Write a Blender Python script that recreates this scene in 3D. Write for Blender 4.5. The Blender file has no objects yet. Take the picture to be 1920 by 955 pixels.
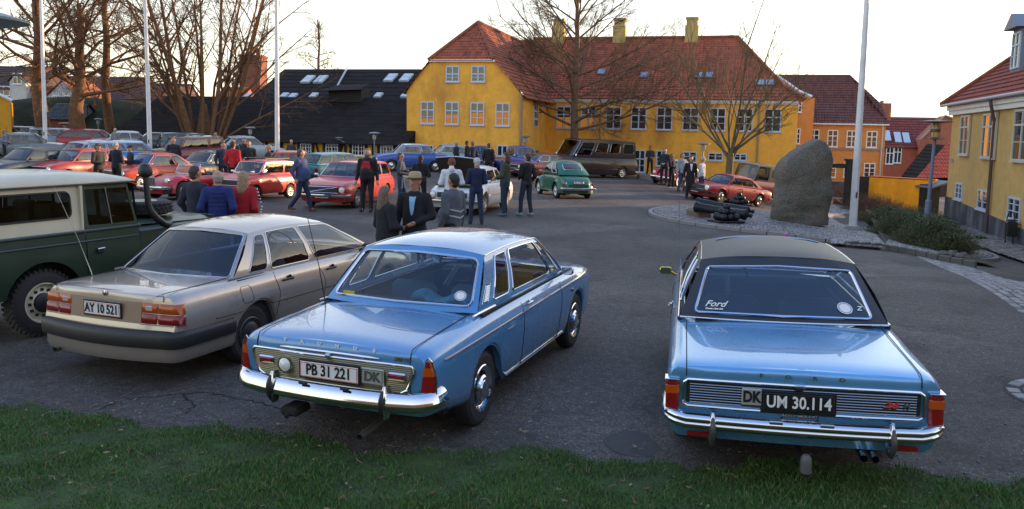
import bpy, bmesh, math, random
import numpy as np
from mathutils import Vector, Matrix
from math import sin, cos, pi, radians, atan2, sqrt, hypot
random.seed(7); RNG = np.random.default_rng(7)
scene = bpy.context.scene
COL = scene.collection

# ------------------------------------------------------------------ camera
FPX, CX, CY = 1532.4, 962.0, 416.0          # focal length and optical centre, in photograph pixels
PITCH, ROLL, CAMZ = radians(5.98), 0.0215, 2.411
fwd = Vector((0, cos(PITCH), -sin(PITCH)))
down = Vector((0, -sin(PITCH), -cos(PITCH)))
lev = Vector((1, 0, 0))
c_right = lev * cos(ROLL) - down * sin(ROLL)
c_down = lev * sin(ROLL) + down * cos(ROLL)
cam_data = bpy.data.cameras.new('camera')
cam = bpy.data.objects.new('camera', cam_data); COL.objects.link(cam)
cam.matrix_world = Matrix(((c_right.x, -c_down.x, -fwd.x, 0), (c_right.y, -c_down.y, -fwd.y, 0),
                           (c_right.z, -c_down.z, -fwd.z, CAMZ), (0, 0, 0, 1)))
cam_data.sensor_width = 36; cam_data.lens = FPX / 1920 * 36
cam_data.shift_x = (960 - CX) / 1920; cam_data.shift_y = -(477.5 - CY) / 1920
cam_data.clip_start = 0.05; cam_data.clip_end = 4000
scene.camera = cam

# ------------------------------------------------------------------ sky and sun
SUN_EL, SUN_AZ = radians(7.0), radians(62)       # azimuth clockwise from +Y (the view direction)
world = bpy.data.worlds.new('World'); scene.world = world; world.use_nodes = True
nt = world.node_tree; nt.nodes.clear()
sky = nt.nodes.new('ShaderNodeTexSky'); sky.sky_type = 'NISHITA'; sky.sun_disc = False
sky.sun_elevation = SUN_EL; sky.sun_rotation = SUN_AZ
sky.air_density = 1.0; sky.dust_density = 0.8; sky.ozone_density = 1.0
bg = nt.nodes.new('ShaderNodeBackground'); bg.inputs[1].default_value = 0.12
wo = nt.nodes.new('ShaderNodeOutputWorld')
veil = nt.nodes.new('ShaderNodeBackground'); veil.inputs[1].default_value = 0.46   # thin bright cloud: pinkish white low down, bluer overhead
tcw = nt.nodes.new('ShaderNodeTexCoord'); sx = nt.nodes.new('ShaderNodeSeparateXYZ'); rw = nt.nodes.new('ShaderNodeValToRGB')
nt.links.new(tcw.outputs['Generated'], sx.inputs[0]); nt.links.new(sx.outputs['Z'], rw.inputs['Fac']); nt.links.new(rw.outputs['Color'], veil.inputs[0])
el = rw.color_ramp.elements; el[0].position = 0.0; el[0].color = (1.0, .88, .79, 1); el[1].position = .95; el[1].color = (.20, .42, 1.0, 1); e2 = el.new(.32); e2.color = (1.0, .965, .94, 1)
add = nt.nodes.new('ShaderNodeAddShader')
nt.links.new(sky.outputs[0], bg.inputs[0]); nt.links.new(bg.outputs[0], add.inputs[0]); nt.links.new(veil.outputs[0], add.inputs[1]); nt.links.new(add.outputs[0], wo.inputs[0])
sl = bpy.data.lights.new('sun', 'SUN'); sl.energy = 4.0; sl.angle = radians(0.6); sl.color = (1.0, 0.62, 0.36)
sun = bpy.data.objects.new('sun', sl); COL.objects.link(sun)
sdir = Vector((sin(SUN_AZ) * cos(SUN_EL), cos(SUN_AZ) * cos(SUN_EL), sin(SUN_EL)))
sun.rotation_euler = sdir.to_track_quat('Z', 'Y').to_euler()
sun.location = (40, 20, 60)
scene.view_settings.view_transform = 'Standard'; scene.view_settings.look = 'None'
scene.view_settings.exposure = 1.0; scene.view_settings.gamma = 1.0

# ------------------------------------------------------------------ terrain height and pixel rays
def sstep(t):
    t = max(0.0, min(1.0, t)); return t * t * (3 - 2 * t)
def gz(x, y):
    xc = max(-45, min(45, x)); yc = max(-10, min(90, y))
    z = -.0112 * xc - .0026 * (yc - 5)
    z -= .85 * sstep((xc - 6) / 11) * sstep((yc - 8) / 12)
    z += .15 * sstep((yc - 38) / 8) * sstep((24 - xc) / 8)
    z += .5 * sstep((yc - 36) / 18) * sstep((6 - xc) / 14)
    w = sstep((yc - 9) / 9)
    return z * w + (1 - w) * (.0112 * xc + .0026 * (yc - 5))
def ray(px, py):
    a, b = (px - CX) / FPX, (py - CY) / FPX
    # the camera plane basis is rolled about the optical axis
    d = fwd + c_right * a + c_down * b
    return d
def at(px, py, Y):                         # point on the pixel's ray at world depth Y
    d = ray(px, py); t = Y / d.y
    return Vector((d.x * t, Y, CAMZ + d.z * t))
def G(px, py):                             # where the pixel's ray meets the ground
    d = ray(px, py); t = 5.0
    for _ in range(60):
        x, y, z = d.x * t, d.y * t, CAMZ + d.z * t
        t += (z - gz(x, y)) / max(1e-4, -d.z) * .7
        t = max(1.0, min(t, 400))
    return Vector((d.x * t, d.y * t, gz(d.x * t, d.y * t)))

# ------------------------------------------------------------------ materials
MATS = {}
def new_mat(name):
    m = bpy.data.materials.new(name); m.use_nodes = True
    n = m.node_tree.nodes; b = n['Principled BSDF']
    return m, n, m.node_tree.links, b
def mat(name, col, rough=.5, metal=0, coat=0, var=0, vscale=6, bump=0, bscale=60, spec=.5, emit=None, es=0):
    if name in MATS: return MATS[name]
    m, n, l, b = new_mat(name)
    b.inputs['Base Color'].default_value = (*col, 1); b.inputs['Roughness'].default_value = rough
    b.inputs['Metallic'].default_value = metal; b.inputs['Coat Weight'].default_value = coat
    b.inputs['Coat Roughness'].default_value = .04; b.inputs['Specular IOR Level'].default_value = spec
    if emit: b.inputs['Emission Color'].default_value = (*emit, 1); b.inputs['Emission Strength'].default_value = es
    tc = n.new('ShaderNodeTexCoord')
    if var:
        t = n.new('ShaderNodeTexNoise'); t.inputs['Scale'].default_value = vscale; t.inputs['Detail'].default_value = 6; t.inputs['Roughness'].default_value = .65
        l.new(tc.outputs['Object'], t.inputs['Vector'])
        r = n.new('ShaderNodeValToRGB'); r.color_ramp.elements[0].position = .3; r.color_ramp.elements[1].position = .7
        r.color_ramp.elements[0].color = (*[c * (1 - var) for c in col], 1); r.color_ramp.elements[1].color = (*[min(1, c * (1 + var)) for c in col], 1)
        l.new(t.outputs['Fac'], r.inputs['Fac']); l.new(r.outputs['Color'], b.inputs['Base Color'])
    if bump:
        t = n.new('ShaderNodeTexNoise'); t.inputs['Scale'].default_value = bscale; t.inputs['Detail'].default_value = 4
        l.new(tc.outputs['Object'], t.inputs['Vector'])
        bp = n.new('ShaderNodeBump'); bp.inputs['Strength'].default_value = bump; bp.inputs['Distance'].default_value = .02
        l.new(t.outputs['Fac'], bp.inputs['Height']); l.new(bp.outputs['Normal'], b.inputs['Normal'])
    MATS[name] = m; return m
def paint(name, col, metal=0.0, rough=.28, coat=1.0):
    if name in MATS: return MATS[name]
    m, n, l, b = new_mat(name)
    b.inputs['Roughness'].default_value = rough
    b.inputs['Metallic'].default_value = metal; b.inputs['Coat Weight'].default_value = coat; b.inputs['Coat Roughness'].default_value = .03
    tc = n.new('ShaderNodeTexCoord')
    # road dust on the lower flanks and faint unevenness of old paint
    t = n.new('ShaderNodeTexNoise'); t.inputs['Scale'].default_value = 3; t.inputs['Detail'].default_value = 8
    l.new(tc.outputs['Object'], t.inputs['Vector'])
    r = n.new('ShaderNodeValToRGB'); r.color_ramp.elements[0].position = .35; r.color_ramp.elements[1].position = .75
    r.color_ramp.elements[0].color = (*[c * .93 for c in col], 1); r.color_ramp.elements[1].color = (*[min(1, c * 1.05 + .004) for c in col], 1)
    l.new(t.outputs['Fac'], r.inputs['Fac'])
    sz = n.new('ShaderNodeSeparateXYZ'); l.new(tc.outputs['Object'], sz.inputs[0]); dz = n.new('ShaderNodeMapRange'); dz.inputs[1].default_value = .22; dz.inputs[2].default_value = .62; dz.inputs[3].default_value = .55; dz.inputs[4].default_value = 0; l.new(sz.outputs['Z'], dz.inputs[0])
    dm = n.new('ShaderNodeMath'); dm.operation = 'MULTIPLY'; l.new(dz.outputs[0], dm.inputs[0]); l.new(t.outputs['Fac'], dm.inputs[1]); du = n.new('ShaderNodeMixRGB'); l.new(dm.outputs[0], du.inputs[0]); l.new(r.outputs['Color'], du.inputs[1]); du.inputs[2].default_value = (.10, .085, .07, 1)
    l.new(du.outputs['Color'], b.inputs['Base Color'])
    rr = n.new('ShaderNodeMapRange'); rr.inputs[1].default_value = .3; rr.inputs[2].default_value = .8; rr.inputs[3].default_value = rough * .93; rr.inputs[4].default_value = rough * 1.15; l.new(t.outputs['Fac'], rr.inputs[0]); l.new(rr.outputs[0], b.inputs['Roughness'])
    t2 = n.new('ShaderNodeTexNoise'); t2.inputs['Scale'].default_value = 1.7
    l.new(tc.outputs['Object'], t2.inputs['Vector'])
    bp = n.new('ShaderNodeBump'); bp.inputs['Strength'].default_value = .12; bp.inputs['Distance'].default_value = .02
    l.new(t2.outputs['Fac'], bp.inputs['Height']); l.new(bp.outputs['Normal'], b.inputs['Coat Normal'])
    MATS[name] = m; return m
def glass(name, tint=(.75, .82, .85), refl=.03):
    if name in MATS: return MATS[name]
    m = bpy.data.materials.new(name); m.use_nodes = True; n = m.node_tree.nodes; l = m.node_tree.links; n.clear()
    o = n.new('ShaderNodeOutputMaterial'); mx = n.new('ShaderNodeMixShader'); tr = n.new('ShaderNodeBsdfTransparent'); gl = n.new('ShaderNodeBsdfGlossy')
    tr.inputs[0].default_value = (*tint, 1); gl.inputs['Roughness'].default_value = .01
    ge = n.new('ShaderNodeNewGeometry'); dt = n.new('ShaderNodeVectorMath'); dt.operation = 'DOT_PRODUCT'; l.new(ge.outputs['Incoming'], dt.inputs[0]); l.new(ge.outputs['Normal'], dt.inputs[1])
    def M_(op, a, b=None):
        q = n.new('ShaderNodeMath'); q.operation = op; q.use_clamp = op == 'ADD'
        l.new(a, q.inputs[0]) if not isinstance(a, float) else setattr(q.inputs[0], 'default_value', a)
        if b is not None: q.inputs[1].default_value = b
        return q
    ab = M_('ABSOLUTE', dt.outputs['Value']); iv = M_('MULTIPLY_ADD', ab.outputs[0], -1.0); iv.inputs[2].default_value = 1.0
    pw = M_('POWER', iv.outputs[0], 5.0); mu = M_('MULTIPLY', pw.outputs[0], .92); mt = M_('ADD', mu.outputs[0], .045 + refl)
    l.new(mt.outputs[0], mx.inputs[0]); l.new(tr.outputs[0], mx.inputs[1]); l.new(gl.outputs[0], mx.inputs[2]); l.new(mx.outputs[0], o.inputs[0])
    MATS[name] = m; return m

CHROME = mat('chrome', (.66, .67, .70), .10, 1.0)
DULLCHROME = mat('dull_chrome', (.6, .6, .6), .25, 1.0)
RUBBER = mat('rubber', (.018, .018, .019), .75, bump=.3, bscale=120)
BLACK = mat('black_plastic', (.015, .015, .017), .45)
DARK = mat('underbody', (.012, .011, .01), .9)
GAP = mat('gap', (.004, .004, .004), .9)
SEAT = mat('seat_cloth', (.035, .04, .05), .85, var=.3, vscale=20)
GLASS = glass('car_glass')
GLASSD = glass('tinted_car_glass', (.5, .55, .58), .06)
RED_L = mat('red_lens', (.20, .008, .008), .2, coat=.3)
AMB_L = mat('amber_lens', (.42, .07, .006), .2, coat=.3)
CLR_L = mat('clear_lens', (.75, .75, .72), .08, coat=1)
WHITEP = mat('plate_white', (.72, .72, .7), .4)
BLACKP = mat('plate_black', (.012, .012, .014), .35)
REDP = mat('plate_red', (.5, .04, .04), .4)
WHITE = mat('white_paint', (.74, .75, .76), .5, var=.06)

# ------------------------------------------------------------------ mesh helpers
def link(o, parent=None):
    COL.objects.link(o)
    if parent is not None: o.parent = parent
    return o
def mesh_obj(name, verts, faces, m, parent=None, smooth=True, angle=35, mats=None, mi=None):
    me = bpy.data.meshes.new(name)
    me.from_pydata([tuple(v) for v in verts], [], [tuple(f) for f in faces])
    for mm in (mats or [m]): me.materials.append(mm)
    if mi is not None: me.polygons.foreach_set('material_index', mi)
    me.update()
    if smooth:
        me.polygons.foreach_set('use_smooth', [True] * len(me.polygons)); me.set_sharp_from_angle(angle=radians(angle))
    return link(bpy.data.objects.new(name, me), parent)
class MB:
    """collects geometry for one mesh object"""
    def __init__(s): s.v = []; s.f = []; s.m = []
    def add(s, verts, faces, mi=0):
        o = len(s.v); s.v += [tuple(v) for v in verts]; s.f += [tuple(i + o for i in f) for f in faces]; s.m += [mi] * len(faces); return s
    def box(s, c, d, rz=0, mi=0, M=None, bev=0):
        x, y, z = d[0] / 2, d[1] / 2, d[2] / 2
        if bev:
            b = min(bev, x * .9, y * .9, z * .9); vs = []
            for sx in (-1, 1):
                for sy in (-1, 1):
                    for sz in (-1, 1):
                        vs += [(sx * x, sy * (y - b), sz * (z - b)), (sx * (x - b), sy * y, sz * (z - b)), (sx * (x - b), sy * (y - b), sz * z)]
            bm = bmesh.new()
            for v in vs: bm.verts.new(v)
            bmesh.ops.convex_hull(bm, input=bm.verts[:]); bm.verts.index_update()
            fs = [[v.index for v in f.verts] for f in bm.faces]; vs = [v.co.copy() for v in bm.verts]; bm.free()
        else:
            vs = [Vector((i * x, j * y, k * z)) for i in (-1, 1) for j in (-1, 1) for k in (-1, 1)]
            fs = [(0, 1, 3, 2), (4, 6, 7, 5), (0, 4, 5, 1), (2, 3, 7, 6), (0, 2, 6, 4), (1, 5, 7, 3)]
        R = Matrix.Rotation(rz, 3, 'Z')
        out = [R @ Vector(v) + Vector(c) for v in vs]
        if M is not None: out = [M @ v for v in out]
        return s.add(out, fs, mi)
    def tube(s, pts, r, n=8, mi=0, closed=False, caps=True):
        pts = [Vector(p) for p in pts]; N = len(pts); rs = r if hasattr(r, '__len__') else [r] * N
        vs = []; prev = None
        for i, p in enumerate(pts):
            if closed: d = pts[(i + 1) % N] - pts[i - 1]
            else: d = pts[min(i + 1, N - 1)] - pts[max(i - 1, 0)]
            if d.length < 1e-9: d = Vector((0, 0, 1))
            d.normalize()
            if prev is None:
                a = Vector((0, 0, 1)) if abs(d.z) < .9 else Vector((1, 0, 0))
                u = d.cross(a).normalized()
            else:
                u = prev - d * prev.dot(d)
                if u.length < 1e-6: u = d.cross(Vector((0, 0, 1)))
                u.normalize()
            prev = u; w = d.cross(u)
            for k in range(n):
                t = 2 * pi * k / n; vs.append(p + (u * cos(t) + w * sin(t)) * rs[i])
        fs = []
        for i in range(N if closed else N - 1):
            a, b = i * n, ((i + 1) % N) * n
            for k in range(n): fs.append((a + k, a + (k + 1) % n, b + (k + 1) % n, b + k))
        if caps and not closed: fs += [tuple(range(n))[::-1], tuple((N - 1) * n + k for k in range(n))]
        return s.add(vs, fs, mi)
    def lathe(s, prof, n=24, M=None, mi=0):
        """prof: (radius, axial) pairs; axis = local X"""
        vs = []; fs = []
        for (r, a) in prof:
            for k in range(n):
                t = 2 * pi * k / n; v = Vector((a, r * cos(t), r * sin(t))); vs.append(M @ v if M is not None else v)
        for i in range(len(prof) - 1):
            for k in range(n):
                fs.append((i * n + k, i * n + (k + 1) % n, (i + 1) * n + (k + 1) % n, (i + 1) * n + k))
        return s.add(vs, fs, mi)
    def grid(s, P, mi=0, closed_u=False):
        """P[i][j] points"""
        a, b = len(P), len(P[0]); vs = [p for row in P for p in row]; fs = []
        for i in range(a if closed_u else a - 1):
            for j in range(b - 1):
                i2 = (i + 1) % a; fs.append((i * b + j, i * b + j + 1, i2 * b + j + 1, i2 * b + j))
        return s.add(vs, fs, mi)
    def prism(s, poly, z0, z1, mi=0, M=None):
        n = len(poly); vs = [Vector((p[0], p[1], z0)) for p in poly] + [Vector((p[0], p[1], z1)) for p in poly]
        if M is not None: vs = [M @ v for v in vs]
        return s.add(vs, [tuple(range(n))[::-1], tuple(range(n, 2 * n))] + [(i, (i + 1) % n, n + (i + 1) % n, n + i) for i in range(n)], mi)
    def obj(s, name, mats, parent=None, smooth=True, angle=35):
        mats = mats if isinstance(mats, (list, tuple)) else [mats]
        return mesh_obj(name, s.v, s.f, None, parent, smooth, angle, mats, s.m)
def tag(o, label=None, cat=None, group=None, kind=None):
    if label: o['label'] = label
    if cat: o['category'] = cat
    if group: o['group'] = group
    if kind: o['kind'] = kind
    return o
def empty(name, loc=(0, 0, 0), rz=0, label=None, cat=None, group=None):
    o = bpy.data.objects.new(name, None); o.location = loc; o.rotation_euler = (0, 0, rz); COL.objects.link(o)
    return tag(o, label, cat, group)
def copy_tree(o, parent=None):
    kids = [c for c in KIDS.get(o.name, ())] if KIDS else list(o.children)
    c = o.copy(); COL.objects.link(c); c.parent = parent
    for k in list(o.children): copy_tree(k, c)
    return c
KIDS = None
def text_mesh(s, size, M, font_w=1.0, ext=.002, bold=0, shear=0, space=1.0):
    """a word as mesh vertices/faces: centred at M's origin in its XZ plane, readable from -Y"""
    cu = bpy.data.curves.new('t', 'FONT'); cu.body = s; cu.size = size; cu.extrude = ext; cu.align_x = 'CENTER'; cu.align_y = 'CENTER'
    cu.offset = bold; cu.shear = shear; cu.space_character = space; cu.resolution_u = 3
    ob = bpy.data.objects.new('t', cu); COL.objects.link(ob)
    dg = bpy.context.evaluated_depsgraph_get(); me = bpy.data.meshes.new_from_object(ob.evaluated_get(dg))
    R = Matrix(((font_w, 0, 0, 0), (0, 0, -1, 0), (0, 1, 0, 0), (0, 0, 0, 1)))
    vs = [M @ (R @ v.co) for v in me.vertices]; fs = [tuple(p.vertices) for p in me.polygons]
    bpy.data.objects.remove(ob); bpy.data.curves.remove(cu); bpy.data.meshes.remove(me)
    return vs, fs
def interp(x, tab):
    if x <= tab[0][0]: return tab[0][1]
    for (a, va), (b, vb) in zip(tab, tab[1:]):
        if x <= b:
            t = (x - a) / (b - a); return va + (vb - va) * t
    return tab[-1][1]
def smooth_tab(tab):
    """Catmull-Rom (monotone-ish) version of interp, returned as a function"""
    xs = [p[0] for p in tab]; ys = [p[1] for p in tab]; n = len(xs)
    d = [(ys[i + 1] - ys[i]) / (xs[i + 1] - xs[i]) for i in range(n - 1)]
    m = [d[0]] + [0 if d[i - 1] * d[i] <= 0 else 2 * d[i - 1] * d[i] / (d[i - 1] + d[i]) for i in range(1, n - 1)] + [d[-1]]
    def f(x):
        if x <= xs[0]: return ys[0]
        if x >= xs[-1]: return ys[-1]
        for i in range(n - 1):
            if x <= xs[i + 1]:
                h = xs[i + 1] - xs[i]; t = (x - xs[i]) / h
                return (2*t**3-3*t*t+1)*ys[i] + (t**3-2*t*t+t)*h*m[i] + (-2*t**3+3*t*t)*ys[i+1] + (t**3-t*t)*h*m[i+1]
    return f
# ------------------------------------------------------------------ cars: local X right, Y forward from the tail, Z up
def body_fn(S):
    yr, yf = smooth_tab(S['rear']), smooth_tab(S['front'])       # (z, y) profiles of tail and nose
    top, hw = smooth_tab(S['top']), smooth_tab(S['plan'])        # (y, z) shoulder line and (y, half width)
    L = S['L']; r = S['r']; ax = S['axles']; zb0 = S.get('sill', .22); ar = S.get('arch', 1.17) * r
    sec = S.get('sec', [(.90, 0), (.955, .07), (.985, .2), (1, .38), (1, .55), (.995, .68), (.975, .8), (.95, .88), (.915, .945), (.86, .985), (.75, 1.0), (.5, 1.012), (.25, 1.018), (0, 1.02)])
    crown = S.get('crown', 1.0)
    bf = smooth_tab(S['bottom']) if 'bottom' in S else (lambda y: zb0)
    def P(t, i, side=1):
        y0 = t * L; zt = top(y0); zb = bf(y0); fx, fz = sec[i]
        z = zb + (zt - zb) * (1 + (fz - 1) * crown if fz > 1 else fz)
        for a in ax:
            d = y0 - a
            if abs(d) < ar:
                za = r + sqrt(ar * ar - d * d)
                if i < 9: z = max(z, min(za, zt - .06) + .006 * i)
        a, b = yr(z), yf(z)
        y = a + (b - a) * t
        x = hw(y0) * fx * S.get('tuck', lambda t, z: 1)(t, z)
        return Vector((x * side, y, z))
    ts = set([0, .004, .012, .025, .045, .07])
    ts |= {1 - t for t in list(ts)}
    for a in ax:
        for k in range(-9, 10): ts.add((a + ar * sin(k * pi / 18)) / L)
        ts.add((a - ar * 1.001) / L); ts.add((a + ar * 1.001) / L)
    ts |= {k / 30 for k in range(31)}
    ts = sorted(t for t in ts if 0 <= t <= 1)
    out = [ts[0]]
    for t in ts[1:]:
        if t - out[-1] > .0018: out.append(t)
    out[-1] = 1
    return P, out, len(sec)
def lower_body(S, parent, m, cap=True):
    P, ts, n = body_fn(S); mb = MB()
    rows = [[P(t, i, 1) for i in range(n)] + [P(t, i, -1) for i in range(n - 2, -1, -1)] for t in ts]
    cab = S.get('cab')
    if cab is None: mb.grid(rows)
    else:       # the cabin is open: no skin between the doors above the seats
        m_ = 2 * n - 1; keep = n - 4 if not S.get('narrow') else n - 3; vs = [p for r_ in rows for p in r_]; fs = []
        for i in range(len(rows) - 1):
            yc = (ts[i] + ts[i + 1]) / 2 * S['L']; op = cab[0] < yc < cab[1]
            for j in range(m_ - 1):
                if op and keep <= j < m_ - 1 - keep: continue
                fs.append((i * m_ + j, i * m_ + j + 1, (i + 1) * m_ + j + 1, (i + 1) * m_ + j))
        mb.add(vs, fs)
    for t, flip in ((0, 0), (1, 1)):
        g = []
        for i in range(n):
            a, b = P(t, i, -1), P(t, i, 1)
            g.append([a.lerp(b, k / 8) + Vector((0, (-1 if not flip else 1) * S.get('bow', .015) * (1 - (2 * k / 8 - 1) ** 2), 0)) for k in range(9)])
        mb.grid(g if flip else g[::-1])
    o = mb.obj('body', m, parent, angle=40)
    # underside pan with wheel wells
    u = MB(); hw = smooth_tab(S['plan']); zb = S.get('sill', .22) + .03; r = S['r']
    u.box((0, S['L'] / 2, zb + .1), (S['W'] * .55, S['L'] * .84, .2)); ys = [S['L'] * .1] + [q for a in S['axles'] for q in (a - r * 1.25, a + r * 1.25)] + [S['L'] - .12]
    for k in range(0, len(ys), 2): u.box((0, (ys[k] + ys[k + 1]) / 2, zb + .09), (S['W'] * .86, ys[k + 1] - ys[k], .18))
    for a in S['axles']:
        for sx in (-1, 1):
            g = []
            for k in range(9):
                t = pi * k / 8; g.append([Vector((x, a + r * 1.2 * cos(t), r + r * 1.2 * sin(t) * .98)) for x in (sx * S['W'] * .26, sx * S['W'] * .455)])
            u.grid(g); 
            g = [[Vector((sx * S['W'] * .26, a + r * 1.2 * cos(pi * k / 8), r + z)) for z in (-r * .6, r * 1.2 * sin(pi * k / 8))] for k in range(9)]; u.grid(g)
    u.obj('underbody', DARK, parent, smooth=False)
    return P, ts, n
def surf_line(P, L, pts, lift=.002):
    """polyline given by (t, row) pairs -> points on the side skin"""
    out = []
    for t, i, s in pts:
        i0 = int(i); f = i - i0; a = P(t, i0, s); 
        if f: a = a.lerp(P(t, i0 + 1, s), f)
        out.append(a + Vector((s * lift, 0, 0)))
    return out
def cell(corner, m, rad=.25, N=36):
    """window loop in a face given UV rectangle (u0,u1,v0,v1 corners list of 4 uv) ; returns inner uv loop"""
    pts = []
    c = [Vector(q) for q in corner]
    for k in range(4):
        p, a, b = c[k], c[k - 1], c[(k + 1) % 4]
        ra = rad / max((a - p).length, 1e-6); rb = rad / max((b - p).length, 1e-6)
        p0 = p.lerp(a, min(.45, ra)); p1 = p.lerp(b, min(.45, rb))
        for j in range(N // 4 - 1):
            t = j / (N // 4 - 2); pts.append(p0 * (1 - t) ** 2 + p * 2 * t * (1 - t) + p1 * t * t)
        pts.append((p1 + (c[(k + 1) % 4].lerp(p, min(.45, rad / max((b - p).length, 1e-6))))) / 2)
    return pts
def face_windows(F, cells, frame, glassmb, trims, rad=.07, rings=3, scale=(1, 1)):
    """F(u,v)->3D. cells: list of (outer quad uv, inner quad uv or None)."""
    sx, sy = scale
    for outer, inner in cells:
        if inner is None:
            g = [[F(*(Vector(outer[0]).lerp(Vector(outer[1]), i / 4).lerp(Vector(outer[3]).lerp(Vector(outer[2]), i / 4), j / 6))) for i in range(5)] for j in range(7)]
            frame.grid(g); continue
        S2 = lambda p: Vector((p[0] * sx, p[1] * sy)); U = lambda p: Vector((p.x / sx, p.y / sy))
        inn = cell([S2(q) for q in inner], None, rad)
        N = len(inn); per = N // 4
        oc = [S2(q) for q in outer]; out = []
        for k in range(4):
            p, a, b = oc[k], oc[k - 1], oc[(k + 1) % 4]
            seg = []
            h = (per - 1) // 2
            for j in range(per - 1):
                if j < h: seg.append(p.lerp(a, (h - j) / h * .2))
                else: seg.append(p.lerp(b, (j - h) / max(1, per - 2 - h) * .2))
            seg.append(p.lerp(b, .5)); out += seg
        R = [[F(*U(o.lerp(i, q / rings))) for q in range(rings + 1)] for o, i in zip(out, inn)]
        frame.grid(R, closed_u=True)
        loop = [F(*U(i)) for i in inn]; cen = sum(inn, Vector((0, 0))) / N
        if glassmb is not None:
            R = [[F(*U(i.lerp(cen, q / 4))) for q in range(5)] for i in inn]; glassmb.grid(R, closed_u=True)
        trims.append(loop)
def greenhouse(S, parent, m, roofm=None, glass_m=None, trim_m=CHROME, trim_r=.011, names=('rear_window', 'side_window', 'windscreen')):
    g = S['gh']; zb, zr = g['zb'], g['zr']; roofm = roofm or m; glass_m = glass_m or GLASS
    yb0, yb1 = g['base']; yt0, yt1 = g['roof']; wb, wr = g['wb'], g['wr']; wb2, wr2 = g.get('wb_rear', wb), g.get('wr_rear', wr)
    hb, ht = g.get('bowb', .06), g.get('bowt', .06); rc = g.get('rc', .05); belt = smooth_tab(S['top'])
    bz = lambda y: zb + g.get('beltslope', 0) * (y - yb0)
    sb, sr = g.get('sbase', yb0), g.get('sroof', yt0)
    def side(s):
        def F(u, v):
            yb = sb + (yb1 - sb) * u; yt = sr + (yt1 - sr) * u
            xb = wb2 + (wb - wb2) * min(1, u * 1.6); xt = wr2 + (wr - wr2) * min(1, u * 1.6)
            wmid = 1 + .0 * u
            x = xb + (xt - xb) * v + g.get('sbulge', .018) * 4 * v * (1 - v); x -= .035 * (2 * u - 1) ** 4 * (1 - v) * 0
            zt = zr + g.get('arc', .02) * (1 - (2 * u - 1) ** 2)
            return Vector((s * x, yb + (yt - yb) * v, bz(yb) + (zt - bz(yb)) * v))
        return F
    def crown(u): return rc * (1 - abs(u) ** 2.8)
    def rear(u, v):      # u -1..1
        yb = yb0 - hb * (1 - u * u); yt = yt0 - ht * (1 - u * u)
        if g.get('sbase') is not None: pass
        return Vector((u * (wb2 + (wr2 - wb2) * v), yb + (yt - yb) * v - g.get('rbulge', .02) * 4 * v * (1 - v) * (1 - u ** 4), bz(yb0) + (zr + crown(u) - bz(yb0)) * v))
    def front(u, v):
        yb = yb1 + hb * 1.5 * (1 - u * u); yt = yt1 + ht * (1 - u * u)
        return Vector((u * (wb + (wr - wb) * v), yb + (yt - yb) * v + .02 * 4 * v * (1 - v) * (1 - u ** 4), bz(yb1) + (zr + crown(u) - bz(yb1)) * v))
    fr = MB(); trims = []
    # roof
    rows = []; NU, NV = 22, 20
    for j in range(NV + 1):
        w = j / NV; row = []
        for i in range(NU + 1):
            u = -cos(pi * i / NU); u = u * .999 if abs(u) < 1 else u
            a, b = rear(u, 1), front(u, 1); p = a.lerp(b, w)
            hx = (wr2 + (wr - wr2) * min(1, w * 1.6)) * u; p.x = hx
            p.z += g.get('rise', .03) * (1 - (2 * w - 1) ** 4) * (1 - abs(u) ** 2.5) + g.get('arc', .02) * (1 - (2 * w - 1) ** 2)
            row.append(p)
        rows.append(row)
    rf = MB(); rf.grid(rows); rf.obj('roof', roofm, parent, angle=60)
    ws = g.get('ws', 1.4)
    sp = g['pillars']          # list of (u_bottom, u_top) from C to A, with flag of window between consecutive
    gl = []
    for s in (-1, 1):
        F = side(s)
        for (b0, t0, b1, t1, w) in g['cells']:
            outer = [(b0, 0), (b1, 0), (t1, 1), (t0, 1)]
            if w is None: face_windows(F, [(outer, None)], fr, None, trims); continue
            l, r_, lo, hi = w[:4]; L_ = abs(yb1 - sb)
            def q(u, v):
                bb = b0 + (b1 - b0) * u; tt = t0 + (t1 - t0) * u; return (bb + (tt - bb) * v, v)
            inner = [q(l, lo), q(1 - r_, lo), q(1 - r_, 1 - hi), q(l, 1 - hi)]
            gm = MB(); tr = []
            face_windows(F, [(outer, inner)], fr, gm, tr, rad=w[4] if len(w) > 4 else .05, scale=(L_, .42))
            o = gm.obj(names[1], g.get('sglass', glass_m), parent); gl.append(o)
            if trim_m and trim_r and g.get('strim', 1):
                t = MB(); t.tube([p + Vector((s * .004, 0, 0)) for p in tr[0]], trim_r * g.get('strim', .8), 6, closed=True); t.obj('window_trim', trim_m, o)
    for nm, F, key in ((names[0], rear, 'rw'), (names[2], front, 'fw')):
        w = g[key]; gm = MB(); tr = []
        if w is None:
            face_windows(F, [([(-1, 0), (1, 0), (1, 1), (-1, 1)], None)], fr, None, tr); continue
        l, lo, hi, rad = w
        face_windows(F, [([(-1, 0), (1, 0), (1, 1), (-1, 1)], [(-1 + l, lo), (1 - l, lo), (1 - l * g.get('rwt', 1.0), 1 - hi), (-1 + l * g.get('rwt', 1.0), 1 - hi)])], fr, gm, tr, rad=rad, scale=(wb, .5), rings=3)
        o = gm.obj(nm, g.get('rglass', glass_m) if key == 'rw' else glass_m, parent); gl.append(o)
        if trim_m and trim_r:
            t = MB(); off = Vector((0, -.006 if key == 'rw' else .006, .003)); t.tube([p + off for p in tr[0]], trim_r, 6, closed=True); t.obj('window_trim', trim_m, o)
    fr.obj('pillars', roofm if g.get('vinyl') else m, parent, angle=50)
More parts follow.
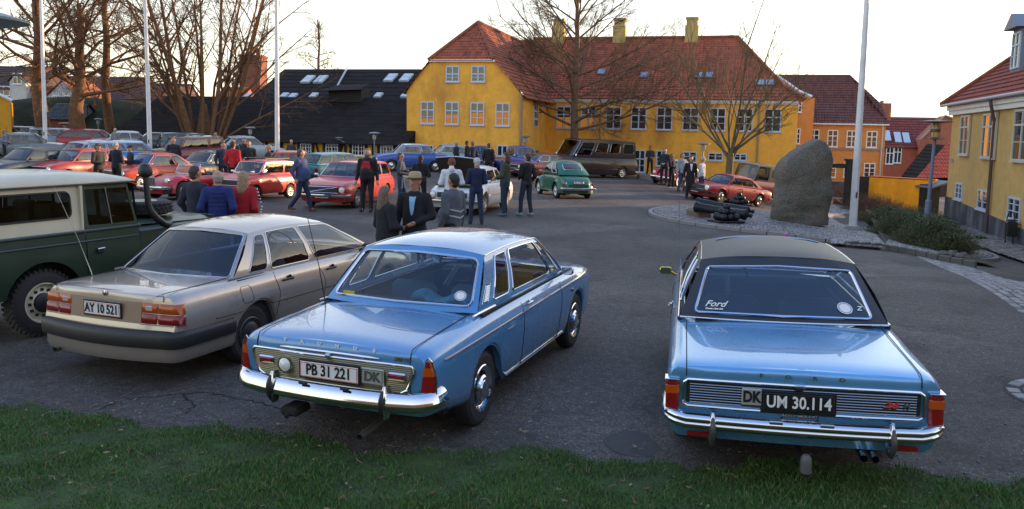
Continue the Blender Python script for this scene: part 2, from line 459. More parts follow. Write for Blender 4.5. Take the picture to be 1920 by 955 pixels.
    # base strip closing belt to body
    return side, rear, front
def wheel_mb(r, w, rimr, style='steel', rimcol=0):
    """materials: 0 tyre, 1 rim, 2 cap, 3 dark; outer face toward +X"""
    t = MB(); c = r * .5
    t.lathe([(rimr, -w / 2), (r * .86, -w / 2 - .004), (r * .965, -w * .42), (r, -w * .3), (r, w * .3), (r * .965, w * .42), (r * .86, w / 2 + .004), (rimr + .012, w / 2), (rimr, w / 2 - .012)], 40, mi=0)
    rim = MB()
    rim.lathe([(rimr, w / 2 - .012), (rimr + .004, w / 2 - .002), (rimr - .014, w / 2 - .004), (rimr - .022, w / 2 - .035), (rimr - .03, w / 2 - .06), (rimr * .55, w / 2 - .045), (rimr * .42, w / 2 - .02), (.0, w / 2 - .015)], 36, mi=0)
    if style == 'vents':
        for k in range(12):
            a = 2 * pi * k / 12; rim.box((w / 2 - .042, cos(a) * rimr * .66, sin(a) * rimr * .66), (.02, .03, .03), mi=1)
    if style == 'spokes':
        for k in range(8):
            a = 2 * pi * k / 8; M = Matrix.Rotation(a, 4, 'X'); rim.box((w / 2 - .02, rimr * .62, 0), (.03, rimr * .55, rimr * .15), M=M)
    cap = MB()
    if style == 'trimring':     # bright ring + domed cap
        cap.lathe([(rimr + .006, w / 2), (rimr - .002, w / 2 + .006), (rimr - .04, w / 2 - .012), (rimr - .048, w / 2 - .02)], 36)
        cap.lathe([(rimr * .60, w / 2 - .03), (rimr * .585, w / 2 + .004), (rimr * .5, w / 2 + .018), (rimr * .36, w / 2 + .012), (rimr * .33, w / 2 + .022), (.0, w / 2 + .028)], 32)
    elif style in ('cap', 'white', 'vents'):
        cap.lathe([(rimr * .5, w / 2 - .04), (rimr * .48, w / 2 + .0), (rimr * .3, w / 2 + .02), (0, w / 2 + .026)], 24)
    elif style == 'spokes':
        cap.lathe([(rimr * .25, w / 2 - .02), (rimr * .2, w / 2), (0, w / 2 + .004)], 16)
    elif style == 'full':
        cap.lathe([(rimr + .004, w / 2), (rimr - .01, w / 2 + .01), (rimr * .7, w / 2 - .002), (rimr * .45, w / 2 + .018), (0, w / 2 + .022)], 32)
    return t, rim, cap
WHEELS = {}
def wheels(S, parent, style='cap', rimmat=None, capmat=None, rimr=None, w=None, whitewall=False):
    r = S['r']; w = w or .165; rimr = rimr or r * .62; rimmat = rimmat or DULLCHROME; capmat = capmat or CHROME
    key = (r, w, rimr, style, rimmat.name, capmat.name, whitewall)
    if key not in WHEELS:
        t, rim, cap = wheel_mb(r, w, rimr, style)
        if whitewall: t.lathe([(rimr + .01, w / 2 + .006), (rimr + .055, w / 2 + .009), (rimr + .058, w / 2 + .002)], 36, mi=1)
        def me(mb, mats):
            o = mesh_obj('tmp', mb.v, mb.f, None, None, True, 30, mats, mb.m); d = o.data; bpy.data.objects.remove(o); return d
        WHEELS[key] = (me(t, [RUBBER, WHITE]), me(rim, [rimmat, DARK]), me(cap, [capmat]))
    a, b, c = WHEELS[key]; tw = S.get('track', S['W'] / 2 - w / 2 - .025)
    for ya in S['axles']:
        for sx in (-1, 1):
            o = bpy.data.objects.new('wheel', a); link(o, parent); o.location = (sx * tw, ya, r); o.rotation_euler = (0, 0, 0 if sx > 0 else pi)
            for nm, d in (('rim', b), ('hubcap', c)): link(bpy.data.objects.new(nm, d), o)
def sweep_bar(path, prof, mb, mi=0):
    """profile (out, up) swept along plan path; 'out' is the horizontal outward normal"""
    path = [Vector(p) for p in path]; rows = []
    for i, p in enumerate(path):
        d = (path[min(i + 1, len(path) - 1)] - path[max(i - 1, 0)]); d.z = 0; d.normalize(); nrm = Vector((d.y, -d.x, 0))
        rows.append([p + nrm * o + Vector((0, 0, u)) for o, u in prof])
    mb.grid([r[::-1] for r in rows]); n = len(prof)
    mb.add(rows[0], [tuple(range(n))]); mb.add(rows[-1], [tuple(range(n))[::-1]])
def bumper_path(W, y0, wrap, z, rad=.12, front=False, bow=.04, n=6):
    """tail bumper from left wrap end round the corner to the right one, outward = -Y"""
    h = W / 2; pts = [(-h, y0 + wrap, z)]
    for k in range(n + 1):
        a = pi / 2 * k / n; pts.append((-h + rad - rad * cos(a), y0 + rad - rad * sin(a) + .0, z))
    for k in range(1, 8):
        u = -1 + 2 * k / 8; pts.append((u * (h - rad), y0 - bow * (1 - u * u), z))
    for k in range(n + 1):
        a = pi / 2 * (1 - k / n); pts.append((h - rad + rad * cos(a), y0 + rad - rad * sin(a), z))
    pts.append((h, y0 + wrap, z)); return pts
def front_M(L):
    return Matrix.Translation((0, L, 0)) @ Matrix.Rotation(pi, 4, 'Z')
def xf(mb, M, start=0):
    for i in range(start, len(mb.v)): mb.v[i] = tuple(M @ Vector(mb.v[i]))
def plate(parent, text, c, w=.50, h=.12, dark=False, M=None, tilt=0, rows=1, scale=1.0, name='number_plate'):
    M = M or Matrix.Identity(4); T = M @ Matrix.Translation(c) @ Matrix.Rotation(tilt, 4, 'X')
    mb = MB(); mb.box((0, 0.006, 0), (w + .03, .012, h + .03), M=T, bev=.004, mi=0)
    mb.box((0, -.004, 0), (w, .008, h), M=T, bev=.003, mi=1)
    o = mb.obj(name, [BLACKP, BLACKP if dark else WHITEP], parent)
    if not dark:
        b = MB()
        for (x, z, a, d) in ((0, h / 2 - .006, w - .01, .004), (0, -h / 2 + .006, w - .01, .004), (-w / 2 + .006, 0, .004, h - .008), (w / 2 - .006, 0, .004, h - .008)): b.box((x, -.0095, z), (a, .002, d), M=T)
        b.obj('plate_border', REDP, o)
    if text:
        vs, fs = text_mesh(text, h * .98 * scale, T @ Matrix.Translation((0, -.011, 0)), font_w=.82, bold=.0022 * h / .12)
        t = MB(); t.add(vs, fs); t.obj('plate_text', WHITEP if dark else BLACKP, o, smooth=False)
    return o
def tub(S, parent, y0, y1, zb):
    w = min(S['W'] / 2 - .07, S['gh']['wb'] * 1.02) if not S.get('narrow') else .60; d = MB()
    for sx in (-1, 1): d.box((sx * w, (y0 + y1) / 2, (zb + .28) / 2), (.02, y1 - y0 - .04, zb - .30))
    d.box((0, y1 - .03, (zb + .26) / 2), (2 * w, .02, zb - .30)); d.box((0, y0 + .03, (zb + .26) / 2), (2 * w, .02, zb - .30)); d.box((0, (y0 + y1) / 2, .30), (2 * w, y1 - y0 - .04, .02))
    d.obj('interior_trim', mat('interior_dark', (.012, .013, .016), .8), parent, smooth=False)
def interior(S, parent, col=None, rear=True, wheel_left=True, z0=.5):
    g = S['gh']; col = col or SEAT; y0, y1 = g['base']; w = g['wb'] * .9
    mb = MB()
    for sx in (-1, 1):
        c = sx * w * .48; yc = (y0 + y1) / 2 + .05
        mb.box((c, yc, .48), (w * .72, .5, .14), bev=.05); mb.box((c, yc - .3, .72), (w * .72, .14, .52), bev=.06)
    if rear: mb.box((0, y0 + .42, .45), (w * 1.75, .5, .16), bev=.06); mb.box((0, y0 + .2, .68), (w * 1.75, .16, .46), bev=.07)
    mb.obj('seat', col, parent, angle=60)
    d = MB(); d.box((0, y1 - .12, g['zb'] - .1), (w * 1.8, .3, .2), bev=.05); d.box((0, y0 + .14, g['zb'] - .02), (w * 1.9, .40, .02)); d.box((0, (y0 + y1) / 2, .34), (w * 1.9, (y1 - y0), .04))
    for sx in (-1, 1): d.box((sx * w * .98, (y0 + y1) / 2, .62), (.03, (y1 - y0) * .95, .5))
    d.obj('dashboard', mat('interior_dark', (.012, .013, .016), .8), parent)
    tub(S, parent, y0, y1, g['zb'])
    st = MB(); cx = (-1 if wheel_left else 1) * w * .46; cy = y1 - .42; cz = g['zb'] + .03
    R = Matrix.Translation((cx, cy, cz)) @ Matrix.Rotation(radians(-62), 4, 'X')
    st.tube([R @ Vector((.2 * cos(2 * pi * k / 28), .2 * sin(2 * pi * k / 28), 0)) for k in range(28)], .012, 6, closed=True)
    for a in (0.3, pi - .3): st.tube([R @ Vector((0, 0, -.03)), R @ Vector((.2 * cos(a), .2 * sin(a), 0))], .009, 5)
    st.tube([R @ Vector((0, 0, 0)), R @ Vector((0, 0, -.35))], .03, 8)
    st.obj('steering_wheel', BLACK, parent)
def lines(name, parent, polys, r=.003, m=GAP, n=5):
    mb = MB()
    for p in polys: mb.tube(p, r, n)
    return mb.obj(name, m, parent)
def row_at_z(P, t, z, s=1, nmax=10):
    for i in range(nmax):
        a, b = P(t, i, s), P(t, i + 1, s)
        if a.z <= z <= b.z: return a.lerp(b, (z - a.z) / max(1e-6, b.z - a.z))
    return P(t, 0, s) if z < P(t, 0, s).z else P(t, nmax, s)
def hline(P, y0, y1, z, s, L, lift=.004, n=24):
    f = z if callable(z) else (lambda y: z)
    out = []
    for k in range(n + 1):
        y = y0 + (y1 - y0) * k / n; q = row_at_z(P, y / L, f(y), s); out.append(q + Vector((s * lift, 0, 0)))
    return out
def vline(P, y, z0, z1, s, L, lift=.001, lean=0, n=10):
    out = []
    for k in range(n + 1):
        z = z0 + (z1 - z0) * k / n; q = row_at_z(P, (y + lean * (k / n)) / L, z, s); out.append(q + Vector((s * lift, 0, 0)))
    return out
def patch_on_side(P, L, y0, y1, z0, z1, s, lift, ny=8, nz=5):
    return [[row_at_z(P, (y0 + (y1 - y0) * i / ny) / L, z0 + (z1 - z0) * j / nz, s) + Vector((s * lift, 0, 0)) for j in range(nz + 1)] for i in range(ny + 1)]
def handle(parent, P, y, z, s, L, m=CHROME, kind='lever'):
    p = row_at_z(P, y / L, z, s); mb = MB()
    mb.box(p + Vector((s * .004, 0, 0)), (.012, .06, .05), bev=.004)
    mb.tube([p + Vector((s * .03, .02, 0)), p + Vector((s * .034, -.05, 0)), p + Vector((s * .028, -.12, 0))], [.011, .012, .009], 8)
    mb.tube([p, p + Vector((s * .03, .015, 0))], .012, 8); return mb.obj('door_handle', m, parent)
def mirror(parent, p, s, m=BLACK, size=(.16, .05, .1)):
    mb = MB(); mb.box(p + Vector((s * (.05 + size[0] / 2), 0, .05)), size, bev=.03); mb.tube([p, p + Vector((s * .07, 0, .04))], .014, 6)
    o = mb.obj('wing_mirror', m, parent, angle=60)
    g = MB(); g.box(p + Vector((s * (.05 + size[0] / 2), -size[1] / 2 - .001, .05)), (size[0] * .82, .004, size[2] * .78)); g.obj('mirror_glass', CHROME, o); return o
def lamp_box(mb, c, d, mi=0, bev=.015, M=None): mb.box(c, d, mi=mi, bev=bev, M=M)
def round_lamp(parent, c, r, M, bezel=CHROME, lens=CLR_L, depth=.04, name='headlight'):
    """facing -Y in the M frame"""
    A = M @ Matrix.Translation(c) @ Matrix.Rotation(-pi / 2, 4, 'Z')
    b = MB(); b.lathe([(r * 1.0, -depth), (r * 1.14, -.005), (r * 1.12, .012), (r * .98, .012)], 24, M=A); o = b.obj(name, bezel, parent)
    l = MB(); l.lathe([(r, .006), (r * .8, .018), (r * .45, .028), (0, .032)], 20, M=A); l.obj('lens', lens, o); return o
def place(root, x, y, head, z=None, tiltx=0, tilty=0):
    root.location = (x, y, gz(x, y) if z is None else z)
    # ground slope in the car's own frame
    c, s = cos(head), sin(head); e = .6
    sf = (gz(x + s * 2.4 + s * e, y + c * 2.4 + c * e) - gz(x, y)) / (2.4 + e)
    sr = (gz(x + c * e, y - s * e) - gz(x - c * e, y + s * e)) / (2 * e)
    root.rotation_mode = 'ZXY' if False else 'XYZ'
    root.rotation_euler = (atan2(sf, 1) + tiltx, -atan2(sr, 1) + tilty, -head)
# ------------------------------------------------------------------ the two blue saloons
def on_rear(P, x, z, lift=.004, L=1, S=None):
    yr = smooth_tab(S['rear']); h = smooth_tab(S['plan'])(0) ; return Vector((x, yr(z) - S.get('bow', .015) * (1 - min(1, (x / h) ** 2)) - lift, z))
def sticker(parent, F, u, v, r, m, name='sticker', text=None):
    c = F(u, v); du = (F(u + .01, v) - c).normalized(); dv = (F(u, v + .01) - c).normalized(); nn = du.cross(dv).normalized()
    if nn.y > 0: nn = -nn
    M = Matrix(((du.x, -nn.x, dv.x, c.x + nn.x * .006), (du.y, -nn.y, dv.y, c.y + nn.y * .006), (du.z, -nn.z, dv.z, c.z + nn.z * .006), (0, 0, 0, 1)))
    mb = MB()
    if text:
        vs, fs = text_mesh(text[0], text[1], M, ext=.0008, shear=text[2], bold=.001); mb.add(vs, fs)
    else:
        pts = [M @ Vector((r * cos(2 * pi * k / 28), 0, r * sin(2 * pi * k / 28))) for k in range(28)]; mb.add(pts, [tuple(range(28))])
        o = mb.obj(name, m, parent, smooth=False); b = MB()
        b.tube([M @ Vector((r * .78 * cos(2 * pi * k / 24), -.0005, r * .78 * sin(2 * pi * k / 24))) for k in range(24)], .0022, 4, closed=True)
        for k in range(16):
            a = 2 * pi * k / 16; p = M @ Vector((r * .89 * cos(a), -.001, r * .89 * sin(a))); b.box(p, (.006, .002, .006))
        b.obj('sticker_print', mat('ink', (.15, .2, .3), .5), o, smooth=False); return o
    return mb.obj(name, m, parent, smooth=False)
def overrider(parent, x, y, z0, z1, m, face):
    mb = MB(); n = 9; rows = []
    for k in range(n + 1):
        t = k / n; z = z0 + (z1 - z0) * t; w = .036 * (sin(pi * (t * .86 + .07)) ** .5); d = .075 * (sin(pi * (t * .9 + .05)) ** .45)
        rows.append([Vector((x + w * sin(a) * (1 if abs(a) < 2 else 1), y + .05 - (d + .02) * max(0, cos(a)) if True else 0, z)) for a in [-pi / 2 + pi * j / 10 for j in range(11)]])
    mb.grid([r[::-1] for r in rows]); mb.add(rows[-1], [tuple(range(11))[::-1]]); mb.add(rows[0], [tuple(range(11))])
    o = mb.obj('overrider', m, parent, angle=60)
    if face:
        f = MB(); pts = []
        for k in range(n + 1):
            t = k / n; pts.append(Vector((x, y + .05 - .095 * (sin(pi * (t * .9 + .05)) ** .45) - .001, z0 + .01 + (z1 - z0 - .02) * t)))
        f.tube(pts, [.006 + .014 * sin(pi * k / n) for k in range(n + 1)], 8); f.obj('rubber_face', face, o)
    return o
def trunk_lines(P, L, xh, y_glass, zt, z_low, S, parent, xl=None):
    polys = []
    for s in (-1, 1):
        pts = []
        for k in range(14):
            y = y_glass + (.07 - y_glass) * k / 13; t = y / L
            # find skin height at x
            xx = xh * (1 - .0 * k)
            row = [P(t, i, s) for i in range(14)]
            z = row[-1].z
            for a, b in zip(row, row[1:]):
                if min(abs(a.x), abs(b.x)) <= xx <= max(abs(a.x), abs(b.x)): f = (abs(a.x) - xx) / max(1e-6, abs(a.x) - abs(b.x)); z = a.z + (b.z - a.z) * f; break
            pts.append(Vector((s * xx, y, z + .0015)))
        for k in range(1, 7):
            z = pts[13].z - (pts[13].z - z_low) * k / 6; pts.append(on_rear(P, s * (xh - .0), z, .001, L, S))
        lines('boot_gap', parent, [pts], .0035)
def p5():
    root = empty('vintage_saloon', label='mid-blue vintage saloon with all-blue roof and white number plate PB 31 221', cat='car')
    m = paint('paint_sky_blue', (.075, .235, .46), .2, .27)
    S = dict(L=4.585, W=1.715, r=.315, bottom=[(0, .37), (.25, .34), (.7, .26), (1.2, .235), (4.585, .235)], cab=(1.12, 3.40), axles=[1.05, 3.78], sill=.235, arch=1.13, bow=.035, track=.735,
        rear=[(.2, .16), (.42, .07), (.56, .055), (.74, .045), (.82, .05), (.875, .075), (.92, .13)], front=[(.2, 4.45), (.5, 4.55), (.7, 4.585), (.85, 4.56)],
        top=[(0, .845), (.06, .87), (.2, .885), (.6, .905), (1.1, .925), (2.0, .935), (3.1, .94), (3.7, .935), (4.3, .89), (4.585, .83)],
        plan=[(0, .795), (.03, .82), (.09, .838), (.4, .852), (1.2, .8575), (3.4, .857), (4.2, .835), (4.5, .80), (4.585, .75)],
        sec=[(.905, 0), (.955, .07), (.98, .2), (.992, .38), (1, .55), (1, .70), (.99, .80), (.965, .88), (.93, .94), (.88, .975), (.80, .992), (.5, 1.02), (.25, 1.035), (0, 1.04)])
    P, ts, n = lower_body(S, root, m)
    S['gh'] = dict(zb=.935, zr=1.355, beltslope=.004, base=(1.10, 3.42), roof=(1.56, 2.92), wb=.755, wb_rear=.735, wr=.595, wr_rear=.60, bowb=.10, bowt=.05, rc=.05, rise=.035, arc=.025, sbulge=.02,
        pillars=[], cells=[(0, 0, .32, .36, (.42, .06, .10, .10, .05)), (.32, .36, .84, .90, (.05, .03, .10, .09, .05)), (.84, .90, 1, 1, (.04, .28, .10, .12, .03))], rw=(.075, .10, .10, .06), fw=(.05, .06, .07, .06), rwt=.85)
    side, rear, front = greenhouse(S, root, m)
    interior(S, root, mat('blue_interior', (.03, .07, .13), .8))
    # sheepskin-like blue seat cover along the rear seat top
    mb = MB(); rr = [[Vector((-.05 + .75 * (i / 24), 1.50 + .10 * cos(a) + .01 * sin(i * 2.1), .93 + .035 * sin(i * .55) + .055 * sin(a))) for a in [2 * pi * j / 10 for j in range(11)]] for i in range(25)]
    mb.grid(rr); mb.obj('seat_cover', mat('seat_cover', (.04, .17, .28), .95, var=.7, vscale=9, bump=.6, bscale=90), root, angle=80)
    st = MB(); st.tube([Vector((-.34 + .19 * cos(2 * pi * k / 28), 2.98 + .08 * sin(2 * pi * k / 28), 1.03 + .17 * sin(2 * pi * k / 28))) for k in range(28)], .011, 6, closed=True); 
    # tail lamp panel
    def rp(x, z, l=.006): return on_rear(P, x, z, l, 4.585, S)
    pan = MB(); zz = [(.545, .60), (.60, .655), (.72, .70), (.752, .685)]
    pan.grid([[rp(-w + 2 * w * k / 16, z, .005) for k in range(17)] for z, w in zz]); po = pan.obj('lamp_panel', mat('champagne_metal', (.36, .31, .19), .4, .8), root)
    rb = MB()
    for k in range(14):
        z = .556 + k * .0142; w = interp(z, zz) - .02; rb.tube([rp(-w + 2 * w * j / 10, z, .009) for j in range(11)], .0032, 4)
    rb.obj('panel_rib', mat('champagne_rib', (.42, .37, .25), .3, 1.0), po); po.children[0]['kind'] = 'stuff'
    loop = [rp(x, z, .008) for x, z in [(-.58, .54), (-.3, .538), (0, .538), (.3, .538), (.58, .54), (.64, .575), (.70, .70), (.70, .735), (.685, .757), (.5, .76), (.2, .76), (-.2, .76), (-.5, .76), (-.685, .757), (-.70, .735), (-.70, .70), (-.64, .575)]]
    t = MB(); t.tube(loop, .009, 6, closed=True); t.obj('panel_trim', CHROME, po)
    for sx in (-1, 1):
        b = MB(); b.box(rp(sx * .565, .672, .012), (.145, .022, .058), bev=.012); o = b.obj('reflector', CHROME, root)
        b = MB(); b.box(rp(sx * .565, .672, .024), (.118, .02, .036), bev=.01); b.obj('lens', RED_L, o)
    round_lamp(root, rp(-.385, .655, .02), .055, Matrix.Identity(4), name='reversing_lamp')
    plate(root, 'PB 31 221', rp(.015, .648, .03), .50, .118)
    b = MB(); c = rp(.375, .652, .02); b.box(c, (.19, .014, .122), bev=.008); bo = b.obj('country_plate', mat('silver_plate', (.42, .43, .40), .4, .4), root)
    b = MB(); b.add(*text_mesh('DK', .10, Matrix.Translation(c + Vector((0, -.011, 0))), .95, bold=.003)); b.tube([c + Vector((x, -.009, z)) for x, z in ((-.085, -.052), (.085, -.052), (.085, .052), (-.085, .052))], .003, 4, closed=True); b.obj('plate_text', mat('plate_ink', (.06, .07, .06), .5), bo, smooth=False)
    # letters, chrome strip, badge
    for i, ch in enumerate('TAUNUS'):
        x = -.40 + .155 * i; b = MB(); b.add(*text_mesh(ch, .034, Matrix.Translation(rp(x, .842, .008)), 1.35, bold=.0016)); b.obj('badge_letter', WHITEP, root, smooth=False)
    b = MB(); b.tube([rp(-.43 + .86 * k / 12, .792 + .004 * sin(pi * k / 12), .016) for k in range(13)], [.004] + [.012] * 11 + [.004], 6); b.obj('boot_handle', CHROME, root)
    b = MB(); b.box(rp(0, .768, .02), (.05, .03, .035), bev=.01); b.obj('boot_lock', DULLCHROME, root)
    b = MB(); b.add(*text_mesh('20M TS', .036, Matrix.Translation(rp(.60, .80, .012)), 1.05, bold=.001, shear=.2)); b.obj('model_badge', mat('gold', (.55, .38, .12), .25, 1), root, smooth=False)
    # tail lamps in the fins
    for sx in (-1, 1):
        prof = [(.50, .03), (.56, .054), (.64, .054), (.72, .044), (.79, .026), (.815, .010)]
        for nm, z0, z1, mm in (('lens', .545, .80, RED_L), ('amber_lens', .69, .755, AMB_L)):
            g = []
            for k in range(11):
                z = z0 + (z1 - z0) * k / 10; w = interp(z, prof); row = []
                for j in range(9):
                    a = pi * j / 8; out = .035 * sin(a) ** .7 + (.004 if nm != 'lens' else 0); x = .795 + (w * -cos(a)); y = .055 + (x - .70) * .28 - out
                    if x > .845: y += (x - .845) * 2.2; x = .845 + (x - .845) * .35
                    row.append(Vector((sx * x, y, z)))
                g.append(row[::sx])
            b = MB(); b.grid(g)
            if nm == 'lens': o = b.obj('tail_lamp', mm, root, angle=80)
            else: b.obj('amber_lens', mm, o, angle=80)
        b = MB(); b.tube([Vector((sx * min(.858, .795 + x), .055 + (.095 + x) * .28 - .012, z)) for x, z in ((-.058, .56), (-.058, .64), (-.047, .72), (-.028, .79), (0, .822), (.028, .79), (.047, .72), (.058, .64), (.058, .56))], .006, 5); b.obj('lamp_trim', CHROME, o)
    # bumper
    prof = [(-.02, -.075), (.022, -.072), (.036, -.058), (.034, -.025), (.018, .02), (-.004, .05), (-.03, .058)]
    path = [Vector(p) for p in bumper_path(1.735, .0, .20, .495, .16, bow=.05)]
    for i, p in enumerate(path): p.z += .03 * max(0, (abs(p.x) - .62) / .23) ** 1.5
    b = MB(); sweep_bar(path, prof, b); bo = b.obj('bumper', CHROME, root, angle=50)
    for x in (-.18, .18):
        q = MB(); q.box((x, -.065, .555), (.07, .03, .022), bev=.006); q.obj('plate_lamp', BLACK, bo)
    for x in (-.485, .485): overrider(root, x, -.03, .35, .60, CHROME, BLACK)
    # rear valance, exhaust, tow hook
    b = MB(); b.tube([(.30, -.06, .20), (.30, .2, .22), (.30, .5, .26)], .028, 12, caps=False); b.obj('exhaust_pipe', mat('exhaust', (.2, .18, .16), .5, .8), root)
    b = MB(); b.box((-.33, .05, .30), (.16, .2, .07), bev=.02); b.tube([(-.33, -.02, .30), (-.33, -.07, .27)], .02, 8); b.obj('tow_hook', DARK, root)
    # side trim, gaps
    for s in (-1, 1):
        L = 4.585
        zf = lambda y: .765 + .012 * y
        st = MB(); st.tube(hline(P, .20, 4.35, zf, s, L, .006, 40), .0105, 6); st.obj('side_strip', CHROME, root)
        st = MB(); st.tube(hline(P, 1.50, 3.36, .285, s, L, .006, 20), .008, 6); st.obj('sill_strip', CHROME, root)
        for a in S['axles']:
            ar = S['arch'] * S['r']; pts = []
            for k in range(15):
                th = pi * (.04 + .92 * k / 14); y = a - ar * cos(th); z = S['r'] + ar * sin(th); q = row_at_z(P, y / L, z + .01, s); q.z = z + .006; pts.append(q + Vector((s * .004, 0, 0)))
            q = MB(); q.tube(pts, .009, 6); q.obj('wheel_arch_lip', m, root)
        d = [vline(P, 1.92, .29, .93, s, L), vline(P, 3.12, .29, .93, s, L), hline(P, 1.92, 3.12, .29, s, L, .001)]
        lines('door_gap', root, d, .0035)
        handle(root, P, 2.13, .845, s, L)
        b = MB(); F = side(s)
        for k in range(10): a = F(.035, .16 + k * .028) ; c = F(.075, .16 + k * .028); b.tube([a + Vector((s * .006, 0, 0)), c + Vector((s * .006, 0, 0))], .0045, 4)
        b.tube([F(.025, .12) + Vector((s * .004, 0, 0)), F(.085, .12) + Vector((s * .004, 0, 0)), F(.085, .45) + Vector((s * .004, 0, 0)), F(.03, .45) + Vector((s * .004, 0, 0))], .005, 4, closed=True)
        b.obj('air_vent', CHROME, root)
        # strip at the greenhouse foot and drip rail
        b = MB(); b.tube([F(-.04 + .20 * k / 6, -.01) + Vector((s * .008, 0, 0)) for k in range(7)], .011, 6); b.obj('pillar_foot_trim', CHROME, root)
        b = MB(); b.tube([F(k / 16, 1.0) + Vector((s * .006, 0, -.004)) for k in range(17)] + [F(1, 1 - k / 8) + Vector((s * .004, 0, 0)) for k in range(1, 9)], .007, 5); b.obj('drip_rail', DULLCHROME, root)
    b = MB(); b.tube([(-.70, 1.02, .92), (-.75, 1.0, 1.25), (-.84, .97, 1.66)], [.006, .004, .003], 5); b.obj('aerial', BLACK, root)
    mirror(root, Vector((.80, 3.12, .95)), 1, DULLCHROME, (.13, .05, .09))
    b = MB(); b.box(row_at_z(P, 3.5 / 4.585, .72, 1) + Vector((.006, 0, 0)), (.012, .06, .035), bev=.004); b.obj('side_repeater', RED_L, root)
    trunk_lines(P, 4.585, .665, 1.10, .9, .56, S, root)
    sticker(root, rear, .78, .26, .052, WHITEP)
    b = MB(); c = rear(-.70, .13); b.box(c + Vector((0, -.008, .012)), (.11, .004, .032)); b.obj('sticker', mat('yellow_sticker', (.5, .42, .03), .6), root, smooth=False)
    wheels(S, root, 'trimring', rimmat=paint('rim_blue', (.12, .2, .28), .2, .4), rimr=.195, w=.16)
    for x in (-.66, .66): round_lamp(root, (x, .03, .66), .09, front_M(4.585))
    place(root, -1.354, 5.956, radians(20.4), tilty=.010, tiltx=0)
    return root
def p7():
    root = empty('vintage_saloon', label='light blue vintage saloon with black vinyl roof and black plate UM 30.114', cat='car')
    m = paint('paint_metal_blue', (.12, .35, .62), .5, .27)
    vin = mat('vinyl', (.018, .018, .022), .42, bump=.25, bscale=260)
    L = 4.72
    S = dict(L=L, W=1.756, r=.315, bottom=[(0, .36), (.25, .33), (.7, .26), (1.2, .235), (4.72, .235)], cab=(1.18, 3.50), axles=[1.14, 3.845], sill=.235, arch=1.10, bow=.03, track=.75,
        rear=[(.2, .14), (.42, .06), (.52, .05), (.70, .045), (.80, .03), (.855, .035), (.885, .06), (.92, .14)], front=[(.2, 4.58), (.5, 4.68), (.75, 4.72), (.88, 4.68)],
        top=[(0, .865), (.05, .882), (.2, .895), (.6, .915), (1.2, .94), (2.0, .945), (3.2, .945), (3.8, .94), (4.4, .90), (4.72, .85)],
        plan=[(0, .865), (.02, .872), (.09, .876), (.4, .878), (1.2, .878), (3.4, .877), (4.3, .86), (4.65, .83), (4.72, .80)],
        sec=[(.915, 0), (.96, .07), (.985, .2), (.995, .38), (1, .55), (1, .70), (.998, .80), (.985, .88), (.965, .94), (.93, .985), (.86, 1.0), (.5, 1.018), (.25, 1.028), (0, 1.03)])
    P, ts, n = lower_body(S, root, m)
    S['gh'] = dict(zb=.955, zr=1.365, base=(1.16, 3.52), roof=(1.66, 2.98), wb=.79, wb_rear=.80, wr=.60, wr_rear=.62, bowb=.07, bowt=.05, rc=.05, rise=.035, arc=.02, sbulge=.03, vinyl=True,
        pillars=[], cells=[(0, 0, .36, .38, (.46, .04, .10, .12, .05)), (.36, .38, 1, 1, (.04, .08, .10, .12, .05))], rw=(.13, .10, .16, .04), fw=(.05, .06, .07, .06), rwt=.86, rglass=glass('rear_glass_dark', (.34, .42, .52), .07))
    side, rear, front = greenhouse(S, root, m, roofm=vin, trim_r=.012)
    # pillars follow the vinyl
    interior(S, root, mat('black_interior', (.015, .018, .025), .6))
    def rp(x, z, l=.006): return on_rear(P, x, z, l, L, S)
    # recessed looking ribbed grille
    g = MB(); g.grid([[rp(-.745 + 1.49 * k / 16, z, .004) for k in range(17)] for z in (.612, .765)]); po = g.obj('lamp_panel', BLACK, root)
    rb = MB()
    for k in range(8): rb.tube([rp(-.72 + 1.44 * j / 12, .618 + k * .0185, .009) for j in range(13)], .0042, 5)
    rb.obj('panel_rib', mat('dark_chrome', (.32, .33, .34), .2, 1), po); po.children[0]['kind'] = 'stuff'
    loop = [rp(x, z, .012) for x, z in [(-.735, .592), (-.4, .590), (0, .590), (.4, .590), (.735, .592), (.762, .61), (.765, .76), (.735, .782), (.4, .784), (0, .784), (-.4, .784), (-.735, .782), (-.765, .76), (-.762, .61)]]
    t = MB(); t.tube(loop, .0095, 6, closed=True); t.obj('panel_trim', CHROME, po)
    plate(root, 'UM 30.114', rp(-.015, .668, .03), .45, .115, dark=True, scale=1.0)
    b = MB(); c = rp(-.315, .690, .03); b.box(c, (.13, .014, .115), bev=.006); bo = b.obj('country_plate', mat('silver_plate', (.42, .43, .40), .4, .4), root)
    b = MB(); b.add(*text_mesh('DK', .105, Matrix.Translation(c + Vector((0, -.010, 0))), .78, bold=.004)); b.obj('plate_text', BLACKP, bo, smooth=False)
    for i, ch in enumerate('FORD'):
        b = MB(); b.add(*text_mesh(ch, .034, Matrix.Translation(rp(-.255 + .17 * i, .838, .009)), 1.5, bold=.0012)); b.obj('badge_letter', DULLCHROME, root, smooth=False)
    b = MB(); b.box(rp(-.01, .782, .02), (.07, .03, .03), bev=.01); b.obj('boot_lock', DULLCHROME, root)
    b = MB(); b.add(*text_mesh('AUTOMATIC', .032, Matrix.Translation(rp(-.005, .572, .012)), 1.25, bold=.001)); b.obj('model_badge', DULLCHROME, root, smooth=False)
    for x in (-.115, .115): lines('boot_gap', root, [[rp(x, .585, .002), rp(x, .50, .002)]], .003)
    b = MB(); b.add(*text_mesh('26', .05, Matrix.Translation(rp(.56, .685, .022)), 1.7, bold=.002, shear=.3)); o = b.obj('model_badge', REDP, root, smooth=False)
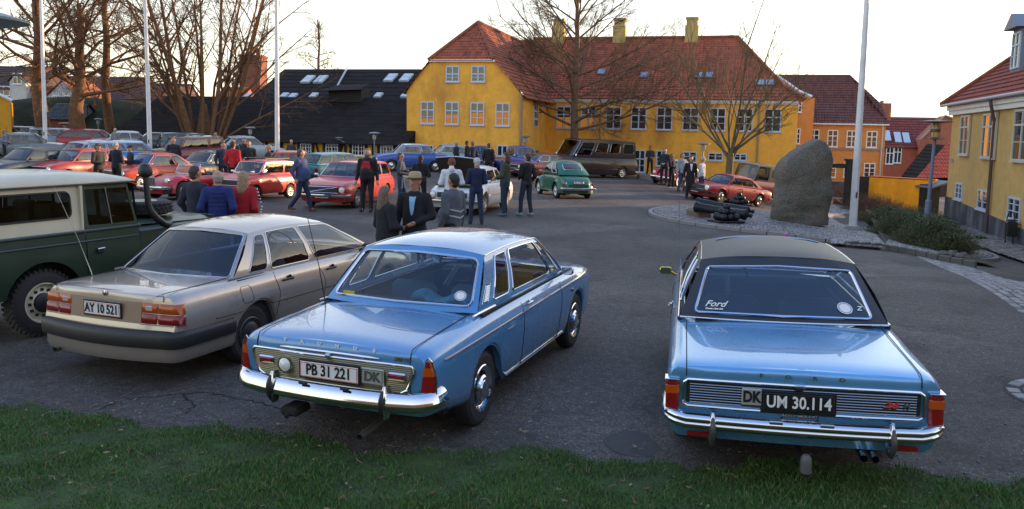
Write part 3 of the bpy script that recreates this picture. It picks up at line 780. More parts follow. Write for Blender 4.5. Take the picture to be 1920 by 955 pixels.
    b = MB(); b.add(*text_mesh('M', .04, Matrix.Translation(rp(.66, .685, .022)), 1.2, bold=.002)); b.obj('badge_letter', DULLCHROME, o, smooth=False)
    # corner lamps
    for sx in (-1, 1):
        b = MB(); b.box((sx * .838, .055, .665), (.09, .10, .212), bev=.016); o = b.obj('tail_lamp', RED_L, root)
        b = MB(); b.box((sx * .838, .0535, .705), (.094, .102, .08), bev=.014); b.obj('amber_lens', AMB_L, o)
        b = MB()
        for z in (.556, .774): b.box((sx * .84, .056, z), (.10, .115, .012), bev=.003)
        b.obj('lamp_trim', CHROME, o)
    prof = [(-.012, -.050), (.012, -.048), (.024, -.036), (.026, -.016), (.018, -.006), (.03, .006), (.028, .03), (.006, .046), (-.015, .05), (-.03, .05)]
    path = [Vector(p) for p in bumper_path(1.765, -.03, .40, .505, .14, bow=.035)]
    for p in path: p.z += .028 * max(0, (abs(p.x) - .74) / .14)
    b = MB(); sweep_bar(path, prof, b); bo = b.obj('bumper', CHROME, root, angle=50)
    for x in (-.16, .16):
        q = MB(); q.box((x, -.085, .55), (.09, .03, .022), bev=.006); q.obj('plate_lamp', DULLCHROME, bo)
    for x in (-.565, .565): overrider(root, x, -.06, .35, .575, CHROME, mat('overrider_face', (.05, .05, .05), .4))
    v = MB(); v.grid([[Vector((x, .03 + .10 * abs(x / .8) ** 6 + (.45 - z) * .3, z)) for x in [-.82 + 1.64 * k / 14 for k in range(15)]] for z in (.36, .49)]); v.obj('rear_valance', m, root)
    for sx in (-1, 1):
        b = MB(); b.box((sx * .66, -.0, .405), (.15, .02, .035), bev=.006); b.obj('reflector', RED_L, root)
    b = MB(); b.lathe([(.036, -.10), (.037, -.03), (.033, .0), (.022, .018), (0, .024)], 20, M=Matrix.Translation((.03, -.12, .34)) @ Matrix.Rotation(-pi / 2, 4, 'Y')); 
    b.obj('tow_ball', mat('grey_plastic', (.09, .09, .09), .5), root)
    b = MB(); b.tube([(.03, -.12, .23), (.03, -.05, .22), (.03, .3, .26)], .025, 8); b.obj('tow_bar', DARK, root)
    for x in (.40, .47):
        b = MB(); b.tube([(x, -.05, .335), (x, .1, .33), (x, .4, .32)], .024, 14, caps=False); b.obj('exhaust_pipe', DULLCHROME, root)
    for s in (-1, 1):
        st = MB(); st.tube(hline(P, 1.55, 3.45, .285, s, L, .006, 20), .008, 6); st.obj('sill_strip', CHROME, root)
        for a in S['axles']:
            ar = S['arch'] * S['r']; pts = []
            for k in range(15):
                th = pi * (.04 + .92 * k / 14); y = a - ar * cos(th); z = S['r'] + ar * sin(th); q = row_at_z(P, y / L, z + .01, s); q.z = z + .006; pts.append(q + Vector((s * .006, 0, 0)))
            q = MB(); q.tube(pts, .012, 6); q.obj('wheel_arch_lip', CHROME, root)
        lines('door_gap', root, [vline(P, 2.0, .29, .94, s, L), vline(P, 3.2, .29, .94, s, L), hline(P, 2.0, 3.2, .29, s, L, .001)], .0035)
        handle(root, P, 2.2, .85, s, L)
        F = side(s)
        b = MB(); b.tube([F(k / 16, 1.0) + Vector((s * .006, 0, -.004)) for k in range(17)] + [F(1, 1 - k / 8) + Vector((s * .004, 0, 0)) for k in range(1, 9)], .007, 5); b.obj('drip_rail', DULLCHROME, root)
        b = MB(); b.tube([F(k / 10, .01) + Vector((s * .010, 0, 0)) for k in range(11)], .008, 6); b.obj('belt_strip', CHROME, root)
    b = MB(); b.tube([rear(-1 + 2 * k / 20, .02) + Vector((0, -.014, .0)) for k in range(21)], .008, 6); b.obj('belt_strip', CHROME, root)
    # open sunroof deflector at the front of the roof
    b = MB(); g = [[Vector((x, 2.55 + dy - .12 * (x / .5) ** 2 * .3, 1.43 + z - .04 * (x / .5) ** 4)) for x in [-.47 + .94 * k / 12 for k in range(13)]] for dy, z in ((0, .0), (.02, .03), (.06, .035), (.10, .012))]
    b.grid(g); b.obj('sunroof_deflector', BLACK, root); 
    b = MB(); b.tube([g[1][k] + Vector((0, -.004, .003)) for k in range(13)], .006, 5); b.obj('deflector_edge', DULLCHROME, root)
    mirror(root, Vector((-.84, 3.25, .95)), -1, mat('gold_mirror', (.75, .50, .10), .15, 1.0), (.13, .05, .08))
    b = MB(); b.tube([(-.80, 3.85, .93), (-.82, 3.80, 1.4), (-.84, 3.72, 1.95)], [.004, .003, .002], 5); b.obj('aerial', DULLCHROME, root)
    trunk_lines(P, L, .745, 1.14, .9, .80, S, root)
    sticker(root, rear, .64, .25, .058, WHITEP)
    sticker(root, rear, -.68, .235, 0, WHITEP, 'sticker', ('Ford', .085, .35))
    sticker(root, rear, -.68, .16, 0, WHITEP, 'sticker', ('Classic Club DK', .021, 0))
    sticker(root, rear, .78, .25, 0, WHITEP, 'sticker', ('Z', .06, .4))
    wheels(S, root, 'trimring', rimmat=DULLCHROME, rimr=.195, w=.17)
    for x in (-.66, .66): round_lamp(root, (x, .03, .66), .085, front_M(L))
    place(root, 1.95, 5.28, radians(11.6), tilty=-.010)
    return root
# ------------------------------------------------------------------ silver saloon and the four-wheel-drive
def audi():
    root = empty('silver_saloon', label='silver four-door saloon with black bumper and white plate AY 10 521 beside the green off-roader', cat='car')
    m = paint('paint_silver_beige', (.42, .36, .31), .5, .29)
    L = 4.79
    S = dict(L=L, W=1.81, r=.305, cab=(1.02, 3.58), axles=[1.17, 3.857], sill=.23, arch=1.12, bow=.05, track=.755,
        rear=[(.2, .20), (.34, .12), (.5, .10), (.60, .14), (.80, .165), (.86, .17), (.90, .20), (.93, .27)], front=[(.2, 4.60), (.5, 4.72), (.65, 4.74), (.85, 4.55)],
        top=[(0, .865), (.1, .888), (.3, .895), (.6, .90), (.95, .905), (2.0, .92), (3.2, .915), (3.7, .895), (4.4, .78), (4.79, .66)],
        plan=[(0, .845), (.03, .868), (.10, .885), (.4, .90), (1.2, .905), (3.4, .905), (4.2, .88), (4.6, .83), (4.79, .74)],
        sec=[(.90, 0), (.95, .07), (.98, .2), (.992, .38), (1, .55), (1, .66), (.985, .78), (.965, .87), (.94, .94), (.90, .985), (.82, 1.005), (.5, 1.02), (.25, 1.028), (0, 1.03)])
    P, ts, n = lower_body(S, root, m)
    S['gh'] = dict(zb=.905, zr=1.315, beltslope=.004, base=(1.0, 3.62), roof=(1.50, 2.82), wb=.80, wb_rear=.775, wr=.575, wr_rear=.555, bowb=.12, bowt=.05, rc=.04, rise=.045, arc=.03, sbulge=.035,
        pillars=[], strim=.7, cells=[(0, 0, .215, .175, (.40, .06, .06, .10, .05)), (.215, .175, .50, .56, (.04, .05, .06, .07, .04)), (.50, .56, 1, 1, (.05, .06, .06, .07, .06))], rw=(.05, .03, .06, .04), fw=(.05, .06, .07, .06), rwt=.9,
        rglass=glass('rear_glass_blue', (.16, .24, .42), .03))
    side, rear, front = greenhouse(S, root, m, trim_r=.007, trim_m=DULLCHROME)
    interior(S, root, mat('grey_interior', (.03, .035, .045), .8))
    def rp(x, z, l=.006): return on_rear(P, x, z, l, L, S)
    # number plate recess panel
    b = MB(); b.grid([[rp(-.46 + .92 * k / 10, z, .004) for k in range(11)] for z in (.60, .80)]); b.obj('plate_panel', mat('beige_panel', (.27, .19, .12), .5), root)
    plate(root, 'AY 10 521', rp(-.01, .705, .025), .47, .125)
    # lamp clusters: four tinted blocks each, wrapping the corner
    yr = smooth_tab(S['rear'])
    def wrap(q, z, sx, l):           # q: metres along the tail from the middle, then along the wing
        if q < .835: return Vector((sx * q, yr(z) - .05 * (1 - (q / .845) ** 2) - l, z))
        p = row_at_z(P, (.002 + (q - .835) * 1.0) / L, z, sx); return p + Vector((sx * l, -l * .6, 0))
    for sx in (-1, 1):
        o = None
        for (x0, x1, z0, z1, mm, nm) in ((.46, .645, .605, .70, RED_L, 'tail_lamp'), (.65, .93, .605, .70, RED_L, 'lens'), (.46, .645, .706, .80, AMB_L, 'lens'), (.65, .93, .706, .80, AMB_L, 'lens')):
            g = [[wrap(x0 + (x1 - x0) * i / 14, z, sx, .001 if z in (z0, z1) or i in (0, 14) else .012) for z in (z0, z0 + .008, z1 - .008, z1)][::-sx] for i in range(15)]
            b = MB(); b.grid(g); q = b.obj(nm, mm, root if o is None else o, angle=60); o = o or q
        b = MB(); b.box((sx * .545, yr(.75) - .035, .752), (.09, .02, .055), bev=.01); b.obj('reversing_lens', mat('frosted_lens', (.45, .40, .36), .2, coat=1), o)
        t = MB(); t.tube([wrap(.46 + .48 * k / 12, .600, sx, .008) for k in range(13)], .0035, 5); t.obj('lamp_trim', BLACK, o)
    b = MB(); b.lathe([(.026, 0), (.026, .01), (.0, .014)], 20, M=Matrix.Translation(rp(0, .858, .004)) @ Matrix.Rotation(-pi / 2, 4, 'Z')); b.obj('boot_lock', CHROME, root)
    prof = [(-.03, -.095), (.0, -.095), (.035, -.08), (.045, -.045), (.045, .025), (.035, .05), (.012, .07), (-.03, .075)]
    b = MB(); sweep_bar(bumper_path(1.78, .08, .78, .48, .16, bow=.09), prof, b); bo = b.obj('bumper', mat('bumper_black', (.014, .014, .015), .5), root, angle=50)
    b = MB(); sweep_bar(bumper_path(1.74, .09, .78, .31, .16, bow=.09), [(-.06, -.07), (.0, -.055), (.02, -.01), (.02, .09)], b); b.obj('rear_valance', m, root, angle=50)
    b = MB(); b.tube([(-.58, -.0, .26), (-.60, .12, .27), (-.6, .4, .28)], .026, 12, caps=False); b.obj('exhaust_pipe', mat('exhaust', (.2, .18, .16), .5, .8), root)
    for s in (-1, 1):
        st = MB(); st.tube(hline(P, .50, 4.3, .59, s, L, .004, 30), .007, 5); st.obj('side_strip', BLACK, root)
        lines('door_gap', root, [vline(P, 1.50, .55, .90, s, L, lean=.02), vline(P, 1.50, .24, .55, s, L, lean=.0), vline(P, 2.38, .26, .90, s, L), vline(P, 3.42, .26, .90, s, L), hline(P, 1.5, 3.42, .26, s, L, .001)], .0035)
        for y in (1.68, 2.56):
            p = row_at_z(P, y / L, .80, s); mb = MB(); mb.lathe([(.045, .002), (.04, -.004), (0, -.006)], 20, M=Matrix.Translation(p + Vector((s * .003, .06, 0)))); o = mb.obj('door_handle', GAP, root)
            mb = MB(); mb.box(p + Vector((s * .012, .03, 0)), (.022, .2, .028), bev=.01); mb.obj('grip', BLACK, o)
        for a in S['axles']:
            ar = S['arch'] * S['r']; pts = []
            for k in range(15):
                th = pi * (.04 + .92 * k / 14); y = a - ar * cos(th); z = S['r'] + ar * sin(th); q = row_at_z(P, y / L, z + .01, s); q.z = z + .006; pts.append(q + Vector((s * .002, 0, 0)))
            q = MB(); q.tube(pts, .008, 6); q.obj('wheel_arch_lip', m, root)
        F = side(s); b = MB(); b.tube([F(-.03 + .2 * k / 6, .02) + Vector((s * .006, 0, 0)) for k in range(7)], .012, 6); b.obj('pillar_foot_trim', mat('grey_strip', (.18, .18, .18), .5), root)
    # fuel flap
    pts = [row_at_z(P, (.98 + .085 * cx) / L, .745 + .085 * cz, 1) + Vector((.002, 0, 0)) for cx, cz in [(-1, -.7), (-.7, -1), (.7, -1), (1, -.7), (1, .7), (.7, 1), (-.7, 1), (-1, .7)]]
    b = MB(); b.tube(pts, .003, 4, closed=True); b.obj('fuel_flap', GAP, root)
    # open sunroof line, boot gap, aerials
    b = MB(); b.tube([Vector((x, 1.95, 1.402 - .05 * (abs(x) / .5) ** 3)) for x in [-.38 + .76 * k / 8 for k in range(9)]], .005, 4); b.tube([Vector((x, 2.45, 1.41 - .05 * (abs(x) / .5) ** 3)) for x in [-.38 + .76 * k / 8 for k in range(9)]], .005, 4); b.obj('sunroof_gap', GAP, root)
    trunk_lines(P, L, .70, 1.0, .9, .82, S, root)
    b = MB(); b.tube([(-.76, .62, .90), (-.80, .50, 1.3), (-.86, .30, 1.85)], [.006, .003, .002], 5); b.obj('aerial', DULLCHROME, root)
    mirror(root, Vector((.84, 3.25, .92)), 1, BLACK)
    wheels(S, root, 'full', rimr=.18, w=.185, capmat=mat('dark_wheel', (.05, .05, .055), .4, .6))
    for x in (-.6, .6): b = MB(); b.box((x, L - .06, .62), (.3, .06, .14), bev=.02); b.obj('headlight', CLR_L, root)
    place(root, -3.96, 7.67, radians(22.3), tilty=0)
    return root
def land_rover():
    root = empty('off_roader', label='dark green boxy off-roader with cream hardtop and black snorkel at the left edge', cat='car')
    gm = paint('paint_dark_green', (.012, .032, .017), 0, .42, .3); cm = mat('cream_paint', (.52, .48, .36), .38, coat=.3, var=.06, vscale=3)
    L, W = 3.62, 1.66; hw = W / 2; r = .392; ax = [.72, 2.95]
    # lower body: side panels with flat faces and wheel cut outs, built from strips
    def side_panel(s):
        b = MB(); x = s * hw
        def col(y0, y1, z0, z1, xx=x, n=1):
            rows = []
            for k in range(9):
                z = z0 + (z1 - z0) * k / 8; bul = .02 * sin(pi * min(1, max(0, (z - .45) / .75)))
                rows.append([Vector((xx + s * bul, y, z)) for y in (y0, y1)])
            b.grid([q[::s] for q in rows])
        return b, col
    for s in (-1, 1):
        b, col = side_panel(s)
        def arch_strip(a, y0, y1, zlow, zt):
            ys = [y0] + [a + 1.22 * r * cos(pi - pi * k / 16) for k in range(17)] + [y1]
            ys = sorted(set(round(y, 4) for y in ys if y0 <= y <= y1)); rows = []
            for y in ys:
                d = abs(y - a); za = r * 1.02 + sqrt(max(0, (1.22 * r) ** 2 - d * d)) if d < 1.22 * r else zlow
                za = min(max(za, zlow), .98); rows.append([Vector((s * (hw + .02 * sin(pi * min(1, max(0, (z - .45) / .75)))), y, z)) for z in [za + (zt - za) * q / 6 for q in range(7)]])
            b.grid(rows[::-s])
        arch_strip(ax[0], 0, 1.25, .50, 1.17)
        b.obj('side_panel', gm, root)
        d = MB(); d.grid([[Vector((s * (hw + .004 + .02 * sin(pi * min(1, max(0, (z - .45) / .75)))), y, z)) for y in (1.26, 2.01)][::s] for z in [.48 + .69 * q / 8 for q in range(9)]]); door = d.obj('door', gm, root)
        q = MB(); q.box((s * (hw + .035), 1.42, .93), (.05, .09, .07), bev=.015, mi=0); q.tube([(s * (hw + .05), 1.38, .95), (s * (hw + .07), 1.46, .96)], .012, 6, mi=1); q.obj('door_handle', [BLACK, DULLCHROME], door)
        f = MB(); ys = [2.03] + [ax[1] + 1.22 * r * cos(pi - pi * k / 16) for k in range(17)] + [3.50]; rows = []
        for y in ys:
            dd = abs(y - ax[1]); za = r * 1.02 + sqrt(max(0, (1.22 * r) ** 2 - dd * dd)) if dd < 1.22 * r else .50
            rows.append([Vector((s * hw, y, z)) for z in [min(za, .92) + (1.10 - min(za, .92)) * k / 5 for k in range(6)]] + [Vector((s * (hw - .03), y, 1.125)), Vector((s * .55, y, 1.13))])
        f.grid(rows[::-s]); f.add([Vector((s * .40, 3.50, .5)), Vector((s * hw, 3.50, .5)), Vector((s * hw, 3.5, 1.10)), Vector((s * .40, 3.5, 1.13))], [(0, 1, 2, 3)]); f.obj('wing', gm, root)
        # galvanised waist capping and lower ridge line
        c = MB(); c.box((s * (hw + .008), 1.02, 1.185), (.05, 2.02, .035), bev=.01); c.box((s * (hw + .022), 1.0, 1.06), (.02, 2.0, .022), bev=.008); c.obj('waist_capping', mat('galvanised', (.09, .11, .10), .35, .6), root)
        # hardtop side panel with a long sliding window
        def F(u, v): return Vector((s * (hw - .01 - .05 * v), 1.24 * u, 1.20 + .55 * v))
        fr, gl, tr = MB(), MB(), []
        face_windows(F, [([(0, 0), (1, 0), (1, 1), (0, 1)], [(.12, .30), (.89, .30), (.89, .86), (.12, .86)])], fr, gl, tr, rad=.08, scale=(1.24, .55))
        o = fr.obj('hardtop_side', cm, root); g = gl.obj('side_window', glass('offroader_glass', (.30, .33, .32), -.025), o)
        t = MB(); t.tube([p + Vector((s * .004, 0, 0)) for p in tr[0]], .013, 6, closed=True); t.obj('window_rubber', BLACK, g)
        li = MB(); li.add([v_ - Vector((s * .014, 0, 0)) for v_ in map(Vector, fr.v)], fr.f); li.obj('side_lining', DARK, o)
        t = MB(); t.box((s * (hw - .01), 1.225, 1.47), (.035, .03, .54)); t.obj('corner_strip', cm, o)
        # door top
        def F2(u, v): return Vector((s * (hw - .005 - .055 * v), 1.26 + (.75 - .10 * v) * u, 1.19 + .55 * v))
        fr, gl, tr = MB(), MB(), []
        face_windows(F2, [([(0, 0), (.5, 0), (.5, 1), (0, 1)], [(.07, .10), (.49, .10), (.49, .90), (.07, .90)]), ([(.5, 0), (1, 0), (1, 1), (.5, 1)], [(.52, .10), (.95, .10), (.95, .90), (.52, .90)])], fr, gl, tr, rad=.02, scale=(.75, .55))
        o = fr.obj('door_top', gm, door); li = MB(); li.add([v_ - Vector((s * .014, 0, 0)) for v_ in map(Vector, fr.v)], fr.f); li.obj('door_lining', DARK, door)
        q = gl.obj('side_window', MATS['offroader_glass'], root)
        t = MB(); t.tube([F2(.5, .08) + Vector((s * .006, 0, 0)), F2(.5, .92) + Vector((s * .006, 0, 0))], .008, 4); t.obj('window_divider', DULLCHROME, o)
    # roof
    b = MB(); rows = []
    for y, z in ((-.03, 1.765), (0, 1.80), (.03, 1.86), (.2, 1.91), (.7, 1.925), (1.2, 1.92), (1.7, 1.88), (1.95, 1.83), (2.02, 1.79), (2.03, 1.765)):
        zt = z; rows.append([Vector((x, y, 1.755 + (zt - 1.755) * f)) for x, f in [(-.80, 0), (-.80, .2), (-.77, .45), (-.70, .72), (-.5, .92), (0, 1), (.5, .92), (.70, .72), (.77, .45), (.80, .2), (.80, 0)]])
    b.grid(rows[::-1]); b.obj('roof', cm, root, angle=50)
    b = MB()
    for s in (-1, 1): b.box((s * .80, 1.0, 1.752), (.035, 2.06, .022), bev=.006)
    b.obj('gutter', mat('gutter', (.05, .05, .045), .5), root); root.children[-1]
    b = MB(); b.box((0, 0, 1.45), (1.5, .03, .6)); b.obj('rear_door_top', cm, root); b = MB(); b.box((0, -.002, .85), (1.64, .03, .68)); b.obj('tailgate', gm, root)
    b = MB(); b.box((0, 1.0, 1.745), (1.56, 1.98, .012)); b.box((0, .03, 1.45), (1.5, .02, .6)); b.obj('headlining', DARK, root, smooth=False)
    # windscreen frame, bonnet, grille
    def Fw(u, v): return Vector((u * .76, 2.06 - .05 * v, 1.17 + .56 * v))
    fr, gl, tr = MB(), MB(), []
    for a in (-1, 0): face_windows(Fw, [([(a, 0), (a + 1, 0), (a + 1, 1), (a, 1)], [(a + .06, .16), (a + .94, .16), (a + .94, .88), (a + .06, .88)])], fr, gl, tr, rad=.02, scale=(.76, .56))
    fr.obj('windscreen_frame', gm, root); gl.obj('windscreen', MATS['offroader_glass'], root)
    b = MB(); b.grid([[Vector((x, y, 1.16 + .05 * (1 - (x / .6) ** 4) - .02 * (y - 2.1))) for y in (2.09, 2.5, 3.0, 3.45)] for x in [-.6 + 1.2 * k / 10 for k in range(11)]]); b.box((0, 3.46, 1.10), (1.2, .03, .16)); b.obj('bonnet', gm, root)
    b = MB(); b.box((0, 3.34, .85), (.78, .03, .5)); b.obj('grille', mat('grille_grey', (.08, .08, .08), .5), root)
    b = MB(); b.box((0, 3.60, .56), (1.6, .06, .13), bev=.01); b.obj('bumper', mat('galvanised', (.09, .11, .10), .35, .6), root)
    # spare wheel lying on the bonnet
    t, rim, cap = wheel_mb(.40, .19, .21, 'vents'); M = Matrix.Translation((0, 2.72, 1.32)) @ Matrix.Rotation(-pi / 2, 4, 'Y')
    for mb in (t, rim): xf(mb, M)
    nb = 34
    for k in range(nb):
        a = 2 * pi * k / nb
        for zz in (-.055, .0, .055): t.box(M @ Vector((zz, .402 * cos(a + zz * 2), .402 * sin(a + zz * 2))), (.05, .042, .02), rz=a)
    o = t.obj('spare_wheel', RUBBER, root); rim.obj('rim', cm, o)
    # snorkel
    b = MB(); b.tube([(.82, 2.52, 1.16), (.86, 2.45, 1.15), (.885, 2.36, 1.17), (.885, 2.24, 1.26), (.87, 2.17, 1.36), (.86, 2.15, 1.45), (.84, 2.14, 1.80)], [.036, .042, .046, .046, .044, .040, .038], 12)
    b.lathe([(.045, 0), (.080, .02), (.090, .06), (.086, .12), (.06, .165), (0, .185)], 18, M=Matrix.Translation((.84, 2.14, 1.80)) @ Matrix.Rotation(-pi / 2, 4, 'Y'))
    b.obj('snorkel', BLACK, root, angle=50)
    u = MB(); u.box((0, 1.75, .62), (1.1, 3.3, .3)); u.box((0, .6, .95), (1.3, 1.1, .36)); u.box((0, 2.3, .8), (1.15, 1.3, .5))
    for a in ax:
        for s in (-1, 1): u.box((s * .58, a, .98 - .02), (.45, .98, .03))
    u.obj('underbody', DARK, root, smooth=False)
    b = MB()
    for x in (-.45, 0, .45): b.box((x, 1.55, 1.05), (.4, .42, .12), bev=.04); b.box((x, 1.33, 1.3), (.4, .12, .42), bev=.04)
    b.obj('seat', BLACK, root)
    b = MB(); b.box((.35, .7, 1.38), (.34, .2, .25), bev=.05); b.box((-.2, .4, 1.3), (.3, .25, .3), bev=.06); b.obj('luggage', mat('bag', (.05, .05, .055), .7), root)
    S = dict(W=W, r=r, axles=ax, track=.70)
    wheels(S, root, 'vents', rimmat=cm, capmat=BLACK, rimr=.235, w=.20)
    # chunky tread blocks on the visible rear tyre
    tr = MB()
    for k in range(40):
        a = 2 * pi * k / 40
        for zz in (-.075, -.025, .03, .08): tr.box((.70 + zz, ax[0] + (r - .012) * cos(a + zz), r + (r - .012) * sin(a + zz)), (.042, .035, .035), M=None)
    q = tr.obj('tyre_tread', RUBBER, root, smooth=False); q['kind'] = 'stuff'
    g0 = G(80, 628); h = radians(27); c, s_ = cos(h), sin(h)
    ox = g0.x - .72 * c - ax[0] * s_; oy = g0.y + .72 * s_ - ax[0] * c
    place(root, ox, oy, h)
    return root
# ------------------------------------------------------------------ the other cars on the square
def mk_car(name, label, colour, L=4.2, W=1.65, H=1.4, kind='sedan', r=.29, roofc=None, head=205, ref=None, pxY=None, face='both', feat=(), metal=0.0, group=None, wheel='cap', rimm=None, doors=2, plate_text='', whitewall=False, tyrew=.16, nose=None, white_glass=False):
    m = paint('paint_' + name + '_' + '_'.join(str(int(c * 100)) for c in colour), colour, metal, .34, .45)
    rm = m if roofc is None else paint('paint_roof_' + '_'.join(str(int(c * 100)) for c in roofc), roofc, 0, .35)
    root = empty(name, label=label, cat='car' if kind not in ('van', 'pickup') else ('van' if kind == 'van' else 'pickup truck'), group=group)
    hw = W / 2; belt = H * .64; hood = belt - .05; ra, fa = L * .2, L * .815
    K = dict(   # rear glass base y, rear glass top, windscreen top, windscreen base (fractions of L), rear deck z
        sedan=(.21, .33, .62, .74, belt - .01), hatch=(.02, .13, .60, .74, belt), mini=(.035, .10, .60, .715, belt), wagon=(.015, .06, .60, .73, belt), boxy=(.19, .30, .62, .73, belt), coupe=(.14, .34, .6, .72, belt - .03),
        beetle=(.12, .36, .60, .68, belt), minor=(.16, .36, .62, .70, belt), suv=(.02, .05, .60, .68, belt), van=(.02, .05, .70, .80, H * .54), roadster=(.30, .33, .58, .62, belt), pickup=(.42, .46, .62, .70, belt), canvas=(.02, .05, .56, .62, H * .55))[kind]
    g0, g1, g2, g3, deck = K
    if kind in ('van', 'canvas'): belt = deck; hood = belt - .02 if kind == 'van' else H * .52
    top = [(0, deck - .05), (.03 * L, deck - .01), (g0 * L + .001, deck), (g3 * L, belt), (g3 * L + .1, belt - .005), (.93 * L, hood - .04), (L, hood - .14)]
    rear = [(.2, .14), (.42, .05), (.62, .03), (deck - .06, .05), (deck, .09)]; front = [(.2, L - .12), (.45, L - .02), (.68, L), (hood, L - .08)]
    plan = [(0, hw * .92), (.03, hw * .95), (.12, hw * .985), (.5, hw), (L - .8, hw), (L - .25, hw * .96), (L - .03, hw * .90), (L, hw * .87)]
    extra = {}
    wbf, wrf = .86, .70
    if kind == 'beetle':
        top = [(0, .46), (.12, .56), (.3, .70), (.6, .86), (1.0, .95), (L * .66, .93), (L * .74, .88), (L * .84, .80), (L * .93, .66), (L, .46)]
        plan = [(0, .36), (.12, .44), (.5, .60), (1.2, .70), (L * .6, .70), (L * .75, .62), (L * .9, .46), (L, .30)]; rear = [(.2, .15), (.45, .02), (.7, .12), (.9, .25)]; front = [(.2, L - .1), (.45, L - .04), (.7, L - .15)]
        wbf, wrf = .98, .74
    if kind == 'minor':
        top = [(0, .62), (.1, .72), (.3, .84), (.62, .93), (1.0, .95), (L * .70, .93), (L * .8, .90), (L * .9, .84), (L, .66)]
        plan = [(0, .46), (.1, .54), (.5, .66), (1.2, .71), (L * .65, .71), (L * .8, .55), (L * .9, .42), (L, .30)]; wbf, wrf = .98, .76
    if kind == 'roadster':
        top = [(0, .50), (.12, .62), (.4, .76), (.9, .83), (1.3, .80), (L * .6, .80), (L * .7, .83), (L * .85, .76), (L * .95, .62), (L, .48)]
        plan = [(0, .5), (.2, .62), (.7, .72), (1.2, .69), (L * .6, .68), (L * .78, .72), (L * .92, .64), (L, .42)]
    S = dict(L=L, W=W, r=r, axles=[ra, fa], sill=.22, arch=1.13, rear=rear, front=front, top=top, plan=plan, track=hw - tyrew / 2 - .03)
    if kind in ('beetle', 'minor', 'roadster'): S['crown'] = 1.6
    if kind == 'pickup': top[:4] = [(0, .72), (.03, .75), (g0 * L - .02, .75), (g0 * L, belt)]
    if 'nomount' in feat: pass
    if kind not in ('roadster', 'pickup'): S['cab'] = (g0 * L + .02, g3 * L - .03)
    if kind in ('beetle', 'minor'): S['narrow'] = 1
    P, ts, n = lower_body(S, root, m)
    if kind in ('beetle', 'minor', 'roadster'):
        # separate swelling wings over each wheel
        for a, isf in ((ra, 0), (fa, 1)):
            for s in (-1, 1):
                b = MB(); rows = []; ln = r * (1.9 if isf else 1.75)
                for i in range(19):
                    th = -.15 + (pi + .3) * i / 18; row = []
                    for j in range(9):
                        q = j / 8; rad = 1.10 * r + .14 * sin(pi * q * .62) * (1 if kind != 'roadster' else .6)
                        x = hw - .01 - .36 * q ** 1.3 if q > 0 else hw
                        row.append(Vector((s * x, a - rad * 1.12 * cos(th), r + rad * sin(th) * (1.14 if kind == 'roadster' else 1.12) + (.03 if th > 0 and th < pi else 0))))
                    rows.append(row)
                b.grid(rows[::s]); b.obj('wing', m, root, angle=80)
        if kind != 'roadster':
            for s in (-1, 1):
                b = MB(); b.box((s * (hw - .12), (ra + fa) / 2, .27), (.22, (fa - ra) - r * 2.3, .05), bev=.02); b.obj('running_board', BLACK if kind == 'beetle' else m, root)
    wb = W / 2 * wbf * (.98 if kind in ('van', 'canvas', 'suv') else .95)
    if kind in ('beetle', 'minor'): wb = .70
    wr = {'van': hw * .86, 'canvas': hw * .84, 'suv': hw * .78, 'mini': hw * .80}.get(kind, wb * (.80 if kind not in ('beetle', 'minor') else .76))
    yb0, yt0, yt1, yb1 = g0 * L, g1 * L, g2 * L, g3 * L
    if kind == 'roadster':
        b = MB(); y = g3 * L; c = [Vector((x, y - .10 * (1 - (x / .6) ** 2) * -1, .84)) for x in (-.55, -.3, 0, .3, .55)]; t = [Vector((p.x * .9, p.y - .14, p.z + .33)) for p in c]
        b.grid([c, t]); b.obj('windscreen', GLASS, root); b = MB(); b.tube(c + t[::-1], .012, 6, closed=True); b.obj('windscreen_frame', CHROME, root)
        b = MB()
        for x in (-.32, .32): b.box((x, 1.75, .72), (.46, .16, .34), bev=.06)
        b.box((0, y - .45, .79), (1.1, .2, .10), bev=.03); b.obj('seat', SEAT, root)
        b = MB(); b.box((0, 1.9, .835), (1.0, .85, .012)); b.obj('cockpit', GAP, root)
    else:
        cells = {2: [(0, 0, .36, .36, (.18, .05, .12, .14, .05)), (.36, .36, 1, 1, (.05, .08, .12, .14, .05))],
                 4: [(0, 0, .22, .20, (.40, .06, .12, .14, .05)), (.22, .20, .58, .58, (.05, .05, .12, .14, .05)), (.58, .58, 1, 1, (.05, .09, .12, .14, .05))],
                 5: [(0, 0, .30, .30, (.10, .05, .12, .12, .05)), (.30, .30, .62, .62, (.05, .05, .12, .12, .05)), (.62, .62, 1, 1, (.05, .08, .12, .12, .05))]}[doors]
        if kind == 'van': cells = [(0, 0, .26, .26, (.15, .15, .28, .14, .07)), (.26, .26, .47, .47, (.1, .1, .28, .14, .07)), (.47, .47, .72, .72, (.1, .12, .28, .14, .07)), (.72, .72, 1, 1, (.08, .12, .10, .12, .05))]
        if kind == 'canvas': cells = [(0, 0, .58, .58, (.12, .10, .30, .25, .05)), (.58, .58, 1, 1, (.05, .06, .06, .10, .03))]
        if kind == 'pickup': cells = [(0, 0, 1, 1, (.12, .15, .1, .14, .05))]
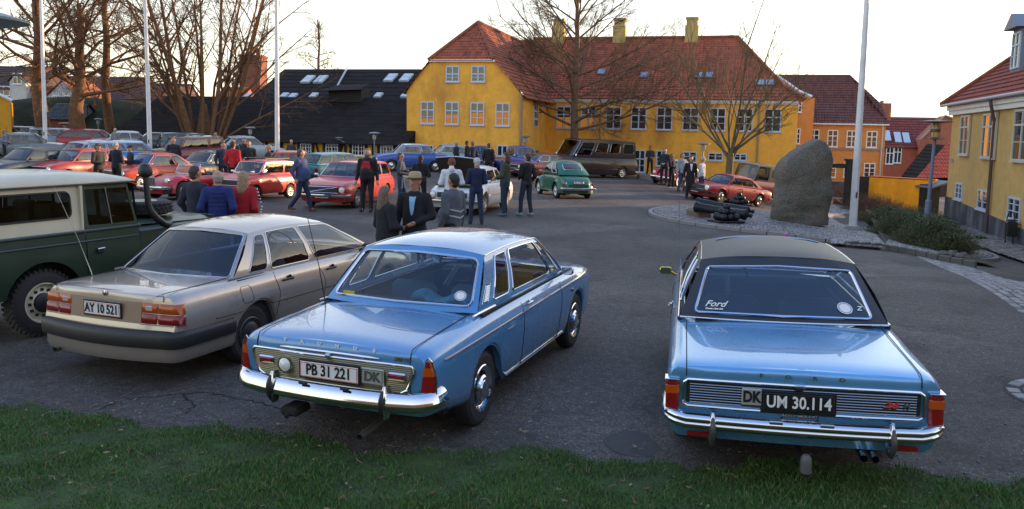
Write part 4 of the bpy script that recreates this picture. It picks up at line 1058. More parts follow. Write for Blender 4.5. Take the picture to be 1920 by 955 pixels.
        S['gh'] = dict(zb=belt - .005, zr=H - .075, base=(yb0, yb1), roof=(yt0, yt1), wb=wb, wb_rear=wb * .97, wr=wr, wr_rear=wr, bowb=.05 if kind not in ('beetle', 'minor') else .14, bowt=.03 if kind not in ('beetle', 'minor') else .10, rc=.045, rise=.025, arc=.015 if kind not in ('beetle', 'minor') else .045,
            sbulge=.015 if kind not in ('beetle', 'minor') else .05, cells=cells, pillars=[], rw=(.10, .14, .14, .05) if kind not in ('beetle', 'minor') else (.34, .40, .16, .08), fw=(.05, .08, .08, .05), rbulge=.02 if kind not in ('beetle', 'minor') else .10, vinyl=roofc is not None and 'allroof' in feat)
        trim = CHROME if 'chrome' in feat else BLACK
        gm = GLASSD if kind != 'van' else glass('van_glass', (.03, .035, .04), .03)
        side, rear_, front_ = greenhouse(S, root, m, roofm=rm, glass_m=gm, trim_m=trim, trim_r=.010)
        b = MB()
        for sx in (-1, 1):
            for yy in (yb0 + .5, yb1 - .85):
                if yy < yb1 - .4 and kind != 'pickup': b.box((sx * wb * .46, yy - .18, belt - .03), (wb * .66, .14, .42), bev=.05)
        b.box((0, yb1 - .14, belt - .03), (wb * 1.8, .26, .10)); 
        b.obj('seat', SEAT, root); tub(S, root, yb0, yb1, belt)
    FM = front_M(L); bm_ = CHROME if 'chrome' in feat else BLACK
    bz = .43
    prof = [(-.02, -.055), (.02, -.05), (.035, -.01), (.03, .03), (.0, .05), (-.03, .05)]
    bw = W * .97 if kind not in ('roadster',) else W * .85
    if face in ('both', 'front'):
        b = MB(); sweep_bar(bumper_path(bw, -.05, .30, bz, .12, bow=.05), prof, b); xf(b, FM); b.obj('bumper', bm_, root)
        hz = .62 if kind not in ('van', 'canvas', 'pickup') else .80; hx = hw * .74; yy = .035
        if kind in ('beetle', 'minor'):
            for x in (-1, 1): round_lamp(root, (x * (hw - .17), .30 if kind == 'beetle' else .26, .66), .085, FM)
        elif kind == 'roadster':
            for x in (-1, 1): round_lamp(root, (x * .50, .20, .66), .085, FM)
        elif 'rectlamp' in feat:
            for x in (-1, 1): b = MB(); b.box((x * hx, -.02, hz), (.24, .06, .13), bev=.015, M=FM); b.obj('headlight', CLR_L, root)
        else:
            for x in (-1, 1): round_lamp(root, (x * hx, -.035, hz), .09, FM)
        if kind not in ('beetle',):
            gw = {'roadster': .20, 'van': .62, 'minor': .3}.get(kind, hx - .14)
            b = MB(); b.box((0, -.012, hz - .01), (gw * 2, .05, .19 if kind not in ('roadster', 'minor') else .30), bev=.02, M=FM); q = b.obj('grille', BLACK, root)
            b = MB(); zz = .095 if kind not in ('roadster', 'minor') else .15
            b.tube([FM @ Vector((x, -.04, hz - .01 + z)) for x, z in ((-gw, -zz), (gw, -zz), (gw * (1 if kind != 'roadster' else 1.25), zz), (-gw * (1 if kind != 'roadster' else 1.25), zz))], .010, 5, closed=True)
            if 'slash' in feat: b.tube([FM @ Vector((-gw, -.043, hz - .1)), FM @ Vector((gw, -.043, hz + .08))], .008, 5)
            if kind in ('roadster', 'minor', 'van', 'pickup'):
                for k in range(7): x = -gw + gw * 2 * (k + .5) / 7; b.box((x, -.04, hz - .01), (.012, .01, zz * 1.9), M=FM)
            b.obj('grille_trim', CHROME, q)
        plate(root, plate_text if 'frontplate' in feat else '', (0, -.10, bz - .03), .42, .10, M=FM)
        if kind == 'beetle': b = MB(); b.tube([(0, L - .35, .80), (0, L * .80, .90), (0, L * .72, .935)], .010, 6); b.obj('bonnet_strip', CHROME, root)
        for x in (-1, 1):
            b = MB(); b.box((x * hw * .80, -.05, .43 + .08), (.14, .04, .045), bev=.01, M=FM); b.obj('indicator', AMB_L, root)
    if face in ('both', 'rear'):
        b = MB(); sweep_bar(bumper_path(bw, -.05, .30, bz, .12, bow=.05), prof, b); b.obj('bumper', bm_, root)
        for x in (-1, 1):
            if kind in ('beetle', 'minor'):
                b = MB(); b.lathe([(.05, 0), (.045, .03), (0, .045)], 14, M=Matrix.Translation((x * (hw - .16), -.0 + .10, .60)) @ Matrix.Rotation(-pi / 2, 4, 'Z')); b.obj('tail_lamp', RED_L, root)
                b = MB(); b.lathe([(.03, 0), (.028, .02), (0, .03)], 12, M=Matrix.Translation((x * (hw - .16 - .10), .06, .66)) @ Matrix.Rotation(-pi / 2, 4, 'Z')); b.obj('reflector', CLR_L, root)
            else:
                hh = .14 if kind not in ('wagon', 'van', 'suv', 'hatch') else .2
                b = MB(); b.box((x * hw * .82, .03, .66), (.22 if kind in ('sedan', 'boxy', 'coupe', 'hatch', 'mini') else .12, .06, hh), bev=.015); b.obj('tail_lamp', RED_L, root)
        plate(root, plate_text, (0, -.03 if kind != 'minor' else -.0, .60 if kind != 'minor' else .68), .42, .10, tilt=0 if kind != 'minor' else -.25)
    if 'rails' in feat or 'rack' in feat:
        b = MB()
        for x in (-wr * .8, wr * .8): b.tube([(x, yt0 + .1, H + .05), (x, yt1 - .1, H + .05)], .014, 5); 
        if 'rack' in feat:
            for k in range(5): y = yt0 + .25 + k * (yt1 - yt0 - .5) / 4; b.tube([(-wr * .8, y, H + .05), (wr * .8, y, H + .05)], .012, 5)
        b.obj('roof_rack', BLACK, root)
    for s in (-1, 1):
        if kind not in ('roadster', 'canvas'):
            y0, y1 = (yb0 + .36 * (yb1 - yb0), yb1) if doors == 2 else (yb0 + .22 * (yb1 - yb0), yb1)
            ys = [y0, y1] if doors == 2 else [y0, (y0 + y1) / 2 + .05, y1]
            if kind == 'van': ys = [yb0 + .72 * (yb1 - yb0), yb1]
            lines('door_gap', root, [vline(P, y, .27, belt - .02, s, L, .002, n=6) for y in ys], .005, n=4)
            for y in ys[:-1]: p = row_at_z(P, (y + .12) / L, belt - .12, s); b = MB(); b.box(p + Vector((s * .015, 0, 0)), (.03, .13, .025), bev=.008); b.obj('door_handle', bm_ if kind not in ('van',) else CHROME, root)
        if kind not in ('beetle', 'minor', 'roadster'):
            if 'strip' in feat or 'chrome' in feat:
                st = MB(); st.tube(hline(P, .25, L - .3, .58, s, L, .005, 16), .010, 5); st.obj('side_strip', bm_, root)
            if 'greysill' in feat:
                st = MB(); st.grid([[a, c] for a, c in zip(hline(P, ra + r * 1.2, fa - r * 1.2, .24, s, L, .006, 12), hline(P, ra + r * 1.2, fa - r * 1.2, .46, s, L, .006, 12))][::s]); st.obj('sill_panel', mat('grey_sill', (.09, .095, .11), .5), root)
        if kind != 'roadster':
            mirror(root, Vector((s * wb * 1.0, yb1 - .12, belt + .02)), s, CHROME if 'chrome' in feat else BLACK, (.13, .05, .09) if kind != 'van' else (.16, .05, .22))
    wheels(S, root, wheel, rimmat=rimm or DULLCHROME, whitewall=whitewall, w=tyrew)
    h = radians(head)
    if ref:
        (px, py), (lx, ly) = ref; g = G(px, py); ox = g.x - lx * cos(h) - ly * sin(h); oy = g.y + lx * sin(h) - ly * cos(h)
    else:
        px, Y = pxY; X = (px + (px - CX) * 0 - CX) / FPX * (Y * cos(PITCH) + 2.4 * sin(PITCH)); ox = X - L / 2 * sin(h); oy = Y - L / 2 * cos(h)
    place(root, ox, oy, h)
    return root, S, P
def all_cars():
    R = (.42, .008, .015); 
    # red estate AZ 80 235
    v, S, P = mk_car('vintage_estate', 'red vintage estate with black slashed grille and plate AZ 80 235, bearded man beside it', R, 4.64, 1.72, 1.46, 'wagon', .315, head=190, ref=((663, 390), (-.69, 4.64 * .815)), feat=('chrome', 'slash', 'frontplate'), plate_text='AZ 80 235', doors=5, wheel='spokes')
    for x in (-1, 1):
        pass
    # small red car
    mk_car('compact_car', 'small boxy red compact with rounded corners and open sunroof, right of the silver-haired trio', (.50, .018, .010), 3.05, 1.41, 1.36, 'mini', .25, head=202, ref=((540.8, 370.8), (-.58, .61)), feat=('chrome', 'rack'), doors=2, wheel='spokes', tyrew=.17)
    mk_car('roadster', 'open red roadster with chrome slatted grille and low windscreen', (.40, .006, .018), 3.96, 1.50, 1.2, 'roadster', .31, head=206, ref=((342, 376), (-.62, 3.96 * .815)), feat=('chrome', 'frontplate'), plate_text='DP 94 006', wheel='white', face='front')
    mk_car('rounded_saloon', 'orange-red rounded small saloon behind the open roadster', (.50, .045, .012), 3.7, 1.55, 1.40, 'coupe', .29, head=208, pxY=(290, 32.0), feat=('chrome', 'rack'), doors=2)
    mk_car('hatchback', 'bright red hatchback with dark windscreen above the off-roader roof', (.45, .02, .012), 3.9, 1.62, 1.42, 'hatch', .29, head=201, pxY=(150, 33.5), doors=2)
    mk_car('dark_saloon', 'dark slate saloon at the left edge behind the cream hardtop', (.02, .035, .045), 4.3, 1.68, 1.42, 'sedan', .29, head=201, pxY=(68, 33.0), doors=4, feat=('rectlamp',))
    mk_car('white_hatchback', 'white hatchback behind the bright red hatchback', (.55, .57, .60), 3.9, 1.62, 1.42, 'hatch', .29, head=201, pxY=(158, 41), doors=2)
    mk_car('grey_saloon', 'grey saloon beside the hooded person at the left edge', (.14, .16, .17), 4.5, 1.7, 1.44, 'sedan', .29, head=70, pxY=(45, 45), doors=4)
    mk_car('blue_estate', 'blue estate with white roof and bright side windows', (.02, .16, .52), 4.3, 1.62, 1.52, 'wagon', .29, roofc=(.65, .68, .7), head=58, pxY=(248, 41), doors=5, feat=('chrome',))
    mk_car('maroon_off_roader', 'maroon off-roader with dark soft top behind the rounded saloon', (.15, .008, .025), 4.2, 1.7, 1.68, 'suv', .34, roofc=(.06, .065, .07), head=215, pxY=(345, 43), doors=2)
    mk_car('dark_green_saloon', 'dark green saloon behind the red roadster', (.008, .03, .022), 4.4, 1.7, 1.42, 'boxy', .29, head=206, pxY=(398, 36), doors=2, feat=('chrome',))
    mk_car('orange_saloon', 'orange-red boxy saloon behind the third flagpole', (.45, .035, .01), 4.2, 1.6, 1.42, 'boxy', .29, head=62, pxY=(550, 39), doors=2)
    mk_car('teal_hatchback', 'teal hatchback seen from behind, half hidden by the red estate', (.015, .16, .19), 3.99, 1.66, 1.42, 'hatch', .29, head=34, pxY=(632, 39), doors=5, plate_text='CP 60 009')
    mk_car('blue_vintage_car', 'royal blue vintage car with pale roof by the black-roofed building', (.02, .08, .34), 4.1, 1.6, 1.5, 'boxy', .31, roofc=(.45, .60, .62), head=248, pxY=(768, 46), doors=2, feat=('chrome',))
    mk_car('maroon_saloon', 'maroon saloon in front of the brown van nose', (.16, .008, .02), 4.3, 1.65, 1.4, 'sedan', .29, head=232, pxY=(1014, 46.5), doors=4, feat=('chrome',))
    mk_car('pickup_truck', 'royal blue pickup with round headlights behind the white car', (.016, .05, .24), 4.7, 1.8, 1.7, 'pickup', .34, head=146, pxY=(968, 47.5), feat=('chrome',))
    # row at the foot of the slope
    rows = [('estate_car', 'dark grey estate car, leftmost of the back row', (.05, .055, .06), 'wagon', 62, 66, 1.5, 5), ('silver_estate', 'silver blue estate car in the back row, left of the red one', (.20, .26, .32), 'wagon', 122, 58, 1.46, 5),
            ('red_hatchback', 'dark red hatchback in the back row under the pollarded tree', (.33, .015, .02), 'hatch', 178, 58, 1.46, 5), ('white_saloon', 'white saloon in the back row right of the red hatchback', (.52, .55, .58), 'sedan', 240, 58, 1.42, 4),
            ('black_saloon', 'dark saloon in the back row by the second flagpole', (.03, .035, .04), 'sedan', 300, 58, 1.40, 4), ('slate_estate', 'slate blue estate in the back row in front of the many-stemmed tree', (.06, .10, .13), 'wagon', 365, 58, 1.44, 5),
            ('silver_saloon', 'pale silver saloon in the back row behind the man in red jacket', (.36, .40, .42), 'sedan', 455, 57, 1.46, 4), ('grey_van', 'pale grey estate at the far left of the back row', (.30, .32, .33), 'wagon', 8, 60, 1.45, 5)]
    for nm, lb, c, k, px, hd, H, d in rows:
        mk_car(nm, lb, c, 4.4, 1.72, H, k, .30, head=hd, pxY=(px, 52.5 if nm != 'silver_saloon' else 49), doors=d)
    mk_car('pale_blue_car', 'pale blue small car behind the raised bonnet', (.25, .36, .45), 3.8, 1.55, 1.45, 'boxy', .29, head=250, pxY=(838, 49), doors=2, feat=('chrome',))
    mk_car('navy_car', 'navy vintage car amid the group of men in dark coats', (.01, .03, .09), 4.0, 1.6, 1.5, 'boxy', .29, head=180, pxY=(900, 49), doors=2, feat=('chrome',))
    # conversion van
    mk_car('van', 'dark brown long van with tinted side windows parked before the yellow facade', (.014, .007, .008), 6.5, 2.0, 2.35, 'van', .36, head=236, ref=((1164, 334.5), (-.85, 6.5 * .2)), feat=('chrome',), wheel='spokes', tyrew=.22)
    # green rounded saloon
    mk_car('rounded_green_saloon', 'racing green rounded vintage saloon seen from behind, whitewall style hubs', (.006, .10, .045), 3.76, 1.55, 1.52, 'minor', .30, head=-16, ref=((1045, 371.5), (-.64, 3.76 * .2)), feat=('chrome',), plate_text='BL 21 598', wheel='white', rimm=WHITE, face='both', doors=2)
    g1, g2 = G(1217.6, 344.8), G(1266.8, 350)
    hb = math.degrees(atan2(-(g1.y - g2.y) * -1, 1)) 
    mk_car('beetle_car', 'red rounded rear-engined car with white roof and whitewall tyres', (.42, .008, .02), 4.07, 1.55, 1.5, 'beetle', .32, roofc=(.70, .74, .76), head=217, ref=((1266.8, 350), (-.65, 4.07 * .815)), feat=('chrome', 'frontplate', 'allroof'), wheel='white', rimm=WHITE, whitewall=True, doors=2)
    mk_car('red_hatchback_saloon', 'dark red wedge-shaped car with grey sills behind the cannons', (.36, .004, .018), 4.3, 1.65, 1.33, 'coupe', .30, head=236, ref=((1345.4, 380), (-.68, 4.3 * .815)), feat=('greysill', 'frontplate'), doors=4, wheel='full')
    mk_car('pale_blue_roadster', 'pale turquoise open car nose beside the dark red wedge-shaped car', (.22, .55, .62), 3.8, 1.5, 1.25, 'roadster', .31, head=240, pxY=(1352, 39), feat=('chrome',), wheel='white')
    mk_car('canvas_top_truck', 'red truck with beige canvas top and red window frame behind the boulder', (.24, .012, .015), 4.3, 1.75, 1.95, 'canvas', .36, roofc=(.22, .18, .12), head=240, pxY=(1400, 43.5), feat=('allroof',))
def amazon():
    g1, g2 = G(902.6, 402), G(963, 384.5); dx, dy = g1.x - g2.x, g1.y - g2.y
    head = math.degrees(atan2(dx, dy)); L = 4.45
    m = paint('paint_white_car', (.66, .68, .70), 0, .3)
    root, S, P = mk_car('white_vintage_saloon', 'white vintage saloon with its bonnet raised and large alloy wheels', (.66, .68, .70), L, 1.66, 1.46, 'sedan', .33, head=head, ref=((902.6, 402), (-.70, L * .815)), feat=('chrome', 'frontplate'), doors=2, wheel='spokes', plate_text='E 9 4', tyrew=.2)
    # engine bay opening and raised bonnet, hinged at the windscreen
    b = MB(); b.box((0, L * .85, .885), (1.22, L * .21, .03)); b.obj('engine_bay', DARK, root)
    b = MB()
    for x, y, r_ in ((-.2, 3.6, .11), (.2, 3.75, .13), (.38, 3.5, .08), (-.4, 3.9, .09)): b.box((x, y, .90), (r_ * 2, r_ * 1.8, .10), bev=.03)
    b.tube([(-.5, 3.5, .93), (-.1, 3.8, .96), (.4, 3.9, .92)], .03, 8); b.obj('engine', mat('engine_metal', (.25, .25, .26), .4, .8), root)
    H = Vector((0, 3.36, .93)); ang = radians(46); rows, rows2 = [], []
    for i in range(9):
        y = i / 8 * 1.12
        rows.append([H + Vector((x * (.69 - .03 * i / 8), y * cos(ang) - .05 * (1 - x * x) * sin(ang), y * sin(ang) + .05 * (1 - x * x))) for x in [-1 + k / 4 for k in range(9)]])
        rows2.append([p + Vector((0, .03 * sin(ang), -.03)) for p in rows[-1]])
    b = MB(); b.grid(rows[::-1]); lid = b.obj('bonnet', m, root); b = MB(); b.grid(rows2); b.obj('bonnet_lining', mat('bonnet_lining', (.035, .028, .02), .8), lid)
    b = MB(); b.tube([rows[0][0], rows[-1][0], rows[-1][4], rows[-1][8], rows[0][8]], .014, 5); b.obj('bonnet_edge', m, lid)
    b = MB(); b.tube([H + Vector((.1, .8 * cos(ang), .8 * sin(ang) + .02)), H + Vector((.1, .98 * cos(ang) - .02, .98 * sin(ang) + .10))], .03, 6); b.obj('bonnet_scoop', BLACK, lid)
# ------------------------------------------------------------------ buildings
def on_plane(px, py, O, phi, yl):
    d = ray(px, py); n = Vector((-sin(phi), cos(phi), 0)); o = Vector((0, 0, CAMZ)); p0 = Vector((O[0], O[1], 0)) + n * yl
    t = (p0 - o).dot(n) / d.dot(n); w = o + d * t; r = w - Vector((O[0], O[1], 0))
    return Vector((r.x * cos(phi) + r.y * sin(phi), w.z))
def wall_mat(name, col, stain=(.25, .13, .05), amt=.5, scale=.5):
    if name in MATS: return MATS[name]
    m, n, l, b = new_mat(name); b.inputs['Roughness'].default_value = .9
    tc = n.new('ShaderNodeTexCoord')
    def noise(sc, d=8, r=.6, v=None):
        t = n.new('ShaderNodeTexNoise'); t.inputs['Scale'].default_value = sc; t.inputs['Detail'].default_value = d; t.inputs['Roughness'].default_value = r
        l.new(v or tc.outputs['Object'], t.inputs['Vector']); return t
    mp = n.new('ShaderNodeMapping'); mp.inputs['Scale'].default_value = (1, 1, .35); l.new(tc.outputs['Object'], mp.inputs['Vector'])
    a = noise(scale, v=mp.outputs['Vector']); r = n.new('ShaderNodeValToRGB'); r.color_ramp.elements[0].position = .47; r.color_ramp.elements[1].position = .68
    r.color_ramp.elements[0].color = (0, 0, 0, 1); r.color_ramp.elements[1].color = (amt, amt, amt, 1); l.new(a.outputs['Fac'], r.inputs['Fac'])
    c = noise(2.2, 10, .7); r2 = n.new('ShaderNodeValToRGB'); r2.color_ramp.elements[0].position = .3; r2.color_ramp.elements[1].position = .7
    r2.color_ramp.elements[0].color = (*[v * .82 for v in col], 1); r2.color_ramp.elements[1].color = (*[min(1, v * 1.12) for v in col], 1); l.new(c.outputs['Fac'], r2.inputs['Fac'])
    mx = n.new('ShaderNodeMixRGB'); l.new(r.outputs['Color'], mx.inputs[0]); l.new(r2.outputs['Color'], mx.inputs[1]); mx.inputs[2].default_value = (*stain, 1)
    l.new(mx.outputs['Color'], b.inputs['Base Color'])
    h = noise(14, 6); bp = n.new('ShaderNodeBump'); bp.inputs['Strength'].default_value = .35; bp.inputs['Distance'].default_value = .03; l.new(h.outputs['Fac'], bp.inputs['Height']); l.new(bp.outputs['Normal'], b.inputs['Normal'])
    MATS[name] = m; return m
def tile_mat(name, col, dark, pitch=.25, row=.32, rib=1.0, rough=.8):
    if name in MATS: return MATS[name]
    m, n, l, b = new_mat(name); b.inputs['Roughness'].default_value = rough
    tc = n.new('ShaderNodeTexCoord')
    t = n.new('ShaderNodeTexNoise'); t.inputs['Scale'].default_value = .6; t.inputs['Detail'].default_value = 9; t.inputs['Roughness'].default_value = .7; l.new(tc.outputs['Object'], t.inputs['Vector'])
    mp = n.new('ShaderNodeMapping'); mp.inputs['Scale'].default_value = (1 / pitch, 1 / pitch * .7, 1 / row); l.new(tc.outputs['Object'], mp.inputs['Vector'])
    v = n.new('ShaderNodeTexWhiteNoise'); sn = n.new('ShaderNodeVectorMath'); sn.operation = 'FLOOR'; l.new(mp.outputs['Vector'], sn.inputs[0]); l.new(sn.outputs['Vector'], v.inputs['Vector'])
    ad = n.new('ShaderNodeMath'); ad.operation = 'MULTIPLY_ADD'; ad.inputs[1].default_value = .35; l.new(v.outputs['Value'], ad.inputs[0]); l.new(t.outputs['Fac'], ad.inputs[2])
    r = n.new('ShaderNodeValToRGB'); r.color_ramp.elements[0].position = .42; r.color_ramp.elements[1].position = .9; r.color_ramp.elements[0].color = (*dark, 1); r.color_ramp.elements[1].color = (*col, 1)
    l.new(ad.outputs['Value'], r.inputs['Fac']); l.new(r.outputs['Color'], b.inputs['Base Color'])
    w = n.new('ShaderNodeTexWave'); w.wave_type = 'BANDS'; w.bands_direction = 'X'; w.inputs['Scale'].default_value = 2 * pi / pitch / 20 * 1.0; l.new(tc.outputs['Object'], w.inputs['Vector'])
    bp = n.new('ShaderNodeBump'); bp.inputs['Strength'].default_value = rib; bp.inputs['Distance'].default_value = .05; l.new(w.outputs['Fac'], bp.inputs['Height']); l.new(bp.outputs['Normal'], b.inputs['Normal'])
    MATS[name] = m; return m
def course_roof(mb, a, b, c, d, n, lift=.05, mi=0):
    """bottom-left, bottom-right, top-right, top-left; overlapping tile courses"""
    a, b, c, d = map(Vector, (a, b, c, d)); nr = ((b - a).cross(d - a)); nr.normalize()
    if nr.z < 0: nr = -nr
    for k in range(n):
        t0, t1 = k / n, (k + 1) / n
        p, q, r, s = a.lerp(d, t0), b.lerp(c, t0), b.lerp(c, t1), a.lerp(d, t1)
        mb.add([p + nr * lift, q + nr * lift, r + nr * .004, s + nr * .004, p, q], [(0, 1, 2, 3), (4, 5, 1, 0)], mi)
WGLASS = mat('window_glass', (.02, .024, .03), .04, spec=.9)
WFRAME = mat('window_frame_white', (.48, .55, .64), .55)
PANE_GLOW = mat('orange_pane_reflection', (.45, .16, .02), .8, emit=(1.0, .35, .03), es=.10)  # warm reflection in the panes, put in as orange colour with weak glow
def window(parent, xl, z0, w, h, yl=0, cols=2, transom=.38, bars=(1, 2), recess=0, frame=None, glow_frac=0, sill=True, name='window', fw=.075, proud=.05):
    """casement window facing local -Y; xl centre, z0 sill"""
    fr = MB(); y = yl - proud / 2 + recess; d = proud
    zt = z0 + h; x0, x1 = xl - w / 2, xl + w / 2
    for x in (x0 + fw / 2, x1 - fw / 2): fr.box((x, y, z0 + h / 2), (fw, d, h))
    for z in (z0 + fw / 2, zt - fw / 2): fr.box((xl, y, z), (w - 2 * fw, d, fw))
    tz = zt - h * transom if transom else zt
    for k in range(1, cols): fr.box((x0 + w * k / cols, y, z0 + h / 2), (fw * 1.1, d - .004, h - 2 * fw))
    if transom: fr.box((xl, y, tz), (w - 2 * fw, d - .008, fw))
    cw = w / cols
    if h * fw > .02:
        for k in range(cols):
            cx = x0 + cw * (k + .5)
            if bars[0] > 1: fr.box((cx, y + .005, z0 + h / 2), (.03, d * .5, h - 2 * fw))
            for q in range(1, bars[1]): fr.box((cx, y + .007, z0 + fw + (tz - z0 - fw) * q / bars[1]), (cw - fw, d * .5, .03))
    if sill: fr.box((xl, yl - .04 - proud * .2, z0 - .03), (w + .1, .12, .05))
    o = fr.obj(name, frame or WFRAME, parent, smooth=False)
    g = MB(); g.add([(x0 + .02, y + .015, z0 + .02), (x1 - .02, y + .015, z0 + .02), (x1 - .02, y + .015, zt - .02), (x0 + .02, y + .015, zt - .02)], [(0, 1, 2, 3)]); g.obj('pane', WGLASS, o, smooth=False)
    if glow_frac:  # flat sheets over the lower pane imitating a reflected sunlit facade
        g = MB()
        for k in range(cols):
            cx = x0 + cw * (k + .5); g.add([(cx - cw * .36, y + .011, z0 + fw), (cx + cw * .36, y + .011, z0 + fw), (cx + cw * .36, y + .011, z0 + h * glow_frac), (cx - cw * .36, y + .011, z0 + h * glow_frac)], [(0, 1, 2, 3)])
        g.obj('painted_reflection', PANE_GLOW, o, smooth=False)
    return o
def poly_wall(mb, pts, y0, y1, mi=0):
    """outline in local XZ extruded from y0 (front) to y1"""
    n = len(pts); vs = [(x, y0, z) for x, z in pts] + [(x, y1, z) for x, z in pts]
    mb.add(vs, [tuple(range(n)), tuple(range(n, 2 * n))[::-1]] + [(i, i + n, (i + 1) % n + n, (i + 1) % n) for i in range(n)], mi)
PH = radians(-15)
ZB = -2.2
def main_building():
    O = (3.93, 58.5); root = empty('manor_building', (O[0], O[1], 0), PH, 'long yellow two-storey building with red tiled roof, gabled wing and three chimneys', 'building')
    Q = lambda px, py, yl=0: on_plane(px, py, O, PH, yl)
    wm = wall_mat('yellow_limewash', (.85, .42, .055), (.42, .18, .045), .8); tm = tile_mat('red_pantiles', (.42, .105, .042), (.18, .048, .026))
    xe = Q(1497, 195).x; ze = 5.05; zr = Q(1384, 70.8, 6).y; xr = Q(1384, 70.8, 6).x
    yf = -8.0
    wl, wk, vl, vr, rr = Q(764, 250, yf).x, Q(762.6, 172, yf), Q(808, 115, yf), Q(924, 113, yf), Q(981, 182, yf)
    xi = Q(1023, 220, 0).x
    b = MB()
    b.box(((xi + xe) / 2, 6, (ZB + ze) / 2), (xe - xi, 12, ze - ZB))
    poly_wall(b, [(wl, ZB), (rr.x, ZB), (rr.x, rr.y), (vr.x + (rr.x - vr.x) * .45, vr.y + (rr.y - vr.y) * .40), (vr.x, vr.y), (vl.x, vl.y), (vl.x + (wk.x - vl.x) * .45, vl.y + (wk.y - vl.y) * .40), (wk.x, wk.y)], yf, yf + .4)
    b.add([(rr.x, yf, ZB), (xi, .3, ZB), (xi, .3, ze), (rr.x, yf, ze)], [(0, 1, 2, 3)]); b.add([(wl, yf, ZB), (wl, 12, ZB), (wl, 12, wk.y), (wl, yf, wk.y)], [(3, 2, 1, 0)])
    b.obj('wall', wm, root, smooth=False)
    c = MB(); c.box(((xi + xe) / 2, -.10, ze + .0), (xe - xi, .22, .16)); c.box(((xi + xe) / 2, -.05, ze - .12), (xe - xi, .12, .1)); c.obj('cornice', WHITE, root, smooth=False)
    c = MB(); c.box(((vl.x + vr.x) / 2, yf - .09, vl.y + .02), (vr.x - vl.x + .3, .2, .14)); c.obj('cornice', WHITE, root, smooth=False)
    # main roof: front slope with bell-cast foot, hip at the right
    r = MB(); zk = ze + 1.0; yk = .9
    xl0 = xi - 1.0
    course_roof(r, (xl0, -.35, ze + .08), (xe + .35, -.35, ze + .08), (xe - .9, yk, zk), (xl0, yk, zk), 4)
    course_roof(r, (xl0, yk, zk), (xe - .9, yk, zk), (xr, 6, zr), (xl0 - 6, 6, zr), 26, .035)
    course_roof(r, (xe + .35, -.35, ze + .08), (xe + .35, 12.3, ze + .08), (xe - .9, 11.1, zk), (xe - .9, yk, zk), 4)
    course_roof(r, (xe - .9, yk, zk), (xe - .9, 11.1, zk), (xr, 6, zr), (xr, 6, zr), 26, .035)
    course_roof(r, (xe + .35, 12.3, ze), (xl0, 12.3, ze), (xl0, 6, zr), (xr, 6, zr), 10)
    r.obj('roof', tm, root, smooth=False)
    # wing roof
    xm = (wl + rr.x) / 2; za = zr - .25; ya = yf + 2.6; w = MB(); zkk = vl.y
    w_ = [(wl - .25, yf - .15, wk.y - .25), (vl.x - .1, yf - .15, zkk)]
    course_roof(w, (wl - .25, yf - .2, wk.y - .15), (wl - .25, 8, wk.y - .15), (vl.x - .05, 8, zkk), (vl.x - .05, yf - .2, zkk), 8)
    course_roof(w, (vl.x - .05, yf - .2, zkk), (vl.x - .05, 8, zkk), (xm, 6, za), (xm, ya, za), 9)
    course_roof(w, (vr.x + .05, 8, zkk), (vr.x + .05, yf - .2, zkk), (xm, ya, za), (xm, 6, za), 14, .035)
    course_roof(w, (rr.x + .5, 8, rr.y - .1), (rr.x + .25, yf - .2, rr.y - .1), (vr.x + .05, yf - .2, zkk), (vr.x + .05, 8, zkk), 8)
    course_roof(w, (vl.x - .05, yf - .2, zkk), (vr.x + .05, yf - .2, zkk), (xm, ya, za), (xm, ya, za), 14, .035)
    w.obj('wing_roof', tm, root, smooth=False)
    rg = MB(); rm = tile_mat('ridge_tiles', (.30, .085, .04), (.16, .045, .02), rib=.2)
    rg.tube([(xl0 - 1.5, 6, zr + .06), (xr, 6, zr + .06), (xe - .9, yk, zk + .1), (xe + .4, -.4, ze + .18)], .13, 6); rg.obj('ridge', rm, root)
    rg = MB(); rg.tube([(vl.x - .1, yf - .2, zkk + .08), (xm, ya, za + .06), (xm, 6, za + .06)], .12, 6); rg.obj('ridge', rm, root)
    rg = MB(); rg.tube([(xm, ya, za + .06), (vr.x + .1, yf - .2, zkk + .08)], .12, 6); rg.obj('ridge', rm, root)
    # chimneys
    cm = wall_mat('yellow_brick', (.50, .38, .14), (.2, .15, .08), .6, 2)
    for px in (1048, 1162, 1297):
        x = Q(px, 70, 6).x; z = zr; c = MB(); c.box((x, 6, z + .2), (.95, .95, 1.4)); c.box((x, 6, z + .75), (.80, .80, 1.3)); c.box((x, 6, z + 1.42), (.92, .92, .16))
        for k in range(7): c.box((x, 6, z - .1 + k * .2), (.965 if k < 5 else .815, .965 if k < 5 else .815, .02))
        c.obj('chimney', cm, root, smooth=False)
    # windows of the long facade
    wt, wb_ = Q(1197.6, 201).y, Q(1197.6, 243).y
    for i, px in enumerate((1057, 1103, 1150.3, 1197.6, 1245.7, 1294.7, 1345.2, 1396, 1448.8)):
        window(root, Q(px, 225).x, wb_, 1.08, wt - wb_, 0, glow_frac=.5 if i in (0, 1) else 0, bars=(1, 2))
    for x0, x1, y0, y1 in ((1190, 1209, 281, 324), (1231, 1250, 282, 312), (1280, 1306, 284, 306), (1328, 1355, 286, 302), (1376, 1400, 288, 302)):
        a, c = Q(x0, y0), Q(x1, y1); window(root, (a.x + c.x) / 2, c.y, c.x - a.x, a.y - c.y, 0, transom=.4 if y1 > 320 else 0, bars=(1, 2))
